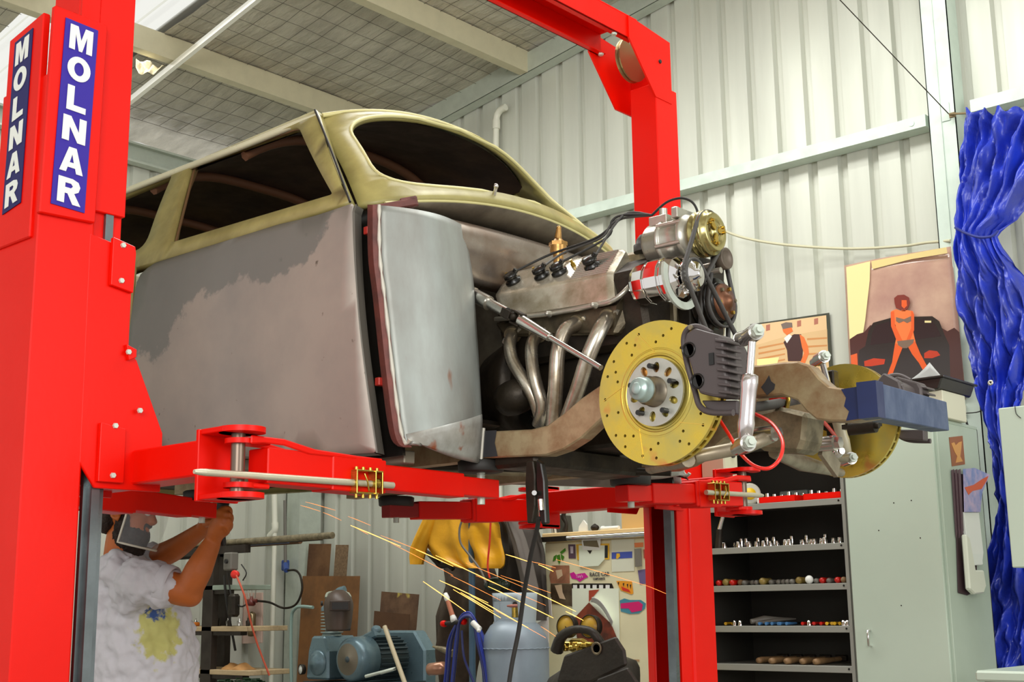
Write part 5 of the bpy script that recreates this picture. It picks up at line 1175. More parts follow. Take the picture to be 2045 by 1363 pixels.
SK = cm('poster_orange_skin', 226, 92, 40, 0.3); SK2 = cm('poster_orange_skin_light', 240, 120, 62, 0.3)
pp_('print_figure', [(1780, 622), (1790, 618), (1799, 621), (1812, 620), (1824, 622), (1826, 640), (1824, 662), (1826, 672), (1829, 684), (1812, 694), (1796, 694), (1788, 686), (1792, 668), (1789, 650), (1783, 640)], SK2, 5)
pp_('print_figure', [(1779, 624), (1786, 622), (1788, 650), (1800, 676), (1808, 690), (1801, 694), (1790, 678), (1780, 652)], SK, 6)
pp_('print_figure', [(1820, 620), (1826, 628), (1826, 660), (1816, 684), (1808, 690), (1812, 676), (1820, 656)], SK, 6)
pp_('print_figure', [(1788, 686), (1804, 692), (1796, 712), (1788, 734), (1780, 756), (1770, 756), (1782, 724), (1785, 704)], SK, 6)
pp_('print_figure', [(1812, 690), (1828, 682), (1838, 706), (1852, 732), (1860, 752), (1850, 752), (1836, 726), (1822, 708)], SK, 6)
pp_('print_swimwear', [(1790, 634), (1806, 638), (1820, 632), (1820, 642), (1812, 646), (1805, 642), (1796, 646), (1790, 642)], cm('poster_bikini', 120, 96, 80), 7)
pp_('print_swimwear', [(1792, 682), (1826, 678), (1824, 686), (1812, 696), (1804, 696), (1794, 690)], cm('poster_bikini', 0, 0, 0), 7)
pp_('print_figure', [(1800, 612), (1808, 612), (1809, 622), (1801, 622)], SK, 5)
pp_('print_hair', [(1787, 606), (1786, 596), (1793, 590), (1806, 589), (1816, 595), (1818, 606), (1812, 618), (1805, 620), (1797, 618), (1790, 616)], cm('poster_red_hair', 120, 34, 16, 0.5), 6)
pp_('print_figure', [(1801, 600), (1811, 600), (1812, 611), (1806, 617), (1801, 612)], SK, 7)
p2 = thing('poster', 'smaller sunlit poster of a person in a black tank top', 'poster', at(1580, 740, n=6.598)); N2 = 6.598
MB().prism([at(x, y, n=N2) for x, y in [(1498, 648), (1656, 625), (1664, 745), (1500, 760)]], (0, 0.002, 0)).build('frame', cm('poster_frame', 60, 62, 48, 0.5), p2)
def q2(name, pts, m, k=1): return poly(p2, name, pts, N2, m, 0.0004*k, 0.0003)
q2('sheet', [(1502, 650), (1650, 630), (1656, 742), (1503, 755)], cm('poster_cream', 232, 196, 150, 0.3), 1)
for x in (1513, 1530, 1592, 1626): q2('print_window', [(x, 652-(x-1513)*0.13), (x+8, 650-(x-1513)*0.13), (x+8, 662-(x-1513)*0.13), (x, 664-(x-1513)*0.13)], cm('poster_rose', 178, 110, 90), 2)
q2('print_patch', [(1510, 690), (1570, 672), (1652, 658), (1655, 745), (1508, 752)], cm('poster_peach', 222, 186, 138, 0.3), 2)
for k in range(4): q2('print_stripe', [(1515, 694+k*11), (1568, 684+k*11), (1568, 687+k*11), (1515, 698+k*11)], cm('poster_brown_line', 206, 142, 84), 3)
for k in range(3): q2('print_stripe', [(1612, 676+k*15), (1652, 674+k*15), (1652, 677+k*15), (1612, 680+k*15)], cm('poster_brown_line', 0, 0, 0), 3)
q2('print_patch', [(1512, 718), (1556, 714), (1550, 735), (1512, 738)], cm('poster_lemon', 250, 236, 160), 4)
q2('print_shirt', [(1572, 676), (1586, 668), (1600, 668), (1604, 700), (1602, 722), (1574, 722), (1572, 700), (1565, 684)], cm('poster_black_top', 70, 40, 38), 4)
q2('print_arm', [(1597, 668), (1606, 674), (1614, 692), (1616, 706), (1608, 726), (1598, 726), (1606, 706), (1602, 694)], SK2, 5)
q2('print_face', [(1563, 658), (1580, 652), (1584, 662), (1572, 670), (1565, 664)], SK2, 5)
q2('print_cap', [(1560, 648), (1570, 644), (1582, 645), (1583, 654), (1564, 658)], cm('poster_grey_cap', 120, 104, 96), 6)
q2('print_patch', [(1566, 676), (1576, 668), (1582, 672), (1572, 686)], WHITE, 5)
# ---- pipes and cables on the gable wall
mb = MB(); mb.tube([at(990, 300, n=6.55), at(991, 236, n=6.55)], 0.022, 14); mb.tube([at(991, 250, n=6.55), at(992, 232, n=6.55), at(999, 220, n=6.55), at(1010, 214, n=6.55)], 0.025, 14, sub=4); mb.cyl(at(991, 258, n=6.55), at(991, 240, n=6.55), 0.028, seg=14)
mb.cyl(at(990, 300, n=6.55), V((at(990, 300, n=6.55).x, 6.55, 1.2)), 0.022, seg=14); top(mb, 'vent_pipe', PVC, 'white plastic vent pipe with an elbow high on the gable wall', 'pipe')
mb = MB(); mb.tube([at(1440, 458, n=6.50), at(1475, 472, n=6.50), at(1530, 484, n=6.50), at(1600, 492, n=6.52), at(1700, 497, n=6.55), at(1800, 492, n=6.55), at(1850, 485, n=6.52), at(1898, 481, n=6.46)], 0.008, 8, sub=5); top(mb, 'air_hose', mat('cream_hose', flat(204, 200, 170), 0.5), 'cream hose sagging across the gable wall towards the column', 'hose')
mb = MB(); mb.tube([at(1668, -10, n=5.9), at(1895, 228, n=6.44)], 0.0028, 6); top(mb, 'guy_wire', CASTD, 'thin dark wire running diagonally down to the white column', 'wire')
mb = MB(); mb.tube([at(1896, 228, n=6.43), at(1935, 226, n=6.40)], 0.006, 6); mb.cbox(at(1902, 230, n=6.44), (0.03, 0.015, 0.025)); top(mb, 'rope_bracket', cm('tan_rope', 130, 112, 80, 0.7), 'knotted tan rope tied from the column to the blue tarp', 'rope')
# long bright batten under the purlins
a = at(262, 192, roof=4.867+0.147*6.446); b = at(505, -5, roof=4.867+0.147*6.446); d = (b-a)
mb = MB(); mb.bar(a-d*1.0-V((0, 0, 0.03)), b+d*0.8-V((0, 0, 0.03)), 0.03, 0.04); top(mb, 'conduit_rail', mat('white_conduit', flat(250, 248, 240), 0.15, 0.4), 'straight white conduit running up the slope under the purlins', 'conduit')
mb = MB(); P_ = []
for i in range(9): P_.append([at(272+i*7, 118+4*math.sin(i*1.3)+i*2, roof=5.78)+V((0, 0, 0)), at(272+i*6.5, 134+5*math.sin(i*2.1), roof=5.76), at(278+i*3.5, 146+3*math.sin(i), roof=5.70)])
mb.grid(P_); top(mb, 'torn_insulation', cm('yellow_fibre', 196, 184, 150, 0.9, bump=0.6), 'torn flap of yellowish insulation hanging by the skylight edge', 'insulation', solid=0.004)
# ---- blue tarp
TARP = mat('blue_tarpaulin', flat(36, 60, 196), 0.26, 0, col2=flat(54, 66, 160), vscale=4, bump=0.4, bscale=26, bdist=0.006)
tp = thing('tarp', 'crumpled blue tarpaulin hung from the girt and gathered by a tie', 'tarpaulin', at(1975, 1363, n=6.3))
ctl = [(222, 1922, 2110), (235, 1920, 2110), (300, 1915, 2085), (380, 1908, 2055), (440, 1904, 2030), (462, 1908, 2000), (474, 1908, 1992), (500, 1904, 2005), (560, 1908, 2045), (640, 1922, 2062), (720, 1934, 2058), (790, 1950, 2040), (850, 1962, 2030), (920, 1985, 2040), (985, 1990, 2050), (1040, 1984, 2060), (1120, 1968, 2075), (1200, 1952, 2090), (1290, 1940, 2085), (1363, 1934, 2070), (1480, 1925, 2060)]
rows = []
for yi in range(0, 111):
    y = 222+(1480-222)*yi/110
    for (y0, l0, r0), (y1, l1, r1) in zip(ctl, ctl[1:]):
        if y0 <= y <= y1: t = (y-y0)/(y1-y0); l = lerp(l0, l1, t); r = lerp(r0, r1, t); break
    row = []; sq = max(0.0, 1-abs(y-470)/120)
    for j in range(91):
        k = j/90; x = lerp(l, r, k); p = at(x, y, n=6.26)
        tw = 0.9*math.sin(y/260.0)
        wx = k*5+0.9*noise.noise(V((k*4, y/110, 0)))+0.5*noise.noise(V((k*9, y/45, 4)))
        f = 0.034*math.sin(wx*6.5+tw*2)+0.030*(1-2*abs(noise.noise(V((k*9+tw, y/140, 9)))))+0.02*abs(noise.noise(V((k*12, y/60, 2))))+0.008*noise.noise(V((k*26, y/22, 7)))
        f += 0.028*math.sin((k*3+y/170)*PI*2)
        q = V((p.x, 6.26+f*(1-0.55*sq)-0.06*math.sin(PI*k)*(0.5+sq), p.z+ (0.02*math.sin(k*34) if yi == 0 else 0)))
        row.append(q)
    rows.append(row)
MB().grid(rows).build('tarp_sheet', TARP, tp, solid=0.002)
cy = at(1952, 468, n=6.22); mb = MB(); mb.tube([at(1908, 455, n=6.2), at(1930, 466, n=6.14), at(1955, 474, n=6.12), at(1980, 472, n=6.14), at(1992, 462, n=6.2)], 0.007, 8, sub=4); mb.build('tie_cord', cm('blue_cord', 40, 50, 130, 0.6), tp)
for x, y in ((1963, 1268), (1978, 765)):
    c = at(x, y, n=6.17); mb = MB(); mb.lathe(c, (0, -1, 0), [(0, 0.004), (0.002, 0.006), (0.003, 0.010), (0.0, 0.014)], 14); mb.build('eyelet', ALU, tp)
# ---- grey cabinet at the right edge, carried by the bench behind
bs = at(1946, 1340, n=4.92)
bench = thing('steel_bench', 'grey green steel bench top at the bottom right corner', 'bench', (bs.x+0.6, 5.2, 0))
mb = MB(); mb.box((bs.x, 4.92, bs.z-0.04), (bs.x+1.3, 5.55, bs.z)); mb.build('bench_top', GREYP, bench, bevel=0.008)
mb = MB(); mb.box((bs.x+0.02, 4.95, 0), (bs.x+1.28, 5.53, bs.z-0.04)); mb.build('bench_body', GREYP, bench, bevel=0.004)
a = at(1993, 816, n=5.25); b = at(2008, 1135, n=5.25)
cbn = thing('wall_cabinet', 'flat grey green metal cabinet at the right edge before the tarp', 'cabinet', (a.x+0.4, 5.4, bs.z))
mb = MB(); mb.box((a.x, 5.25, b.z), (a.x+0.9, 5.5, a.z)); mb.build('cabinet_body', GREYP, cbn, bevel=0.004)
for dx in (0.35, 0.85):
    mb = MB(); mb.box((a.x+dx-0.02, 5.42, bs.z+0.0005), (a.x+dx+0.02, 5.46, b.z)); mb.build('support_leg', GREYS, cbn)
c = at(2038, 808, n=5.3); lv = thing('yellow_ruler', 'yellow rule with black marks lying on the wall cabinet', 'ruler', (c.x, 5.36, a.z))
mb = MB(); mb.bar((a.x+0.10, 5.30, a.z+0.008), (a.x+0.5, 5.36, a.z+0.008), 0.03, 0.014); mb.build('rule', cm('rule_yellow', 240, 180, 30), lv)
for k in range(6): 
    p = V((a.x+0.13+k*0.045, 5.288+k*0.0067, a.z+0.008)); mb = MB(); mb.cbox(p, (0.012, 0.004, 0.006)); mb.build('rule_mark', BLKGL, lv)
mb = MB(); mb.tube([(a.x+0.07, 5.249, a.z+0.003), (a.x+0.073, 5.247, a.z-0.03), (a.x+0.09, 5.247, a.z-0.05)], 0.0016, 6, sub=3); top(mb, 'loose_string', BLACK, 'short black string dangling over the cabinet front edge', 'string')
# ---- old white refrigerator covered with stickers
NR = 5.30
a = at(1088, 1200, n=NR); tz = at(1190, 1078, n=NR).z
fr = thing('fridge', 'old cream refrigerator plastered with stickers and calendars', 'fridge', (a.x+0.37, NR+0.3, 0))
FRM = cm('cream_fridge', 232, 226, 186, 0.4, var=0.08, vscale=5)
mb = MB(); mb.box((a.x, NR, 0.04), (a.x+0.74, NR+0.6, tz)); mb.build('door', FRM, fr, bevel=0.01)
mb = MB(); mb.box((a.x-0.005, NR-0.01, tz), (a.x+0.745, NR+0.6, tz+0.045)); mb.build('top_board', cm('worn_timber', 226, 196, 140, 0.6), fr, bevel=0.004)
mb = MB(); mb.cyl((a.x+0.18, NR-0.02, tz+0.012), (a.x+0.745, NR-0.02, tz+0.012), 0.014, seg=14); mb.build('chrome_trim', CHROME, fr)
mb = MB(); mb.box((a.x-0.005, NR-0.022, tz+0.0), (a.x+0.18, NR-0.01, tz+0.026)); mb.build('dark_trim', CASTD, fr)
def fs(name, pts, m, k=1, t=0.0006): return poly(fr, name, pts, NR-0.001, m, 0.0005*k, t)
LEAF = cm('leaf_green', 70, 130, 30); 
for q in ([(1118, 1104), (1129, 1095), (1130, 1101), (1122, 1107)], [(1104, 1122), (1106, 1112), (1112, 1108), (1110, 1119)], [(1112, 1110), (1118, 1108), (1120, 1120), (1117, 1128), (1113, 1118)], [(1120, 1107), (1127, 1112), (1124, 1121), (1121, 1116)]): fs('leaf_sticker', q, LEAF)
fs('photo_sticker', [(1135, 1088), (1149, 1088), (1150, 1116), (1136, 1116)], cm('plum_sticker', 92, 70, 84)); fs('photo_figure', [(1139, 1092), (1145, 1092), (1145, 1106), (1140, 1106)], cm('pale_grey_sticker', 200, 190, 196), 2)
fs('yellow_sign', [(1151, 1088), (1217, 1086), (1217, 1118), (1153, 1119)], cm('sign_yellow', 236, 186, 40)); fs('sign_block', [(1207, 1090), (1214, 1090), (1214, 1115), (1208, 1115)], BLKGL, 2)
fs('glossy_card', [(1157, 1090), (1208, 1090), (1208, 1118), (1196, 1131), (1158, 1133)], cm('pale_card', 228, 238, 216), 3, 0.004); fs('photo_card', [(1163, 1079), (1201, 1078), (1200, 1099), (1165, 1099)], WHITE, 12); fs('photo_print', [(1166, 1081), (1194, 1080), (1198, 1094), (1168, 1091)], cm('brown_print', 116, 104, 76), 14)
fs('spot_print', [(1174, 1100), (1184, 1100), (1180, 1107)], CASTD, 12)
fs('pale_calendar', [(1221, 1079), (1267, 1077), (1267, 1141), (1222, 1143)], cm('faint_paper', 224, 228, 206)); fs('blue_banner', [(1222, 1104), (1263, 1102), (1263, 1115), (1222, 1117)], cm('banner_blue', 66, 86, 176), 3); fs('banner_logo', [(1232, 1106), (1238, 1106), (1239, 1112), (1234, 1117), (1231, 1116)], cm('sign_yellow', 0, 0, 0), 5)
fs('orange_label', [(1267, 1085), (1285, 1084), (1285, 1093), (1268, 1094)], cm('orange_label', 240, 140, 80), 2); fs('grey_remote', [(1270, 1097), (1281, 1096), (1283, 1131), (1271, 1133)], cm('grey_plastic', 120, 116, 104), 3, 0.01)
fs('red_label', [(1285, 1098), (1292, 1098), (1292, 1116), (1286, 1116)], cm('dull_red_label', 180, 80, 60), 2)
fs('face_photo', [(1103, 1130), (1137, 1130), (1138, 1166), (1100, 1166), (1097, 1150)], cm('flesh_print', 190, 130, 98, col2=flat(140, 96, 70), vscale=12)); fs('photo_highlight', [(1110, 1140), (1122, 1138), (1124, 1150), (1114, 1158)], cm('photo_cream', 224, 196, 160), 3)
fs('dog_photo', [(1100, 1167), (1143, 1167), (1144, 1212), (1100, 1206)], cm('dog_print', 104, 88, 64, col2=flat(60, 44, 30), vscale=10)); fs('photo_highlight', [(1108, 1170), (1122, 1168), (1124, 1184), (1130, 1198), (1118, 1196)], cm('photo_cream', 0, 0, 0), 3)
fs('magenta_sticker', [(1138, 1146), (1146, 1143), (1150, 1148), (1160, 1146), (1168, 1145), (1175, 1153), (1168, 1156), (1162, 1160), (1158, 1163), (1152, 1158), (1142, 1156)], cm('magenta_sticker', 210, 30, 150))
def ftext(txt, cx, cy_, hpx, m, sx=1.0, k=3):
    c = at(cx, cy_, n=NR-0.001-0.0006*k); sc = hpx*0.0026*1.05
    o = text_mb(txt, sc*1.3, c, (1, 0, 0), (0, 0, 1), 0.0003, 0.0006, sx).build('lettering', m, fr, solid=0)
DT = cm('sticker_ink', 70, 66, 70)
ftext('RACE CAR', 1197, 1148, 8, DT, 0.95); ftext('COMPONENTS', 1196, 1157, 4, DT, 0.8); ftext('Tony\'s', 1157, 1152, 6, cm('pale_pink_ink', 240, 160, 210), 0.8, 4)
fs('hot_sticker', [(1231, 1161), (1245, 1161), (1262, 1162), (1265, 1186), (1261, 1188), (1240, 1180), (1236, 1172)], cm('sticker_orange', 240, 160, 30)); fs('hot_sticker_block', [(1241, 1172), (1256, 1178), (1260, 1184), (1244, 1180)], cm('sticker_red', 214, 50, 24), 3)
for x in (1234, 1244, 1252, 1258): fs('hot_sticker_mark', [(x, 1164+(x-1234)*0.2), (x+3, 1163+(x-1234)*0.2), (x+2, 1170+(x-1234)*0.3)], BLKGL, 3)
fs('teal_sticker', [(1238, 1200), (1247, 1196), (1258, 1199), (1280, 1199), (1290, 1206), (1288, 1216), (1276, 1226), (1258, 1227), (1240, 1222)], cm('sticker_teal', 70, 140, 160)); fs('pink_script', [(1240, 1206), (1276, 1202), (1284, 1208), (1282, 1220), (1262, 1224), (1256, 1216), (1240, 1216)], cm('sticker_pink', 214, 20, 110), 3)
fs('violet_sticker', [(1274, 1140), (1290, 1137), (1293, 1166), (1278, 1168)], cm('sticker_violet', 110, 96, 140)); fs('rust_mark', [(1248, 1318), (1277, 1318), (1277, 1322), (1248, 1322)], cm('rust_streak', 190, 150, 104))
fs('calendar_strip', [(1142, 1166), (1222, 1166), (1226, 1176), (1143, 1176)], CASTD, 2)
for k in range(6): fs('strip_tab', [(1145+k*13, 1169), (1153+k*13, 1169), (1153+k*13, 1176), (1145+k*13, 1176)], WHITE, 4)
fs('calendar_page', [(1143, 1176), (1236, 1176), (1239, 1325), (1145, 1320)], cm('calendar_white', 236, 244, 222), 4); fs('calendar_picture', [(1177, 1180), (1198, 1178), (1177, 1203)], cm('brick_print', 170, 70, 44), 8)
cal_ = fs('curled_page', [(1148, 1236), (1178, 1204), (1200, 1226), (1222, 1246), (1236, 1280), (1236, 1322), (1200, 1326), (1158, 1300)], cm('brick_print_dark', 140, 62, 36, col2=flat(80, 44, 30), vscale=14), 14)
MB().grid([[at(1180+i*6, 1203+i*i*1.0, n=NR-0.01-0.03*j/4)+V((0.002*j, 0, 0.006*j)) for j in range(5)] for i in range(8)]).build('page_edges', WHITE, fr, solid=0.001)
pg = [(1056, 1282, 1098, 1232), (1066, 1225, 1096, 1195)]
q = thing('loose_papers', 'white papers jutting out from the left side of the fridge', 'paper', at(1085, 1340, n=NR-0.1))
MB().prism([at(x, y, n=NR-0.08) for x, y in [(1055, 1256), (1095, 1232), (1096, 1300), (1082, 1345), (1070, 1308), (1078, 1284)]], (0, 0.003, 0)).build('sheet', cm('soft_white_paper', 222, 216, 208, 0.6), q)
MB().prism([at(x, y, n=NR-0.03) for x, y in [(1082, 1210), (1100, 1194), (1102, 1232)]], (0, 0.003, 0)).build('sheet', cm('soft_white_paper', 0, 0, 0), q)
# things on the fridge
zf = tz+0.0455
c = at(1270, 1058, n=NR+0.12)
bx = thing('cardboard_box', 'small tan cardboard box on the fridge top', 'box', (c.x, NR+0.2, zf)); x0 = at(1241, 1040, n=NR+0.1).x
mb = MB(); mb.box((x0, NR+0.10, zf), (x0+0.26, NR+0.30, zf+0.115)); mb.build('carton', cm('cardboard', 214, 176, 112, 0.7), bx, bevel=0.002)
mb = MB(); mb.box((x0, NR+0.195, zf+0.115), (x0+0.26, NR+0.205, zf+0.1165)); mb.build('tape', cm('tape', 196, 160, 100, 0.3), bx)
p = at(1222, 1054, n=NR+0.06); mb = MB(); mb.cyl((p.x-0.06, p.y, zf+0.011), (p.x+0.045, p.y, zf+0.011), 0.011, seg=10); mb.cyl((p.x-0.065, p.y, zf+0.011), (p.x-0.05, p.y, zf+0.011), 0.014, seg=8); top(mb, 'paint_tube', WHITE, 'white tube lying beside the cardboard box on the fridge', 'tube')
p = at(1188, 1055, n=NR+0.06); mb = MB(); mb.ball((p.x, p.y, zf+0.018), 0.02, 12, 8, (1.2, 1, 0.9)); mb.lathe((p.x, p.y, zf+0.03), (0.2, 0, 1), [(0, 0.01), (0.006, 0.008), (0.01, 0.0)], 8); top(mb, 'metal_ball_valve', CASTD, 'round dark metal knob on the fridge top', 'knob')
p = at(1165, 1050, n=NR+0.06); mb = MB(); mb.prism([(p.x-0.035, p.y, zf), (p.x+0.025, p.y, zf), (p.x+0.02, p.y, zf+0.04), (p.x+0.0, p.y, zf+0.062), (p.x-0.03, p.y, zf+0.03)], (0, 0.01, 0)); top(mb, 'scrap_card', WHITE, 'pointed white scrap card standing on the fridge', 'card')
for k in range(3):
    p = at(1104+k*6, 1055, n=NR+0.06); mb = MB(); mb.prism([(p.x-0.01, p.y, zf), (p.x+0.002, p.y, zf), (p.x-0.012, p.y, zf+0.10), (p.x-0.024, p.y, zf+0.10)], (0, 0.12, 0)); top(mb, 'book', [cm('book_grey', 150, 150, 140), cm('book_white', 220, 220, 210), cm('book_dark', 60, 60, 54)][k], ['grey book leaning at the left end of the fridge top', 'white book leaning between grey and dark books', 'dark book leaning right of the white book'][k], 'book', 'books on the fridge', bevel=0.002)
p = at(1128, 1040, n=NR+0.08); mb = MB(); mb.tube([(p.x, p.y, zf+0.012), (p.x+0.01, p.y, zf+0.05), (p.x-0.01, p.y, zf+0.09), (p.x+0.01, p.y, zf+0.13)], [0.016, 0.010, 0.014, 0.007], 10, sub=4); top(mb, 'rusty_trigger_tool', CASTD, 'dark rusty clamp tool standing on the fridge by the books', 'tool')
# ---- black leather hood and twin gauge regulator in front of the fridge
rg = thing('gas_regulator', 'brass gas regulator with two round yellow dial gauges', 'regulator', at(1160, 1300, n=4.7))
for x, y in ((1130, 1252), (1177, 1252)):
    c = at(x, y, n=4.62); mb = MB(); mb.lathe(c, (0, -1, 0.05), [(-0.03, 0.0), (-0.03, 0.05), (0.004, 0.052), (0.006, 0.048), (0.002, 0.047)], 28); g = mb.build('gauge_case', CASTD, rg)
    mb = MB(); mb.lathe(c, (0, -1, 0.05), [(0.001, 0.0), (0.001, 0.0475)], 28); mb.lathe(c, (0, -1, 0.05), [(0.0, 0.0475), (0.003, 0.0475), (0.003, 0.0)], 28); mb.build('dial', cm('dial_yellow', 206, 168, 62, 0.35), g)
    mb = MB(); mb.bar(c+V((0, -0.004, 0)), c+V((0.018, -0.004, -0.022)), 0.002, 0.004); mb.build('needle', BLKGL, g)
c = at(1158, 1290, n=4.66); mb = MB(); mb.lathe(c-V((0.06, 0, 0)), (1, 0, 0), [(0, 0.02), (0.02, 0.032), (0.08, 0.032), (0.10, 0.02), (0.14, 0.015)], 8, smooth=False); mb.build('valve_body', GOLD, rg, bevel=0.002)
hd_ = thing('leather_tool_bag', 'scuffed black leather tool bag standing before the fridge', 'bag', (at(1165, 1363, n=4.6).x, 4.6, 0.6))
c0 = at(1172, 1345, n=4.62)
P_ = []
for i in range(17):
    t = i/16; row = []
    zc = c0.z+0.075-0.50*t
    for j in range(28):
        an = 2*PI*j/28; w = 0.20+0.03*math.sin(PI*min(1, t*2)); dpt = 0.13
        k = (min(1, t/0.14))**0.5
        x = c0.x+(w*k)*math.copysign(abs(math.cos(an))**0.7, math.cos(an)); y = 4.66+(dpt*k)*math.copysign(abs(math.sin(an))**0.7, math.sin(an))
        row.append(V((x+0.012*noise.noise(V((x*6, y*6, zc*8))), y+0.02*noise.noise(V((x*7, y*7, zc*7+5))), zc+0.05*(x-c0.x)/0.2*(1-t)+0.01*noise.noise(V((x*9, y*5, 1))))))
    P_.append(row)
LTH = mat('black_leather', flat(52, 46, 38), 0.45, 0, var=0.4, vscale=7, bump=0.3, bscale=40)
MB().grid(P_, closeu=True, flip=True).add(P_[0], [tuple(range(28))]).build('bag_body', LTH, hd_)
mb = MB(); mb.tube([at(1112, 1300, n=4.56), at(1122, 1272, n=4.54), at(1150, 1258, n=4.52), at(1180, 1262, n=4.52), at(1196, 1280, n=4.54), at(1200, 1290, n=4.56)], [0.03, 0.024, 0.018, 0.018, 0.02, 0.024], 10, sub=5); mb.build('bag_handle', LTH, hd_)
mb = MB(); mb.prism([at(x, y, n=4.515) for x, y in [(1125, 1310), (1228, 1272), (1246, 1300), (1250, 1330), (1180, 1363), (1110, 1363)]], (0, 0.02, 0)); mb.build('bag_flap', LTH, hd_, bevel=0.008)
mb = MB(); mb.prism([at(x, y, n=4.49) for x, y in [(1190, 1358), (1252, 1334), (1275, 1368), (1200, 1390)]], (0, 0.02, 0)); mb.build('bag_pocket', LTH, hd_, bevel=0.006)
mb = MB(); c = at(1191, 1296, n=4.51); mb.lathe(c, (0, -1, 0), [(0, 0.018), (0.004, 0.022), (0.004, 0.026), (0, 0.028)], 20); mb.build('press_stud', CAST, hd_)
mb = MB(); 
for k in range(14): mb.cbox(at(1112+k*4, 1292+5*math.sin(k*1.9), n=4.60), (0.03, 0.03, 0.02), Matrix.Rotation(k*0.8, 3, 'Z'))
mb.build('brass_fittings', GOLD, hd_, bevel=0.004, kind='stuff')
# ---- gas bottle
c = at(1030, 1350, n=4.9)
gbt = thing('gas_bottle', 'grey blue LPG gas bottle with a collar handle', 'gas bottle', (c.x, 4.9, 0.35))
GB = mat('bottle_grey_blue', flat(138, 152, 164), 0.42, 0.1, var=0.12, vscale=6)
zc = at(1030, 1262, n=4.9).z; r = 0.165
mb = MB(); mb.lathe((c.x, 4.9, 0.4), (0, 0, 1), [(0, 0.14), (0.03, r), (zc-0.4-0.06, r), (zc-0.4-0.02, r*0.93), (zc-0.4+0.03, r*0.74), (zc-0.4+0.06, r*0.45), (zc-0.4+0.07, 0)], 40); bb = mb.build('bottle_body', GB, gbt)
wz = at(1030, 1298, n=4.9-r).z; mb = MB(); mb.tube([(c.x+(r+0.001)*math.cos(t), 4.9+(r+0.001)*math.sin(t), wz+0.0015*math.sin(t*30)) for t in [k*PI/60 for k in range(120)]], 0.0035, 6, closed=True); mb.build('weld_bead', GB, bb)
zs = at(1030, 1185, n=4.9).z
mb = MB(); P_ = []
for k in range(41):
    an = lerp(0, 2*PI, k/40); P_.append([V((c.x+0.095*math.cos(an), 4.9+0.095*math.sin(an), zc+0.045-0.0)), V((c.x+0.105*math.cos(an), 4.9+0.105*math.sin(an), zs))])
RR = 0.10
def col_(an, h): return V((c.x+RR*math.cos(an), 4.9+RR*math.sin(an), h))
out_ = [(-PI, 0), (PI*0.999, 0), (PI*0.999, 1), (-PI, 1)]
hls = [rnd_poly([(-PI*0.5-0.95, 0.12), (-PI*0.5+0.95, 0.12), (-PI*0.5+0.85, 0.80), (-PI*0.5-0.85, 0.80)], 0.12), rnd_poly([(PI*0.5-0.95, 0.12), (PI*0.5+0.95, 0.12), (PI*0.5+0.85, 0.80), (PI*0.5-0.85, 0.80)], 0.12)]
mb = MB(); mb.sheet(out_, hls, lambda a_, v_: V((c.x+(RR+0.012*v_)*math.cos(a_), 4.9+(RR+0.012*v_)*math.sin(a_), lerp(zc-0.02, zs, v_))), 0.15); mb.build('collar', mat('pale_collar', flat(172, 186, 194), 0.4), gbt, solid=0.008, weld=True)
mb = MB(); mb.cyl((c.x, 4.9, zc+0.05), (c.x, 4.9, zc+0.12), 0.016, seg=12); mb.build('valve', GOLD, gbt)
mb = MB(); mb.lathe((c.x, 4.9, zc+0.115), (0, 0, 1), [(0, 0.02), (0.004, 0.04), (0.012, 0.042), (0.016, 0.02)], 10); mb.build('valve_wheel', cm('faded_pink_wheel', 190, 120, 104, 0.5), gbt)
# ---- blue pole stand with jackets, clamps and hose
px0 = at(943, 1250, n=5.0)
stn = thing('coat_stand', 'blue painted steel pole stand behind the gas bottle', 'stand', (px0.x, 5.0, 0))
BLP = cm('pole_blue', 74, 104, 128, 0.5, var=0.2, vscale=9)
ztop = at(940, 962, n=5.0).z
mb = MB(); mb.cyl((px0.x, 5.0, 0.02), (px0.x, 5.0, ztop), 0.017, seg=16); mb.build('pole', BLP, stn)
mb = MB(); mb.box((px0.x-0.2, 4.8, 0), (px0.x+0.2, 5.2, 0.02)); mb.build('base', BLP, stn)
zz = at(990, 1032, n=5.0).z; mb = MB(); mb.cyl((px0.x-0.05, 4.98, zz), (px0.x+0.40, 4.98, zz), 0.012, seg=12); mb.build('crossbar', GRH, stn)
mb = MB(); mb.box((px0.x-0.01, 5.0, zz+0.04), (px0.x+0.18, 5.02, zz+0.22)); mb.build('blue_plate', BLP, stn)
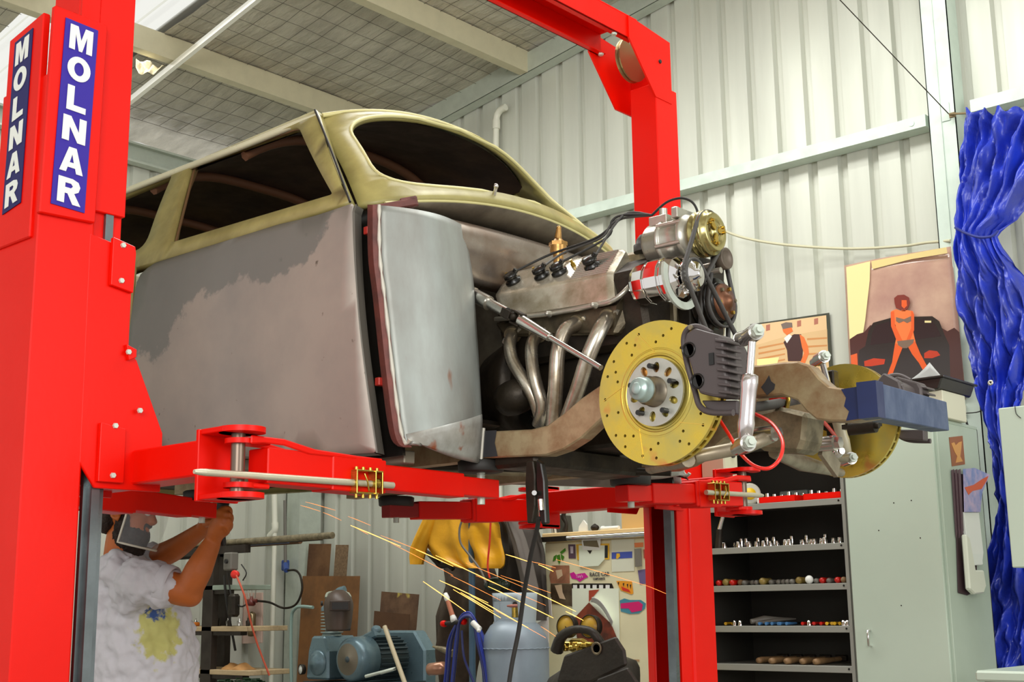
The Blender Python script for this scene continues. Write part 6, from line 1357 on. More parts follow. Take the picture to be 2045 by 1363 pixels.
# yellow leather jacket
JK = mat('yellow_leather', flat(236, 172, 18), 0.5, 0, var=0.12, vscale=6, bump=0.25, bscale=30)
jk = thing('welding_jacket', 'yellow leather welding jacket hanging on the blue pole', 'jacket', at(925, 1130, n=5.05))
def garment(par, name, rows_, n0, m, amp=0.03, thick=0.05, fr_=22, seed=0):
    """rows_: (y, xleft, xright) photo outline, folded surface with real depth (front and back)"""
    F, B = [], []
    yy0, yy1 = rows_[0][0], rows_[-1][0]; NY = 26
    for i in range(NY+1):
        y = lerp(yy0, yy1, i/NY)
        for (a_, l0, r0), (b_, l1, r1) in zip(rows_, rows_[1:]):
            if a_ <= y <= b_: t = (y-a_)/(b_-a_) if b_ > a_ else 0; l = lerp(l0, l1, t); r_ = lerp(r0, r1, t); break
        f_, bk = [], []
        for j in range(33):
            k = j/32; p = at(lerp(l, r_, k), y, n=n0); fold = amp*math.sin(k*fr_+seed+1.5*noise.noise(V((k*3, y/60, seed))))*(0.3+0.7*i/NY)+amp*0.8*noise.noise(V((k*5, y/50, seed+3)))
            e = math.sqrt(max(0, 1-(2*k-1)**2))
            f_.append(V((p.x, n0-thick*e+fold*min(1, e*2), p.z))); bk.append(V((p.x, n0+thick*e*0.6+fold*0.5, p.z)))
        F.append(f_+bk[::-1])
    mb = MB(); mb.grid(F, closeu=True, flip=False); n = len(F[0]); mb.add(F[0], [tuple(range(n))]); 
    return mb.build(name, m, par)
garment(jk, 'jacket_body', [(1012, 862, 938), (1022, 858, 985), (1050, 850, 998), (1090, 852, 1002), (1115, 868, 1008), (1130, 900, 1006), (1136, 925, 1000)], 5.05, JK, 0.022, 0.07)
garment(jk, 'sleeve', [(1016, 858, 880), (1045, 846, 872), (1075, 832, 862), (1095, 824, 852), (1115, 824, 846), (1128, 828, 842)], 5.0, JK, 0.008, 0.045, 8, 2)
mb = MB(); mb.tube([at(848, 1100, n=5.1), at(870, 1118, n=5.08), at(880, 1130, n=5.08), at(895, 1128, n=5.08), at(905, 1138, n=5.08)], [0.01, 0.02, 0.016, 0.018, 0.012], 8, sub=4); mb.build('torn_lining', CASTD, jk)
jb = thing('dark_jacket', 'dark grey work coat hanging right of the yellow jacket', 'jacket', at(1040, 1200, n=5.15))
garment(jb, 'coat_body', [(1035, 1000, 1050), (1060, 1002, 1075), (1100, 1005, 1085), (1150, 1000, 1090), (1200, 1005, 1092), (1240, 1020, 1092)], 5.22, cm('dark_cloth', 66, 60, 54, 0.8), 0.03, 0.06, 18, 4)
garment(jb, 'coat_sleeve', [(1040, 1010, 1035), (1080, 1024, 1050), (1130, 1036, 1064), (1180, 1044, 1074)], 5.10, cm('grey_cloth', 106, 100, 94, 0.8), 0.01, 0.04, 8, 6)
jd = thing('brown_apron', 'dark brown leather apron hanging below the yellow jacket', 'apron', at(905, 1200, n=5.3))
garment(jd, 'apron_cloth', [(1100, 880, 930), (1130, 885, 985), (1170, 890, 1000), (1230, 870, 990), (1300, 872, 960), (1363, 880, 950)], 5.26, cm('brown_leather', 70, 54, 38, 0.7, var=0.4, vscale=8), 0.03, 0.05, 14, 8)
mb = MB(); mb.tube([at(928, 1030, n=4.95), at(918, 1055, n=4.94), at(920, 1085, n=4.94), at(938, 1110, n=4.95), at(960, 1140, n=4.95), at(970, 1165, n=4.95)], 0.006, 8, sub=5); top(mb, 'thin_grey_hose', GRH, 'thin grey hose curling over the yellow jacket', 'hose')
mb = MB(); mb.tube([at(980, 1038, n=4.93), at(978, 1080, n=4.93), at(974, 1130, n=4.93), at(978, 1155, n=4.93)], 0.005, 8, sub=5); top(mb, 'hanging_rope', cm('red_cord', 220, 50, 20), 'thin red rope hanging in front of the yellow jacket', 'rope')
# bundle of blue hoses and pale torch hung on the stand
hb_ = thing('blue_hose_coil', 'looped blue air hoses hanging from the stand beside the gas bottle', 'hose', at(930, 1363, n=4.75))
BH = mat('blue_hose', flat(34, 54, 150), 0.35); BHD = mat('deep_blue_hose', flat(30, 38, 96), 0.35)
tops = (930, 1228)
for i in range(7):
    l = 905-i*2+rnd.uniform(-5, 5); r_ = 958+i*3; dz = rnd.uniform(-4, 4)
    mb = MB(); n0 = 4.72+0.012*i
    mb.tube([at(l-6, 1400, n=n0), at(l, 1340, n=n0), at(l+6, 1280, n=n0), at(918, 1240+dz, n=n0), at(932, 1228+dz, n=n0), at(945, 1236+dz, n=n0), at(r_-6, 1280, n=n0), at(r_+6, 1335, n=n0), at(r_+14, 1400, n=n0)], 0.0065, 8, sub=5)
    mb.build('hose_strand', BH if i % 3 else BHD, hb_)
mb = MB(); mb.tube([at(922, 1260, n=4.70), at(926, 1310, n=4.70), at(938, 1345, n=4.70), at(950, 1372, n=4.70)], 0.006, 8, sub=4); mb.build('hose_strand', BHD, hb_)
mb = MB(); mb.cyl(at(944, 1244, n=4.68), at(958, 1258, n=4.68), 0.014, seg=12); mb.cyl(at(956, 1252, n=4.68), at(956, 1262, n=4.67), 0.01, seg=8); mb.build('hose_coupling', WHITE, hb_)
tc_ = thing('torch_handle', 'copper coloured torch handle with pale ends above the blue hoses', 'torch', at(905, 1240, n=4.75))
a_, b_ = at(890, 1188, n=4.74), at(906, 1238, n=4.74)
mb = MB(); mb.cyl(a_.lerp(b_, 0.2), a_.lerp(b_, 0.85), 0.011, 0.013, 14); mb.build('handle', cm('copper_handle', 190, 120, 90, 0.4), tc_)
mb = MB(); mb.lathe(a_, (b_-a_), [(-0.01, 0), (-0.006, 0.010), (0.02, 0.015), (0.04, 0.010)], 12); mb.build('pale_cap', WHITE, tc_)
mb = MB(); mb.lathe(a_.lerp(b_, 0.82), (b_-a_), [(0, 0.012), (0.02, 0.017), (0.035, 0.017), (0.04, 0.0)], 12); mb.build('pale_cap', WHITE, tc_)
rc = thing('red_valve', 'black valve bar with two red knobs below the torch', 'valve', at(905, 1246, n=4.76))
a_, b_ = at(882, 1247, n=4.74), at(928, 1242, n=4.74)
mb = MB(); mb.cyl(a_, b_, 0.011, seg=12); mb.build('valve_bar', BLACK, rc)
for t in (0.1, 0.95): mb = MB(); p = a_.lerp(b_, t); mb.lathe(p-V((0.014, 0, 0)), (1, 0, 0), [(0, 0.0), (0, 0.014), (0.014, 0.017), (0.028, 0.014), (0.028, 0)], 14); mb.build('red_knob', RED, rc)
mb = MB(); a_, b_ = at(858, 1338, n=4.85), at(892, 1334, n=4.85); mb.lathe(a_, b_-a_, [(0, 0.0), (0, 0.028), (0.004, 0.032), (0.1, 0.032), (0.11, 0.0)], 20); top(mb, 'copper_pipe_end', cm('copper_end', 176, 128, 104, 0.3, metal=0.5), 'short coppery pipe end below the apron', 'pipe')
mb = MB(); mb.tube([at(864, 1292, n=4.9), at(885, 1298, n=4.9), at(905, 1306, n=4.9)], [0.004, 0.016, 0.02], 10, sub=3); top(mb, 'pointed_steel_bar', CAST, 'pointed grey steel bar sticking out left of the hoses', 'bar')
mb = MB(); c = at(990, 1168, n=5.1); mb.ball(c, 0.05, 16, 10, (1.5, 1, 0.75)); mb.ball(c+V((0.07, 0, 0.0)), 0.03, 12, 8); top(mb, 'green_glass_float', mat('dark_green_glass', flat(50, 64, 52), 0.12), 'dark green bottle lying above the gas bottle collar', 'bottle')
# earth clamp hanging from the chassis with its black cable
ec = thing('earth_clamp', 'black spring clamp gripping the chassis with a long cable', 'clamp', at(1068, 1040, n=2.70))
nC = 2.66
mb = MB(); mb.prism([at(x, y, n=nC) for x, y in [(1050, 922), (1064, 920), (1068, 950), (1068, 1010), (1062, 1045), (1052, 1046), (1050, 1010), (1048, 965)]], (0, 0.02, 0)); mb.build('clamp_jaw', CASTD, ec, bevel=0.003)
mb = MB(); mb.prism([at(x, y, n=nC) for x, y in [(1070, 918), (1080, 925), (1086, 960), (1088, 1010), (1090, 1046), (1080, 1048), (1074, 1015), (1070, 960)]], (0, 0.02, 0)); mb.build('clamp_jaw', BLKGL, ec, bevel=0.003)
mb = MB(); mb.cyl(at(1079, 998, n=nC-0.01), at(1081, 1020, n=nC-0.01), 0.008, seg=10); mb.cyl(at(1067, 985, n=nC-0.015), at(1067, 985, n=nC+0.03), 0.007, seg=8); mb.build('clamp_bolt', CHROME, ec)
mb = MB(); mb.tube([at(1076, 1035, n=nC), at(1072, 1060, n=nC+0.02), at(1060, 1110, n=nC+0.05), at(1046, 1190, n=nC+0.1), at(1036, 1260, n=nC+0.12), at(1022, 1330, n=nC+0.12), at(1012, 1400, n=nC+0.12)], 0.0065, 10, sub=5); mb.build('cable', BLACK, ec)
# ---- steel plates leaning on the wall
def plate(name, pts, n0, lean, m, label):
    P_ = [at(x, y, n=n0) for x, y in pts]; z0 = 0.0
    P_ = [V((p.x, p.y+lean*(p.z-0.6), p.z)) for p in P_]
    return top(MB().prism(P_, (0, 0.006, 0)), name, m, label, 'steel plate', 'steel plates leaning on the wall')
plate('steel_plate', [(592, 1086), (636, 1086), (636, 1600), (592, 1600)], 6.30, 0.10, RUST, 'tall narrow rusty plate behind the larger ones at left')
plate('steel_plate', [(646, 1088), (671, 1088), (672, 1600), (647, 1600)], 6.28, 0.10, mat('speckled_plate', flat(138, 112, 84), 0.6, 0.2, var=0.4, vscale=60), 'narrow speckled plate right of the tall rusty plate')
plate('steel_plate', [(588, 1151), (702, 1151), (706, 1620), (590, 1620)], 6.14, 0.08, mat('orange_rust', flat(146, 100, 58), 0.6, 0.3, col2=flat(110, 78, 50), vscale=4), 'large orange rusty plate behind the compressor')
plate('steel_plate', [(744, 1182), (819, 1188), (812, 1620), (742, 1620)], 6.14, 0.10, mat('stained_plate', flat(120, 90, 66), 0.6, 0.2, col2=flat(84, 60, 44), vscale=7, spots=(flat(200, 180, 90), 6, 0.62)), 'brown stained plate behind the motor')
plate('steel_plate', [(735, 1221), (806, 1228), (800, 1620), (734, 1620)], 5.98, 0.08, mat('dark_brown_plate', flat(96, 66, 44), 0.55, 0.2, var=0.3, vscale=6), 'shorter dark brown plate in front of the stained plate')
# ---- air compressor
NM_ = 5.0
cmp_ = thing('air_compressor_unit', 'blue grey workshop air compressor with belt guard and electric motor', 'compressor', (at(700, 1363, n=5.1).x, 5.1, 0.2))
CB = mat('hammertone_blue', flat(104, 128, 138), 0.32, 0.3, var=0.1, vscale=30, bump=0.06, bscale=120)
CBD = mat('dark_compressor_blue', flat(62, 76, 82), 0.4, 0.2)
def ax_cyl(name, p, prof, m, par, seg=36, **k): mb = MB(); mb.lathe(p, (0, 1, 0), prof, seg); return mb.build(name, m, par, **k)
mc = at(694, 1318, n=NM_)
mo = ax_cyl('motor_fan_cover', mc, [(0, 0), (0, 0.085), (0.004, 0.10), (0.02, 0.118), (0.05, 0.125), (0.14, 0.125), (0.14, 0.0)], CB, cmp_)
ax_cyl('fan_grille', mc-V((0, 0.002, 0)), [(0, 0.0), (0, 0.018), (0.001, 0.018), (0.001, 0.085), (0.003, 0.088)], mat('dusty_grille', flat(112, 104, 88), 0.6), mo)
ax_cyl('fan_boss', mc-V((0, 0.006, 0)), [(0, 0), (0, 0.016), (0.006, 0.018), (0.006, 0)], CBD, mo)
mb = MB(); mb.cyl(mc+V((0, 0.14, 0)), mc+V((0, 0.38, 0)), 0.105, seg=32); mbd = mb.build('motor_body', CBD, cmp_)
for i in range(26):
    an = 2*PI*i/26; a_ = V((math.cos(an), 0, math.sin(an))); mb = MB(); c_ = mc+V((0, 0.26, 0))+a_*0.112; mb.cbox(c_, (0.02, 0.22, 0.005), Matrix.Rotation(-an, 3, 'Y')); mb.build('motor_fin', CBD, mbd)
mb = MB(); tb = mc+V((0.02, 0.20, 0.125)); mb.cbox(tb, (0.12, 0.12, 0.05), Matrix.Rotation(-0.35, 3, 'Y')); mb.lathe(tb+V((0.03, -0.03, 0.03)), (0.4, -0.2, 1), [(0, 0.03), (0.02, 0.03), (0.024, 0.02), (0.024, 0)], 16); mb.build('terminal_box', CB, cmp_, bevel=0.01)
g0 = mc+V((0.0, 0.42, 0))
mb = MB(); mb.prism([(g0.x-0.14, g0.y, g0.z+0.15), (g0.x+0.10, g0.y, g0.z+0.15), (g0.x+0.19, g0.y, g0.z+0.04), (g0.x+0.19, g0.y, g0.z-0.4), (g0.x-0.5, g0.y, g0.z-0.4), (g0.x-0.5, g0.y, g0.z+0.1)], (0, 0.10, 0)); mb.build('belt_guard', CB, cmp_, bevel=0.012)
cc_ = at(633, 1312, n=NM_+0.02)
mb = MB(); mb.prism([(cc_.x-0.10, cc_.y, cc_.z-0.13), (cc_.x-0.085, cc_.y, cc_.z+0.03), (cc_.x-0.055, cc_.y, cc_.z+0.115), (cc_.x+0.06, cc_.y, cc_.z+0.115), (cc_.x+0.095, cc_.y, cc_.z+0.03), (cc_.x+0.10, cc_.y, cc_.z-0.13)], (0, 0.24, 0)); pk = mb.build('crankcase', CB, cmp_, bevel=0.012)
ax_cyl('crankcase_cover', cc_-V((-0.01, 0.03, 0.035)), [(0, 0), (0, 0.035), (0.012, 0.04), (0.016, 0.06), (0.024, 0.072), (0.03, 0.072)], CB, pk)
mb = MB(); mb.lathe((cc_.x, cc_.y+0.11, cc_.z+0.115), (0, 0, 1), [(0, 0.06), (0.02, 0.05)], 20)
for k in range(7): mb.lathe((cc_.x, cc_.y+0.11, cc_.z+0.13+0.018*k), (0, 0, 1), [(0, 0.04), (0.001, 0.066), (0.008, 0.066), (0.009, 0.04), (0.018, 0.04)], 24)
mb.build('finned_cylinder', mat('cylinder_grey', flat(150, 164, 160), 0.4, 0.4), cmp_)
mb = MB(); mb.lathe((cc_.x, cc_.y+0.11, cc_.z+0.256), (0, 0, 1), [(0, 0.066), (0.02, 0.066), (0.03, 0.055), (0.05, 0.04), (0.07, 0.03), (0.072, 0)], 20); mb.tube([(cc_.x+0.02, cc_.y+0.1, cc_.z+0.29), (cc_.x+0.05, cc_.y+0.1, cc_.z+0.36), (cc_.x+0.1, cc_.y+0.12, cc_.z+0.38)], 0.022, 10, sub=4); mb.build('cylinder_head', CB, cmp_)
q = at(601, 1338, n=NM_); mb = MB(); mb.lathe(q, (-0.2, -1, 0), [(0, 0), (-0.02, 0.0), (-0.02, 0.028), (0.004, 0.030), (0.006, 0.026), (0.002, 0.025)], 20); pg_ = mb.build('pressure_gauge', CASTD, cmp_)
mb = MB(); mb.lathe(q, (-0.2, -1, 0), [(0.001, 0.025), (0.0025, 0.025), (0.0025, 0)], 20); mb.build('gauge_dial', WHITE, pg_)
mb = MB(); zt_ = mc.z-0.13; mb.lathe((cc_.x-0.25, 5.2, zt_-0.24), (1, 0, 0), [(0, 0.0), (0.02, 0.12), (0.10, 0.22), (1.1, 0.22), (1.18, 0.12), (1.2, 0)], 36); mb.build('air_tank', CB, cmp_)
mb = MB(); mb.box((cc_.x-0.12, cc_.y, zt_-0.06), (mc.x+0.2, cc_.y+0.4, zt_-0.0)); mb.build('pump_deck', CBD, cmp_)
mb = MB(); mb.tube([at(760, 1345, n=4.92), at(790, 1336, n=4.95), at(730, 1352, n=4.9)], 0.009, 8, sub=3); mb.build('copper_line', GALV, cmp_)
mb = MB(); mb.tube([at(625, 1214, n=5.12), at(600, 1212, n=5.12), at(588, 1218, n=5.12), at(582, 1235, n=5.12), at(581, 1300, n=5.12), at(582, 1363, n=5.12)], 0.010, 10, sub=4); mb.build('delivery_pipe', mat('grey_green_pipe', flat(132, 156, 148), 0.4), cmp_)
# timber handle leaning before the motor
mb = MB(); mb.tube([at(768, 1252, n=4.7), at(812, 1375, n=4.65)], 0.012, 10); top(mb, 'broom_handle', mat('pale_handle', flat(190, 178, 148), 0.6), 'pale stick leaning in front of the compressor motor', 'stick')
# brown welding helmet on the compressor head
wh = thing('welding_helmet', 'brown welding helmet with raised visor box on the compressor', 'helmet', at(680, 1262, n=5.02))
hc = at(676, 1216, n=5.02); WHM = mat('brown_fibre', flat(76, 60, 50), 0.42, 0, var=0.15, vscale=8)
P_ = []
for i in range(19):
    t = i/18; z = lerp(0.105, -0.125, t); w = 0.088*(math.sin(PI*min(1, (t+0.03)*2.2)/2))**0.55*(1-0.22*t*t); row = []
    for j in range(25):
        an = lerp(-PI*0.62, PI*0.62, j/24); d_ = 0.11*(math.sin(PI*min(1, (t+0.03)*2.0)/2))**0.6*(1-0.10*t)
        fx, fy = 0.80, -0.60
        row.append(hc+V((fx*math.cos(an)*d_-fy*math.sin(an)*w*-1*-1, fy*math.cos(an)*d_+fx*math.sin(an)*w, z)))
    P_.append(row)
mb = MB(); mb.grid(P_, flip=True); mb.build('shell', WHM, wh, solid=0.004)
vb = hc+V((0.80*0.112, -0.60*0.112, 0.015)); Rz_ = Matrix.Rotation(math.atan2(-0.60, 0.80), 3, 'Z')
mb = MB(); mb.cbox(vb, (0.035, 0.115, 0.058), Rz_); v_ = mb.build('visor_box', mat('dark_brown_fibre', flat(52, 38, 28), 0.4), wh, bevel=0.004)
mb = MB(); mb.cbox(vb+Rz_@V((0.018, 0, 0)), (0.004, 0.09, 0.038), Rz_); mb.build('visor_glass', BLKGL, v_)
mb = MB(); c_ = hc+Rz_@V((-0.02, -0.088, 0.03)); mb.cyl(c_, c_+Rz_@V((0, -0.012, 0)), 0.014, seg=14); mb.build('pivot_knob', BLACK, wh)
mb = MB(); mb.tube([hc+Rz_@V((-0.03, -0.07, 0.06)), hc+Rz_@V((-0.09, -0.05, 0.09)), hc+Rz_@V((-0.10, 0.05, 0.09)), hc+Rz_@V((-0.03, 0.07, 0.06))], 0.008, 8, sub=4); mb.build('head_band', mat('grey_band', flat(150, 156, 140), 0.5), wh)
# ---- steel stock rack, left, with pipes
NK = 5.0
rk = thing('stock_rack', 'dark welded steel rack with shelves behind the worker', 'rack', (at(470, 1363, n=NK).x, NK+0.3, 0))
RKM = mat('rack_brown_black', flat(50, 40, 32), 0.55, 0.2, var=0.3, vscale=8)
xa = at(404, 1200, n=NK).x; xb = at(424, 1200, n=NK).x; zr = at(420, 1092, n=NK).z
mb = MB(); mb.box((xa, NK, 0), (xb, NK+0.05, zr)); mb.build('upright', RKM, rk, bevel=0.003)
mb = MB(); mb.box((xa-0.27, NK+0.30, 0), (xb-0.27, NK+0.35, zr)); mb.build('upright', RKM, rk, bevel=0.003)
mb = MB(); mb.box((xa-1.4, NK, 0), (xa-1.35, NK+0.05, zr)); mb.build('upright', RKM, rk)
mb = MB(); mb.box((xa-1.4, NK+0.02, zr-0.05), (xb+0.30, NK+0.06, zr)); mb.build('top_arm', RKM, rk)
mb = MB(); mb.box((xa-1.4, NK+0.30, zr-0.05), (xb-0.27, NK+0.35, zr)); mb.build('top_arm', RKM, rk)
for y, w in ((1170, 0.18), (1252, 0.36), (1338, 0.40)):
    z = at(420, y, n=NK).z; mb = MB(); mb.box((xa-1.38, NK-0.0, z-0.03), (xb+w, NK+0.32, z)); mb.build('shelf_board', mat('pale_timber_shelf', flat(196, 172, 134), 0.7, var=0.15, vscale=12, stretch=(1, 6, 6)) if y > 1200 else mat('grey_green_shelf', flat(150, 164, 150), 0.5), rk, bevel=0.003)
    mb = MB(); mb.box((xa-1.38, NK+0.01, z-0.055), (xb+w*0.8, NK+0.06, z-0.03)); mb.build('shelf_bearer', RKM, rk)
lbls = ['long round brown pipe on top of the rack', 'flat blue painted bar on top of the rack', 'square grey tube along the top of the rack', 'rusty tube lying at the back of the rack top']
for i, (x1_, m_, dy, r_) in enumerate(((664, CAST, 0.05, 0.02), (575, BLUEP, 0.16, 0.012), (640, CASTD, 0.10, 0.018), (600, RUST, 0.28, 0.018))):
    e_ = at(x1_, 1080, n=NK+dy).x; mb = MB()
    if i in (0, 3): mb.cyl((xa-1.5, NK+dy, zr+r_+0.0005), (e_, NK+dy, zr+r_+0.0005), r_, seg=14)
    else: mb.box((xa-1.5, NK+dy-r_, zr+0.0005), (e_, NK+dy+r_, zr+2*r_))
    top(mb, ['steel_pipe', 'blue_bar', 'square_tube', 'rusty_tube'][i], m_, lbls[i], ['pipe', 'bar', 'tube', 'tube'][i])
# drill switch box hung below the rack top with red plug
sb_ = thing('switch_box', 'grey electrical box with a red plug below the rack top', 'switch box', at(462, 1180, n=NK))
c_ = at(461, 1122, n=NK-0.02); mb = MB(); mb.cbox(c_, (0.085, 0.06, 0.11)); mb.build('housing', GRH, sb_, bevel=0.008)
mb = MB(); mb.cyl(c_+V((0.0, -0.03, 0.0)), c_+V((0, -0.042, 0)), 0.014, seg=14); mb.build('switch_knob', BLACK, sb_)
c_ = at(470, 1148, n=NK-0.03); mb = MB(); mb.lathe(c_, (0.5, -0.8, 0), [(-0.02, 0.0), (-0.02, 0.022), (0.015, 0.026), (0.02, 0.018), (0.02, 0)], 16); mb.build('red_plug', cm('red_plug', 226, 40, 26, 0.35), sb_)
mb = MB(); mb.tube([at(472, 1150, n=NK-0.06), at(488, 1190, n=NK-0.05), at(500, 1240, n=NK), at(515, 1290, n=NK+0.05), at(538, 1350, n=NK+0.1)], 0.006, 8, sub=5); mb.build('orange_cord', cm('orange_cord', 200, 84, 56, 0.5), sb_)
mb = MB()
mb.tube([at(455, 1145, n=NK), at(462, 1190, n=NK-0.01), at(480, 1212, n=NK), at(495, 1205, n=NK)], 0.005, 8, sub=4); mb.tube([at(448, 1150, n=NK), at(452, 1200, n=NK), at(470, 1300, n=NK+0.1)], 0.008, 8, sub=4); mb.tube([at(482, 1128, n=NK), at(492, 1145, n=NK), at(485, 1160, n=NK)], 0.004, 8, sub=4); mb.build('black_cords', BLACK, sb_)
mb = MB(); c_ = at(467, 1210, n=NK-0.01); mb.cbox(c_, (0.07, 0.06, 0.14)); mb.build('drill_body', CASTD, sb_, bevel=0.015)
# things on rack shelves
z1 = at(420, 1252, n=NK).z+0.0005
for i, x in enumerate((388, 430, 442, 455, 470, 482)):
    p = at(x, 1245, n=NK+0.05); mb = MB(); mb.lathe((p.x, NK+0.06+0.02*(i % 3), z1), (0, 0, 1), [(0, 0.012), (0.03, 0.014), (0.036, 0.006), (0.05, 0.004)], 10); top(mb, 'drill_chuck', CASTD if i % 2 else BRIGHT, ['bright metal drill chuck, leftmost on the pale rack shelf', 'dark drill chuck, second from the left on the pale rack shelf', 'bright drill chuck, third from the left on the pale rack shelf', 'dark drill chuck, fourth from the left on the pale rack shelf', 'bright drill chuck, fifth from the left on the pale rack shelf', 'dark drill chuck, rightmost on the pale rack shelf'][i], 'drill chuck', 'drill chucks on the rack shelf')
p = at(380, 1248, n=NK+0.04); mb = MB(); mb.cbox((p.x, NK+0.05, z1+0.013), (0.12, 0.05, 0.025)); top(mb, 'orange_clamp', cm('orange_paint', 220, 120, 30), 'small orange clamp at the left of the pale rack shelf', 'clamp', bevel=0.006)
z2 = at(420, 1338, n=NK).z+0.0005
mb = MB(); p = at(475, 1330, n=NK+0.08)
P_ = [[V((p.x-0.11+0.22*i/12, NK+0.02+0.14*j/8, z2+0.05*math.sin(PI*j/8)*(0.7+0.3*math.sin(i*0.9))*(math.sin(PI*min(1, (i+0.5)/12.5)))**0.4+0.008*noise.noise(V((i*0.7, j*0.7, 0))))) for j in range(9)] for i in range(13)]
mb.grid(P_, flip=True); top(mb, 'paper_bag', cm('kraft_paper', 190, 140, 84, 0.7), 'crumpled brown paper bag on the low rack shelf', 'bag', solid=0.003)
# filter regulator on its pink board
fb = thing('air_filter', 'brass and red air filter regulator mounted on a pink board', 'air filter', at(510, 1270, s=-7.6))
nb = 6.0
def atb(x, y, d_=0.0): p = at(x, y, n=nb); return V((p.x, p.y-d_, p.z))
mb = MB(); mb.prism([atb(x, y) for x, y in [(452, 1186), (523, 1184), (522, 1285), (450, 1288)]], (0, 0.015, 0)); mb.build('board', cm('pinkish_board', 200, 172, 158, 0.6), fb, bevel=0.002)
mb = MB(); mb.lathe(atb(513, 1272, 0.05), (0, 0, 1), [(0, 0), (0.004, 0.025), (0.02, 0.030), (0.16, 0.030), (0.17, 0.02), (0.18, 0)], 18); mb.build('filter_bowl', mat('brass_tint_bowl', flat(120, 104, 76), 0.2, 0.6), fb)
mb = MB(); mb.lathe(atb(513, 1211, 0.05), (0, 0, 1), [(0, 0.02), (0.01, 0.032), (0.035, 0.032), (0.05, 0.014), (0.07, 0.008)], 14); mb.cyl(atb(503, 1201, 0.05), atb(524, 1201, 0.05), 0.014, seg=10); mb.build('filter_head', cm('dark_red_metal', 112, 48, 40, 0.4), fb)
mb = MB()
for x in (508, 514, 520): mb.cyl(atb(x, 1195, 0.05), atb(x+ (x-514)*0.4, 1172, 0.05), 0.006, 0.004, 8)
mb.build('outlet_cocks', ALU, fb, kind='stuff')
mb = MB(); mb.tube([atb(526, 1201, 0.05), atb(550, 1204, 0.05), atb(575, 1215, 0.04), atb(595, 1208, 0.02), atb(603, 1180, 0.0), atb(600, 1152, 0.0), atb(590, 1140, 0.0), atb(575, 1140, 0.0)], 0.008, 8, sub=5); mb.build('air_line', CASTD, fb)
# outlets, pipes on the low wall
mb = MB(); mb.cbox(at(570, 1130, n=6.3), (0.06, 0.04, 0.08)); mb.cyl(at(570, 1128, n=6.28), at(572, 1140, n=6.24), 0.02, seg=12); top(mb, 'blue_air_coupling', cm('coupling_blue', 60, 84, 150, 0.4), 'blue air coupling on the grey corner column', 'coupling', bevel=0.008)
for x0_, x1_, lb in ((497, 498, 'white plastic pipe with a tee joint, left of the pair'), (548, 549, 'white plastic pipe with an elbow, right of the pair')):
    mb = MB(); mb.tube([at(x0_, 985, n=6.2), at(x1_, 1050, n=6.2)], 0.022, 14); mb.tube([at(x1_, 1045, n=6.2), at(x1_, 1060, n=6.2), at(x1_-(10 if x0_ > 520 else -10), 1072, n=6.2)], 0.027, 14, sub=3); a__ = at(x1_, 1055, n=6.2); mb.cyl(a__, V((a__.x, a__.y, 0.0)), 0.018, seg=12); mb.cyl(at(x0_, 990, n=6.2), V((at(x0_, 990, n=6.2).x, 6.2, 2.6)), 0.022, seg=14); top(mb, 'waste_pipe', PVC, lb, 'pipe', 'white waste pipes on the wall')
mb = MB(); mb.tube([V((WS, 6.0, 2.5)), at(474, 960, n=6.0), at(476, 1010, n=6.0), at(474, 1040, n=6.0), at(468, 1066, n=6.0)], 0.008, 8, sub=4); top(mb, 'white_hose', PVC, 'thin white hose curving down behind the lift arm', 'hose')
mb = MB(); mb.cbox(at(493, 1144, n=6.2), (0.10, 0.02, 0.07)); mb.cbox(at(493, 1144, n=6.185), (0.03, 0.006, 0.03)); top(mb, 'light_switch', WHITE, 'white switch plate on the wall beside the red plug', 'switch', bevel=0.003)
mb = MB(); mb.tube([at(569, 1000, n=6.28), at(570, 1125, n=6.28)], 0.012, 8); top(mb, 'conduit', GRH, 'grey conduit running down the corner column', 'conduit')
# green crate of offcuts at the bottom
gc = thing('offcut_tub', 'dark tub full of green metal offcuts at the bottom', 'tub', at(475, 1363, n=4.9)); z0 = at(475, 1368, n=4.86).z; p = at(475, 1360, n=4.86)
mb = MB(); mb.box((p.x-0.16, 4.80, z0-0.15), (p.x+0.17, 4.98, z0)); mb.build('tub_body', CASTD, gc, bevel=0.01)
mb = MB()
for k in range(60): mb.cbox((p.x+rnd.uniform(-0.14, 0.15), 4.89+rnd.uniform(-0.08, 0.08), z0+rnd.uniform(0.0, 0.03)), (0.04, 0.006, 0.01), Matrix.Rotation(rnd.uniform(0, 3), 3, 'Z') @ Matrix.Rotation(rnd.uniform(-.5, .5), 3, 'X'))
mb.build('offcuts', mat('green_offcut', flat(40, 66, 44), 0.4, 0.3, var=0.5, vscale=30), gc, kind='stuff')
# cream meter box on a bracket on the far post
c_ = at(1430, 925, n=4.46)
bx2 = thing('control_box', 'cream switch box fixed to the right lift post behind the disc', 'switch box', (c_.x, 4.50, c_.z-0.06))
x0 = -2.876
mb = MB(); mb.box((x0, 4.36, c_.z-0.07), (x0+0.11, 4.46, c_.z+0.09)); mb.build('housing', mat('cream_box', flat(208, 204, 176), 0.5), bx2, bevel=0.006)
mb = MB(); mb.cyl((x0+0.11, 4.42, c_.z+0.02), (x0+0.118, 4.42, c_.z+0.02), 0.012, seg=12); mb.build('button', BLACK, bx2)
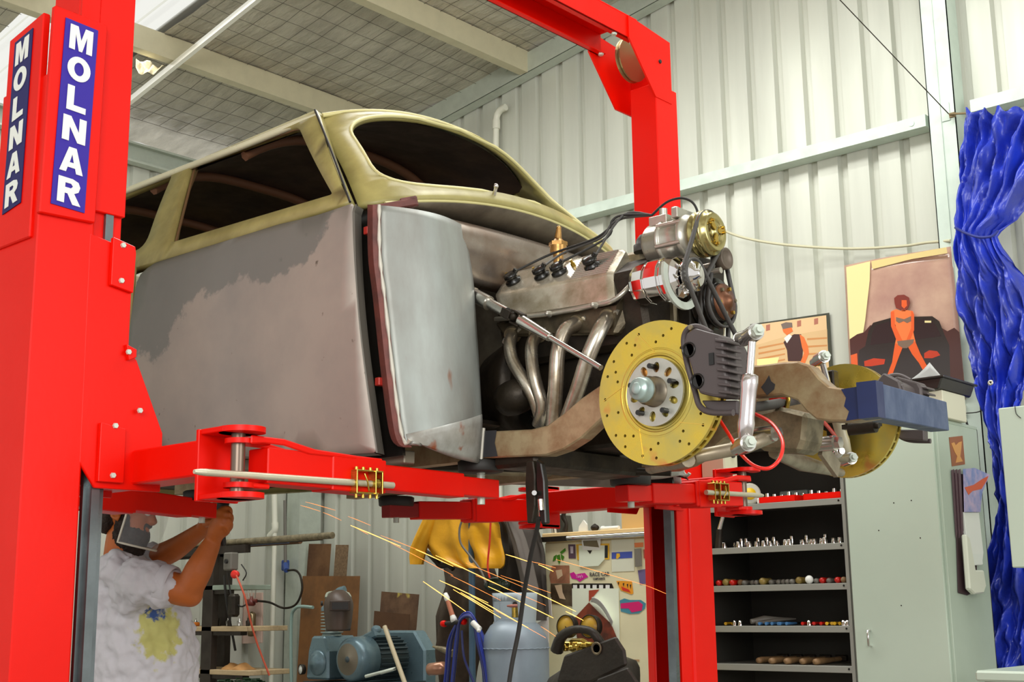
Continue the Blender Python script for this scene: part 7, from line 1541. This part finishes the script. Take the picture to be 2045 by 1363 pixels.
# ================================================================== WORKER
def az(x, y, z):
    """point on the sight line at camera depth z"""
    return EYE+(FWD+RIGHT*((x-IW/2)/FPX)-UP*((y-IH/2)/FPX))*z
man = thing('person', 'bearded worker in a white t-shirt and face shield reaching up under the car', 'person', V((az(260, 1300, 4.8).x, az(260, 1300, 4.8).y, 0)))
Z0 = 4.85
def blend(mb_list, name, m, voxel, smooth, parent=None, disp=None):
    mb = MB()
    for q in mb_list: mb.add(q.v, q.f, True)
    o = mb.build(name, m, parent)
    md = o.modifiers.new('skin', 'REMESH'); md.mode = 'VOXEL'; md.voxel_size = voxel; md.use_smooth_shade = True
    md = o.modifiers.new('soft', 'SMOOTH'); md.iterations = smooth; md.factor = 0.5
    if disp:
        tx = bpy.data.textures.new(name+'_folds', 'CLOUDS'); tx.noise_scale = disp[1]; tx.noise_depth = 2
        md = o.modifiers.new('folds', 'DISPLACE'); md.texture = tx; md.strength = disp[0]; md.mid_level = 0.5
    return o
def limb(pts, rs, seg=16, sub=4):
    mb = MB(); pts = [V(p) for p in pts]; mb.tube(pts, list(rs), seg, sub=sub); mb.ball(pts[0], rs[0]*0.98, 14, 8); mb.ball(pts[-1], rs[-1]*0.98, 14, 8); return mb
def ebal(c, r, sc, R=None): return MB().ball(c, r, 20, 14, sc, R)
Fh = V((RIGHT.x, RIGHT.y, 0)).normalized()            # the way he faces
Sd = V((-FWD.x, -FWD.y, 0)).normalized()              # towards the camera (his right side)
Rb = Matrix((Fh, Sd, V((0, 0, 1)))).transposed()
parts_ = []
# torso (mostly clothed), neck
hip = az(262, 1500, Z0); chest = az(262, 1215, Z0); shN = az(275, 1162, 4.66); shF = az(275, 1150, 5.04); neck0 = az(240, 1130, Z0); head = az(256, 1022, Z0)
parts_.append(limb([hip, az(285, 1330, Z0), chest, az(250, 1150, Z0)], [0.12, 0.13, 0.12, 0.09]))
parts_.append(limb([az(243, 1145, Z0), az(244, 1100, Z0), az(250, 1060, Z0)], [0.075, 0.066, 0.064]))
# head tilted back, looking up
tilt = Matrix.Rotation(-0.25, 3, Sd)
Rh = tilt @ Rb
def H(x, y, z): return head+Rh@V((x, y, z))
parts_.append(ebal(H(-0.012, 0, 0.028), 0.1, (0.98, 0.78, 0.98), Rh))
parts_.append(ebal(H(0.025, 0, -0.045), 0.082, (0.85, 0.74, 0.95), Rh))
parts_.append(ebal(H(0.062, 0, -0.088), 0.032, (1, 1.1, 0.8), Rh))       # chin
parts_.append(MB().lathe(H(0.085, 0, 0.02), Rh@V((0.42, 0, -1)), [(-0.01, 0.004), (0.0, 0.010), (0.025, 0.014), (0.042, 0.019), (0.05, 0.012), (0.054, 0.001)], 12))  # nose
parts_.append(ebal(H(0.082, 0, 0.035), 0.03, (0.5, 1.6, 0.4), Rh))      # brow
parts_.append(ebal(H(0.083, 0, -0.050), 0.020, (0.7, 1.3, 0.35), Rh)); parts_.append(ebal(H(0.081, 0, -0.062), 0.020, (0.7, 1.2, 0.4), Rh))
for sy in (-1, 1):
    e0 = H(-0.008, sy*0.080, -0.005)
    parts_.append(MB().tube([e0+Rh@V((0.020*math.cos(t), sy*0.010, 0.032*math.sin(t)))+Rh@V((-0.006, 0, 0.0)) for t in [k*PI/8+0.6 for k in range(14)]], 0.0058, 8))
    parts_.append(ebal(e0+Rh@V((0.0, sy*0.003, 0.0)), 0.02, (0.8, 0.35, 1.3), Rh)); parts_.append(ebal(e0+Rh@V((0.004, sy*0.006, -0.03)), 0.009, (1, 0.7, 1.2), Rh))
# near arm (his right): shoulder, elbow, wrist
eN, wN = az(374, 1184, 4.62), az(425, 1082, 4.66)
parts_.append(limb([shN, az(322, 1168, 4.64), eN], [0.066, 0.060, 0.052]))
parts_.append(limb([eN, az(396, 1140, 4.62), az(412, 1108, 4.64), wN], [0.050, 0.050, 0.040, 0.031]))
parts_.append(ebal(az(380, 1188, 4.62), 0.045, (1, 1, 1)))
# far arm
eF, wF = az(318, 1112, 5.02), az(405, 1058, 4.86)
parts_.append(limb([shF, az(300, 1140, 5.05), eF], [0.062, 0.056, 0.048]))
parts_.append(limb([eF, az(348, 1098, 4.98), az(380, 1076, 4.92), wF], [0.048, 0.045, 0.036, 0.029]))
# hands: palm, four fingers and a thumb closed round the tool
def hand(w, knuck, tips, thumb, zr):
    L = []
    w = V(w)
    L.append(limb([w, w.lerp(knuck[1], 0.55), knuck[1]], [0.026, 0.034, 0.030], sub=3)); L.append(limb([w, w.lerp(knuck[2], 0.6), knuck[2]], [0.026, 0.032, 0.028], sub=3))
    for k, t in zip(knuck, tips):
        L.append(limb([k]+list(t), [0.0115, 0.0105, 0.0095, 0.0085][:1+len(t)], 10, 3))
    L.append(limb(thumb, [0.017, 0.013, 0.011, 0.009][:len(thumb)], 10, 3)); return L
kn = [az(436, 1052, 4.62), az(441, 1041, 4.63), az(444, 1029, 4.64), az(444, 1017, 4.66)]
tp = [[az(452, 1050, 4.60), az(455, 1062, 4.62), az(447, 1070, 4.65)], [az(457, 1040, 4.60), az(461, 1053, 4.63), az(453, 1062, 4.67)], [az(459, 1028, 4.61), az(462, 1040, 4.64), az(454, 1049, 4.68)], [az(457, 1016, 4.63), az(460, 1026, 4.66), az(453, 1035, 4.69)]]
parts_ += hand(wN, kn, tp, [az(428, 1070, 4.70), az(438, 1058, 4.74), az(449, 1050, 4.75), az(456, 1040, 4.74)], 0)
kf = [az(420, 1040, 4.84), az(424, 1030, 4.82), az(427, 1019, 4.81), az(428, 1009, 4.80)]
tf = [[az(434, 1036, 4.78), az(441, 1042, 4.76), az(438, 1050, 4.76)], [az(438, 1026, 4.76), az(446, 1031, 4.74), az(444, 1040, 4.74)], [az(440, 1014, 4.75), az(448, 1019, 4.73), az(447, 1028, 4.72)], [az(438, 1004, 4.75), az(446, 1009, 4.74), az(446, 1017, 4.73)]]
parts_ += hand(wF, kf, tf, [az(412, 1046, 4.78), az(424, 1044, 4.72), az(434, 1036, 4.70)], 0)
# legs inside the trousers
ft = az(262, 1300, Z0)
for sy in (-1, 1):
    k0 = hip+Sd*0.09*sy; kn_ = V((hip.x, hip.y, 0.52))+Sd*0.11*sy+Fh*0.03; an_ = V((hip.x, hip.y, 0.09))+Sd*0.12*sy
    parts_.append(limb([k0, kn_, an_], [0.09, 0.062, 0.045])); parts_.append(limb([an_, an_+Fh*0.10-V((0, 0, 0.04))], [0.04, 0.03]))
SKINT = SKIN
body = blend(parts_, 'body', SKINT, 0.0055, 3, man)
# trousers and boots
tr_ = [limb([az(262, 1420, Z0), hip], [0.19, 0.18])]
for sy in (-1, 1):
    k0 = hip+Sd*0.09*sy; kn_ = V((hip.x, hip.y, 0.52))+Sd*0.11*sy+Fh*0.03; an_ = V((hip.x, hip.y, 0.12))+Sd*0.12*sy
    tr_.append(limb([k0, kn_, an_], [0.115, 0.085, 0.07]))
    b_ = V((hip.x, hip.y, 0.055))+Sd*0.12*sy; bt_ = MB().ball(b_+Fh*0.07, 0.1, 16, 10, (1.5, 0.55, 0.5), Rb); blend([bt_], 'boot', CASTD, 0.012, 2, man)
blend(tr_, 'trousers', mat('dark_jeans', flat(50, 56, 74), 0.8), 0.014, 3, man)
# t-shirt: torso with a belly, short sleeves
ts = [limb([az(262, 1480, Z0), az(286, 1345, Z0), az(284, 1250, Z0), az(262, 1180, Z0), az(246, 1145, Z0)], [0.185, 0.205, 0.18, 0.145, 0.10]),
      limb([az(305, 1400, Z0), az(312, 1330, Z0), az(300, 1260, Z0)], [0.15, 0.155, 0.13]),
      limb([az(235, 1170, Z0), az(230, 1300, Z0)], [0.12, 0.14]),
      limb([shN+V((0, 0, 0.0)), az(306, 1166, 4.64), az(326, 1172, 4.63)], [0.085, 0.078, 0.076]),
      limb([shF, az(298, 1134, 5.05), az(308, 1122, 5.04)], [0.082, 0.074, 0.070]),
      limb([az(236, 1140, 4.72), az(240, 1135, 4.98)], [0.07, 0.07]), limb([shN, chest], [0.085, 0.1]), limb([shF, chest], [0.085, 0.1])]
TSH = mat('white_cotton', flat(214, 212, 218), 0.85, 0, bump=0.35, bscale=14, bdist=0.012)
nt = TSH.node_tree; bs_ = nt.nodes['Principled BSDF']; tcn = nt.nodes.new('ShaderNodeTexCoord')
def blot(p, sc, col, prev, nsc=20, thr=0.05):
    # screen print on the chest: a patch fixed to the cloth
    mp = nt.nodes.new('ShaderNodeMapping'); mp.vector_type = 'POINT'; mp.inputs['Location'].default_value = (-p.x*sc[0], -p.y*sc[1], -p.z*sc[2]); mp.inputs['Scale'].default_value = sc
    nt.links.new(tcn.outputs['Object'], mp.inputs[0]); ln = nt.nodes.new('ShaderNodeVectorMath'); ln.operation = 'LENGTH'; nt.links.new(mp.outputs[0], ln.inputs[0])
    nz = nt.nodes.new('ShaderNodeTexNoise'); nz.inputs['Scale'].default_value = nsc; nt.links.new(tcn.outputs['Object'], nz.inputs[0])
    ad = nt.nodes.new('ShaderNodeMath'); ad.operation = 'MULTIPLY_ADD'; nt.links.new(nz.outputs[0], ad.inputs[0]); ad.inputs[1].default_value = 1.6; nt.links.new(ln.outputs['Value'], ad.inputs[2])
    lt = nt.nodes.new('ShaderNodeMapRange'); nt.links.new(ad.outputs[0], lt.inputs[0]); lt.inputs[1].default_value = 1.9; lt.inputs[2].default_value = 1.6
    mx_ = nt.nodes.new('ShaderNodeMix'); mx_.data_type = 'RGBA'; nt.links.new(lt.outputs[0], mx_.inputs[0]); mx_.inputs[7].default_value = (*col, 1)
    if prev is None: mx_.inputs[6].default_value = (*flat(214, 212, 218), 1)
    else: nt.links.new(prev, mx_.inputs[6])
    return mx_.outputs[2]
pc = az(326, 1262, 4.70)-V(man.location); pb = az(318, 1222, 4.70)-V(man.location)
c1 = blot(pc, (11, 11, 9), flat(204, 200, 124), None, 34); c2_ = blot(pb, (22, 22, 26), flat(66, 94, 156), c1, 50)
nt.links.new(c2_, bs_.inputs['Base Color'])
shirt = blend(ts, 't_shirt', TSH, 0.008, 5, man, (0.045, 0.055))
# sleeve hem, stretched round the arm
mb = MB(); c_ = az(338, 1171, 4.63); ax = (eN-shN).normalized(); a_, b_ = frame(ax)
mb.lathe(c_, ax, [(-0.03, 0.074), (0.0, 0.073), (0.012, 0.071), (0.012, 0.064), (-0.02, 0.064)], 28); mb.build('sleeve_hem', TSH, man)
# printed patch on the chest
def tp_(name, pts, m, k):
    P_ = [az(x, y, 4.615-0.004*k) for x, y in pts]; return MB().prism(P_, Sd*0.001).build(name, m, man)
# beard and hair
bd = [ebal(H(0.035, 0, -0.085), 0.075, (0.92, 0.95, 0.80), Rh), ebal(H(0.06, 0, -0.115), 0.048, (0.9, 1, 1.0), Rh), ebal(H(0.01, 0.045, -0.05), 0.05, (0.6, 0.75, 1.1), Rh), ebal(H(0.01, -0.045, -0.05), 0.05, (0.6, 0.75, 1.1), Rh), ebal(H(0.088, 0, -0.034), 0.022, (0.6, 1.6, 0.45), Rh)]
blend(bd, 'beard', HAIRM, 0.006, 2, man, (0.014, 0.012))
hr = [ebal(H(-0.03, 0, 0.048), 0.104, (0.96, 0.82, 0.88), Rh), ebal(H(-0.062, 0, -0.02), 0.07, (0.7, 1.05, 1.15), Rh)]
blend(hr, 'hair', HAIRM, 0.007, 2, man, (0.012, 0.014))
for sy in (-1, 1):
    e_ = MB().ball(H(0.082, sy*0.032, 0.012), 0.012, 12, 8); e_.build('eye', mat('eye_white', flat(230, 226, 216), 0.2), man)
# face shield: crown band, white rim and clear visor
SHB = mat('shield_white_plastic', flat(222, 218, 200), 0.35)
mb = MB(); mb.tube([H(0.02+0.10*math.cos(t)-0.02, 0.098*math.sin(t), 0.055+0.01*math.cos(t)) for t in [k*2*PI/28 for k in range(28)]], 0.010, 8, closed=True); fsd = mb.build('head_band', SHB, man)
for sy in (1, -1):
    mb = MB(); c_ = H(-0.02, sy*0.098, 0.052); mb.cyl(c_-Rh@V((0, sy*0.01, 0)), c_+Rh@V((0, sy*0.014, 0)), 0.020, 0.018, 16); mb.build('pivot_knob', SHB, man)
    mb = MB(); c_ = H(-0.02, sy*0.113, 0.052); mb.cyl(c_, c_+Rh@V((0, sy*0.003, 0)), 0.011, seg=14); mb.build('knob_centre', BLACK, man)
VIS = mat('clear_visor', flat(225, 232, 236), 0.06, 0, alpha=0.16)
P_ = []
def vis(an, t): 
    r = 0.125+0.012*math.sin(PI*t)+0.02*(1-t)*0; return H(0.012+r*math.cos(an)*1.02, 0.108*math.sin(an), lerp(0.075, -0.115-0.0*abs(an), t))
P_ = [[vis(lerp(-1.45, 1.45, j/20), i/10) for j in range(21)] for i in range(11)]
MB().grid(P_).build('visor', VIS, man)
mb = MB(); rim = [vis(1.45, i/10) for i in range(11)]+[vis(lerp(1.45, -1.45, j/24), 1.0) for j in range(1, 25)]+[vis(-1.45, 1-i/10) for i in range(11)]
mb.tube(rim, 0.0042, 8); mb.build('visor_rim', SHB, man)
# air grinder held in both hands
gt = thing('die_grinder', 'black air grinder in the hands of the worker', 'grinder', az(448, 1060, 4.68))
mb = MB(); mb.tube([az(447, 1090, 4.68), az(444, 1066, 4.68), az(443, 1030, 4.70), az(446, 1005, 4.70)], [0.009, 0.012, 0.021, 0.022], 14, sub=4); mb.build('grinder_body', BLACK, gt)
mb = MB(); mb.cyl(az(446, 1003, 4.70), az(447, 985, 4.70), 0.016, 0.012, 14); mb.build('grinder_head', BRIGHT, gt)
mb = MB(); mb.lathe(az(447, 982, 4.70), (0.3, 0.3, 1), [(0, 0.0), (0, 0.038), (0.004, 0.038), (0.004, 0)], 28); mb.build('cutting_disc', CASTD, gt)
# ================================================================== SPARKS thrown from the grinder
SPK = mat('glowing_spark', (1.0, 0.42, 0.07), 0.5, emit=4.5); SPD = mat('cooling_spark', (1.0, 0.30, 0.06), 0.5, emit=1.6)
hot = [((700, 1050), (800, 1092)), ((830, 1098), (905, 1132)), ((870, 1110), (1015, 1178)), ((878, 1160), (975, 1205)), ((845, 1162), (930, 1222)), ((905, 1178), (1000, 1235)), ((940, 1190), (1055, 1255)), ((1045, 1206), (1105, 1235)), ((975, 1172), (1050, 1208)), ((1052, 1176), (1150, 1222)), ((1010, 1108), (1060, 1124)), ((1075, 1128), (1105, 1142)), ((1130, 1222), (1165, 1240)), ((920, 1184), (985, 1222))]
cool = [((610, 1003), (670, 1020)), ((645, 1024), (682, 1040)), ((695, 1032), (740, 1050)), ((705, 1052), (735, 1068)), ((780, 1085), (905, 1150)), ((760, 1070), (850, 1105)), ((1060, 1122), (1110, 1135)), ((1110, 1118), (1290, 1170)), ((1290, 1170), (1350, 1195)), ((950, 1150), (1090, 1210)), ((1000, 1150), (1100, 1185)), ((900, 1150), (1000, 1200)), ((990, 1220), (1090, 1275)), ((600, 1010), (640, 1022)), ((1080, 1252), (1110, 1272)), ((930, 1125), (1060, 1180))]
spk = thing('sparks', 'orange grinding sparks flying from the grinder towards the fridge', 'sparks', at(900, 1150, n=3.7), kind='stuff')
for L, m_, r_ in ((hot, SPK, 0.0014), (cool, SPD, 0.0009)):
    mb = MB()
    for (x0, y0), (x1, y1) in L:
        n0 = 3.3+(x0-600)/750*1.0; n1 = 3.3+(x1-600)/750*1.0
        p, q = at(x0, y0, n=n0), at(x1, y1, n=n1); mb.tube([p, p.lerp(q, 0.35)+V((0, 0, 0.001)), q], [r_*0.4, r_, r_*0.5], 5)
    mb.build('hot_particles' if m_ is SPK else 'cooling_particles', m_, spk, kind='stuff')
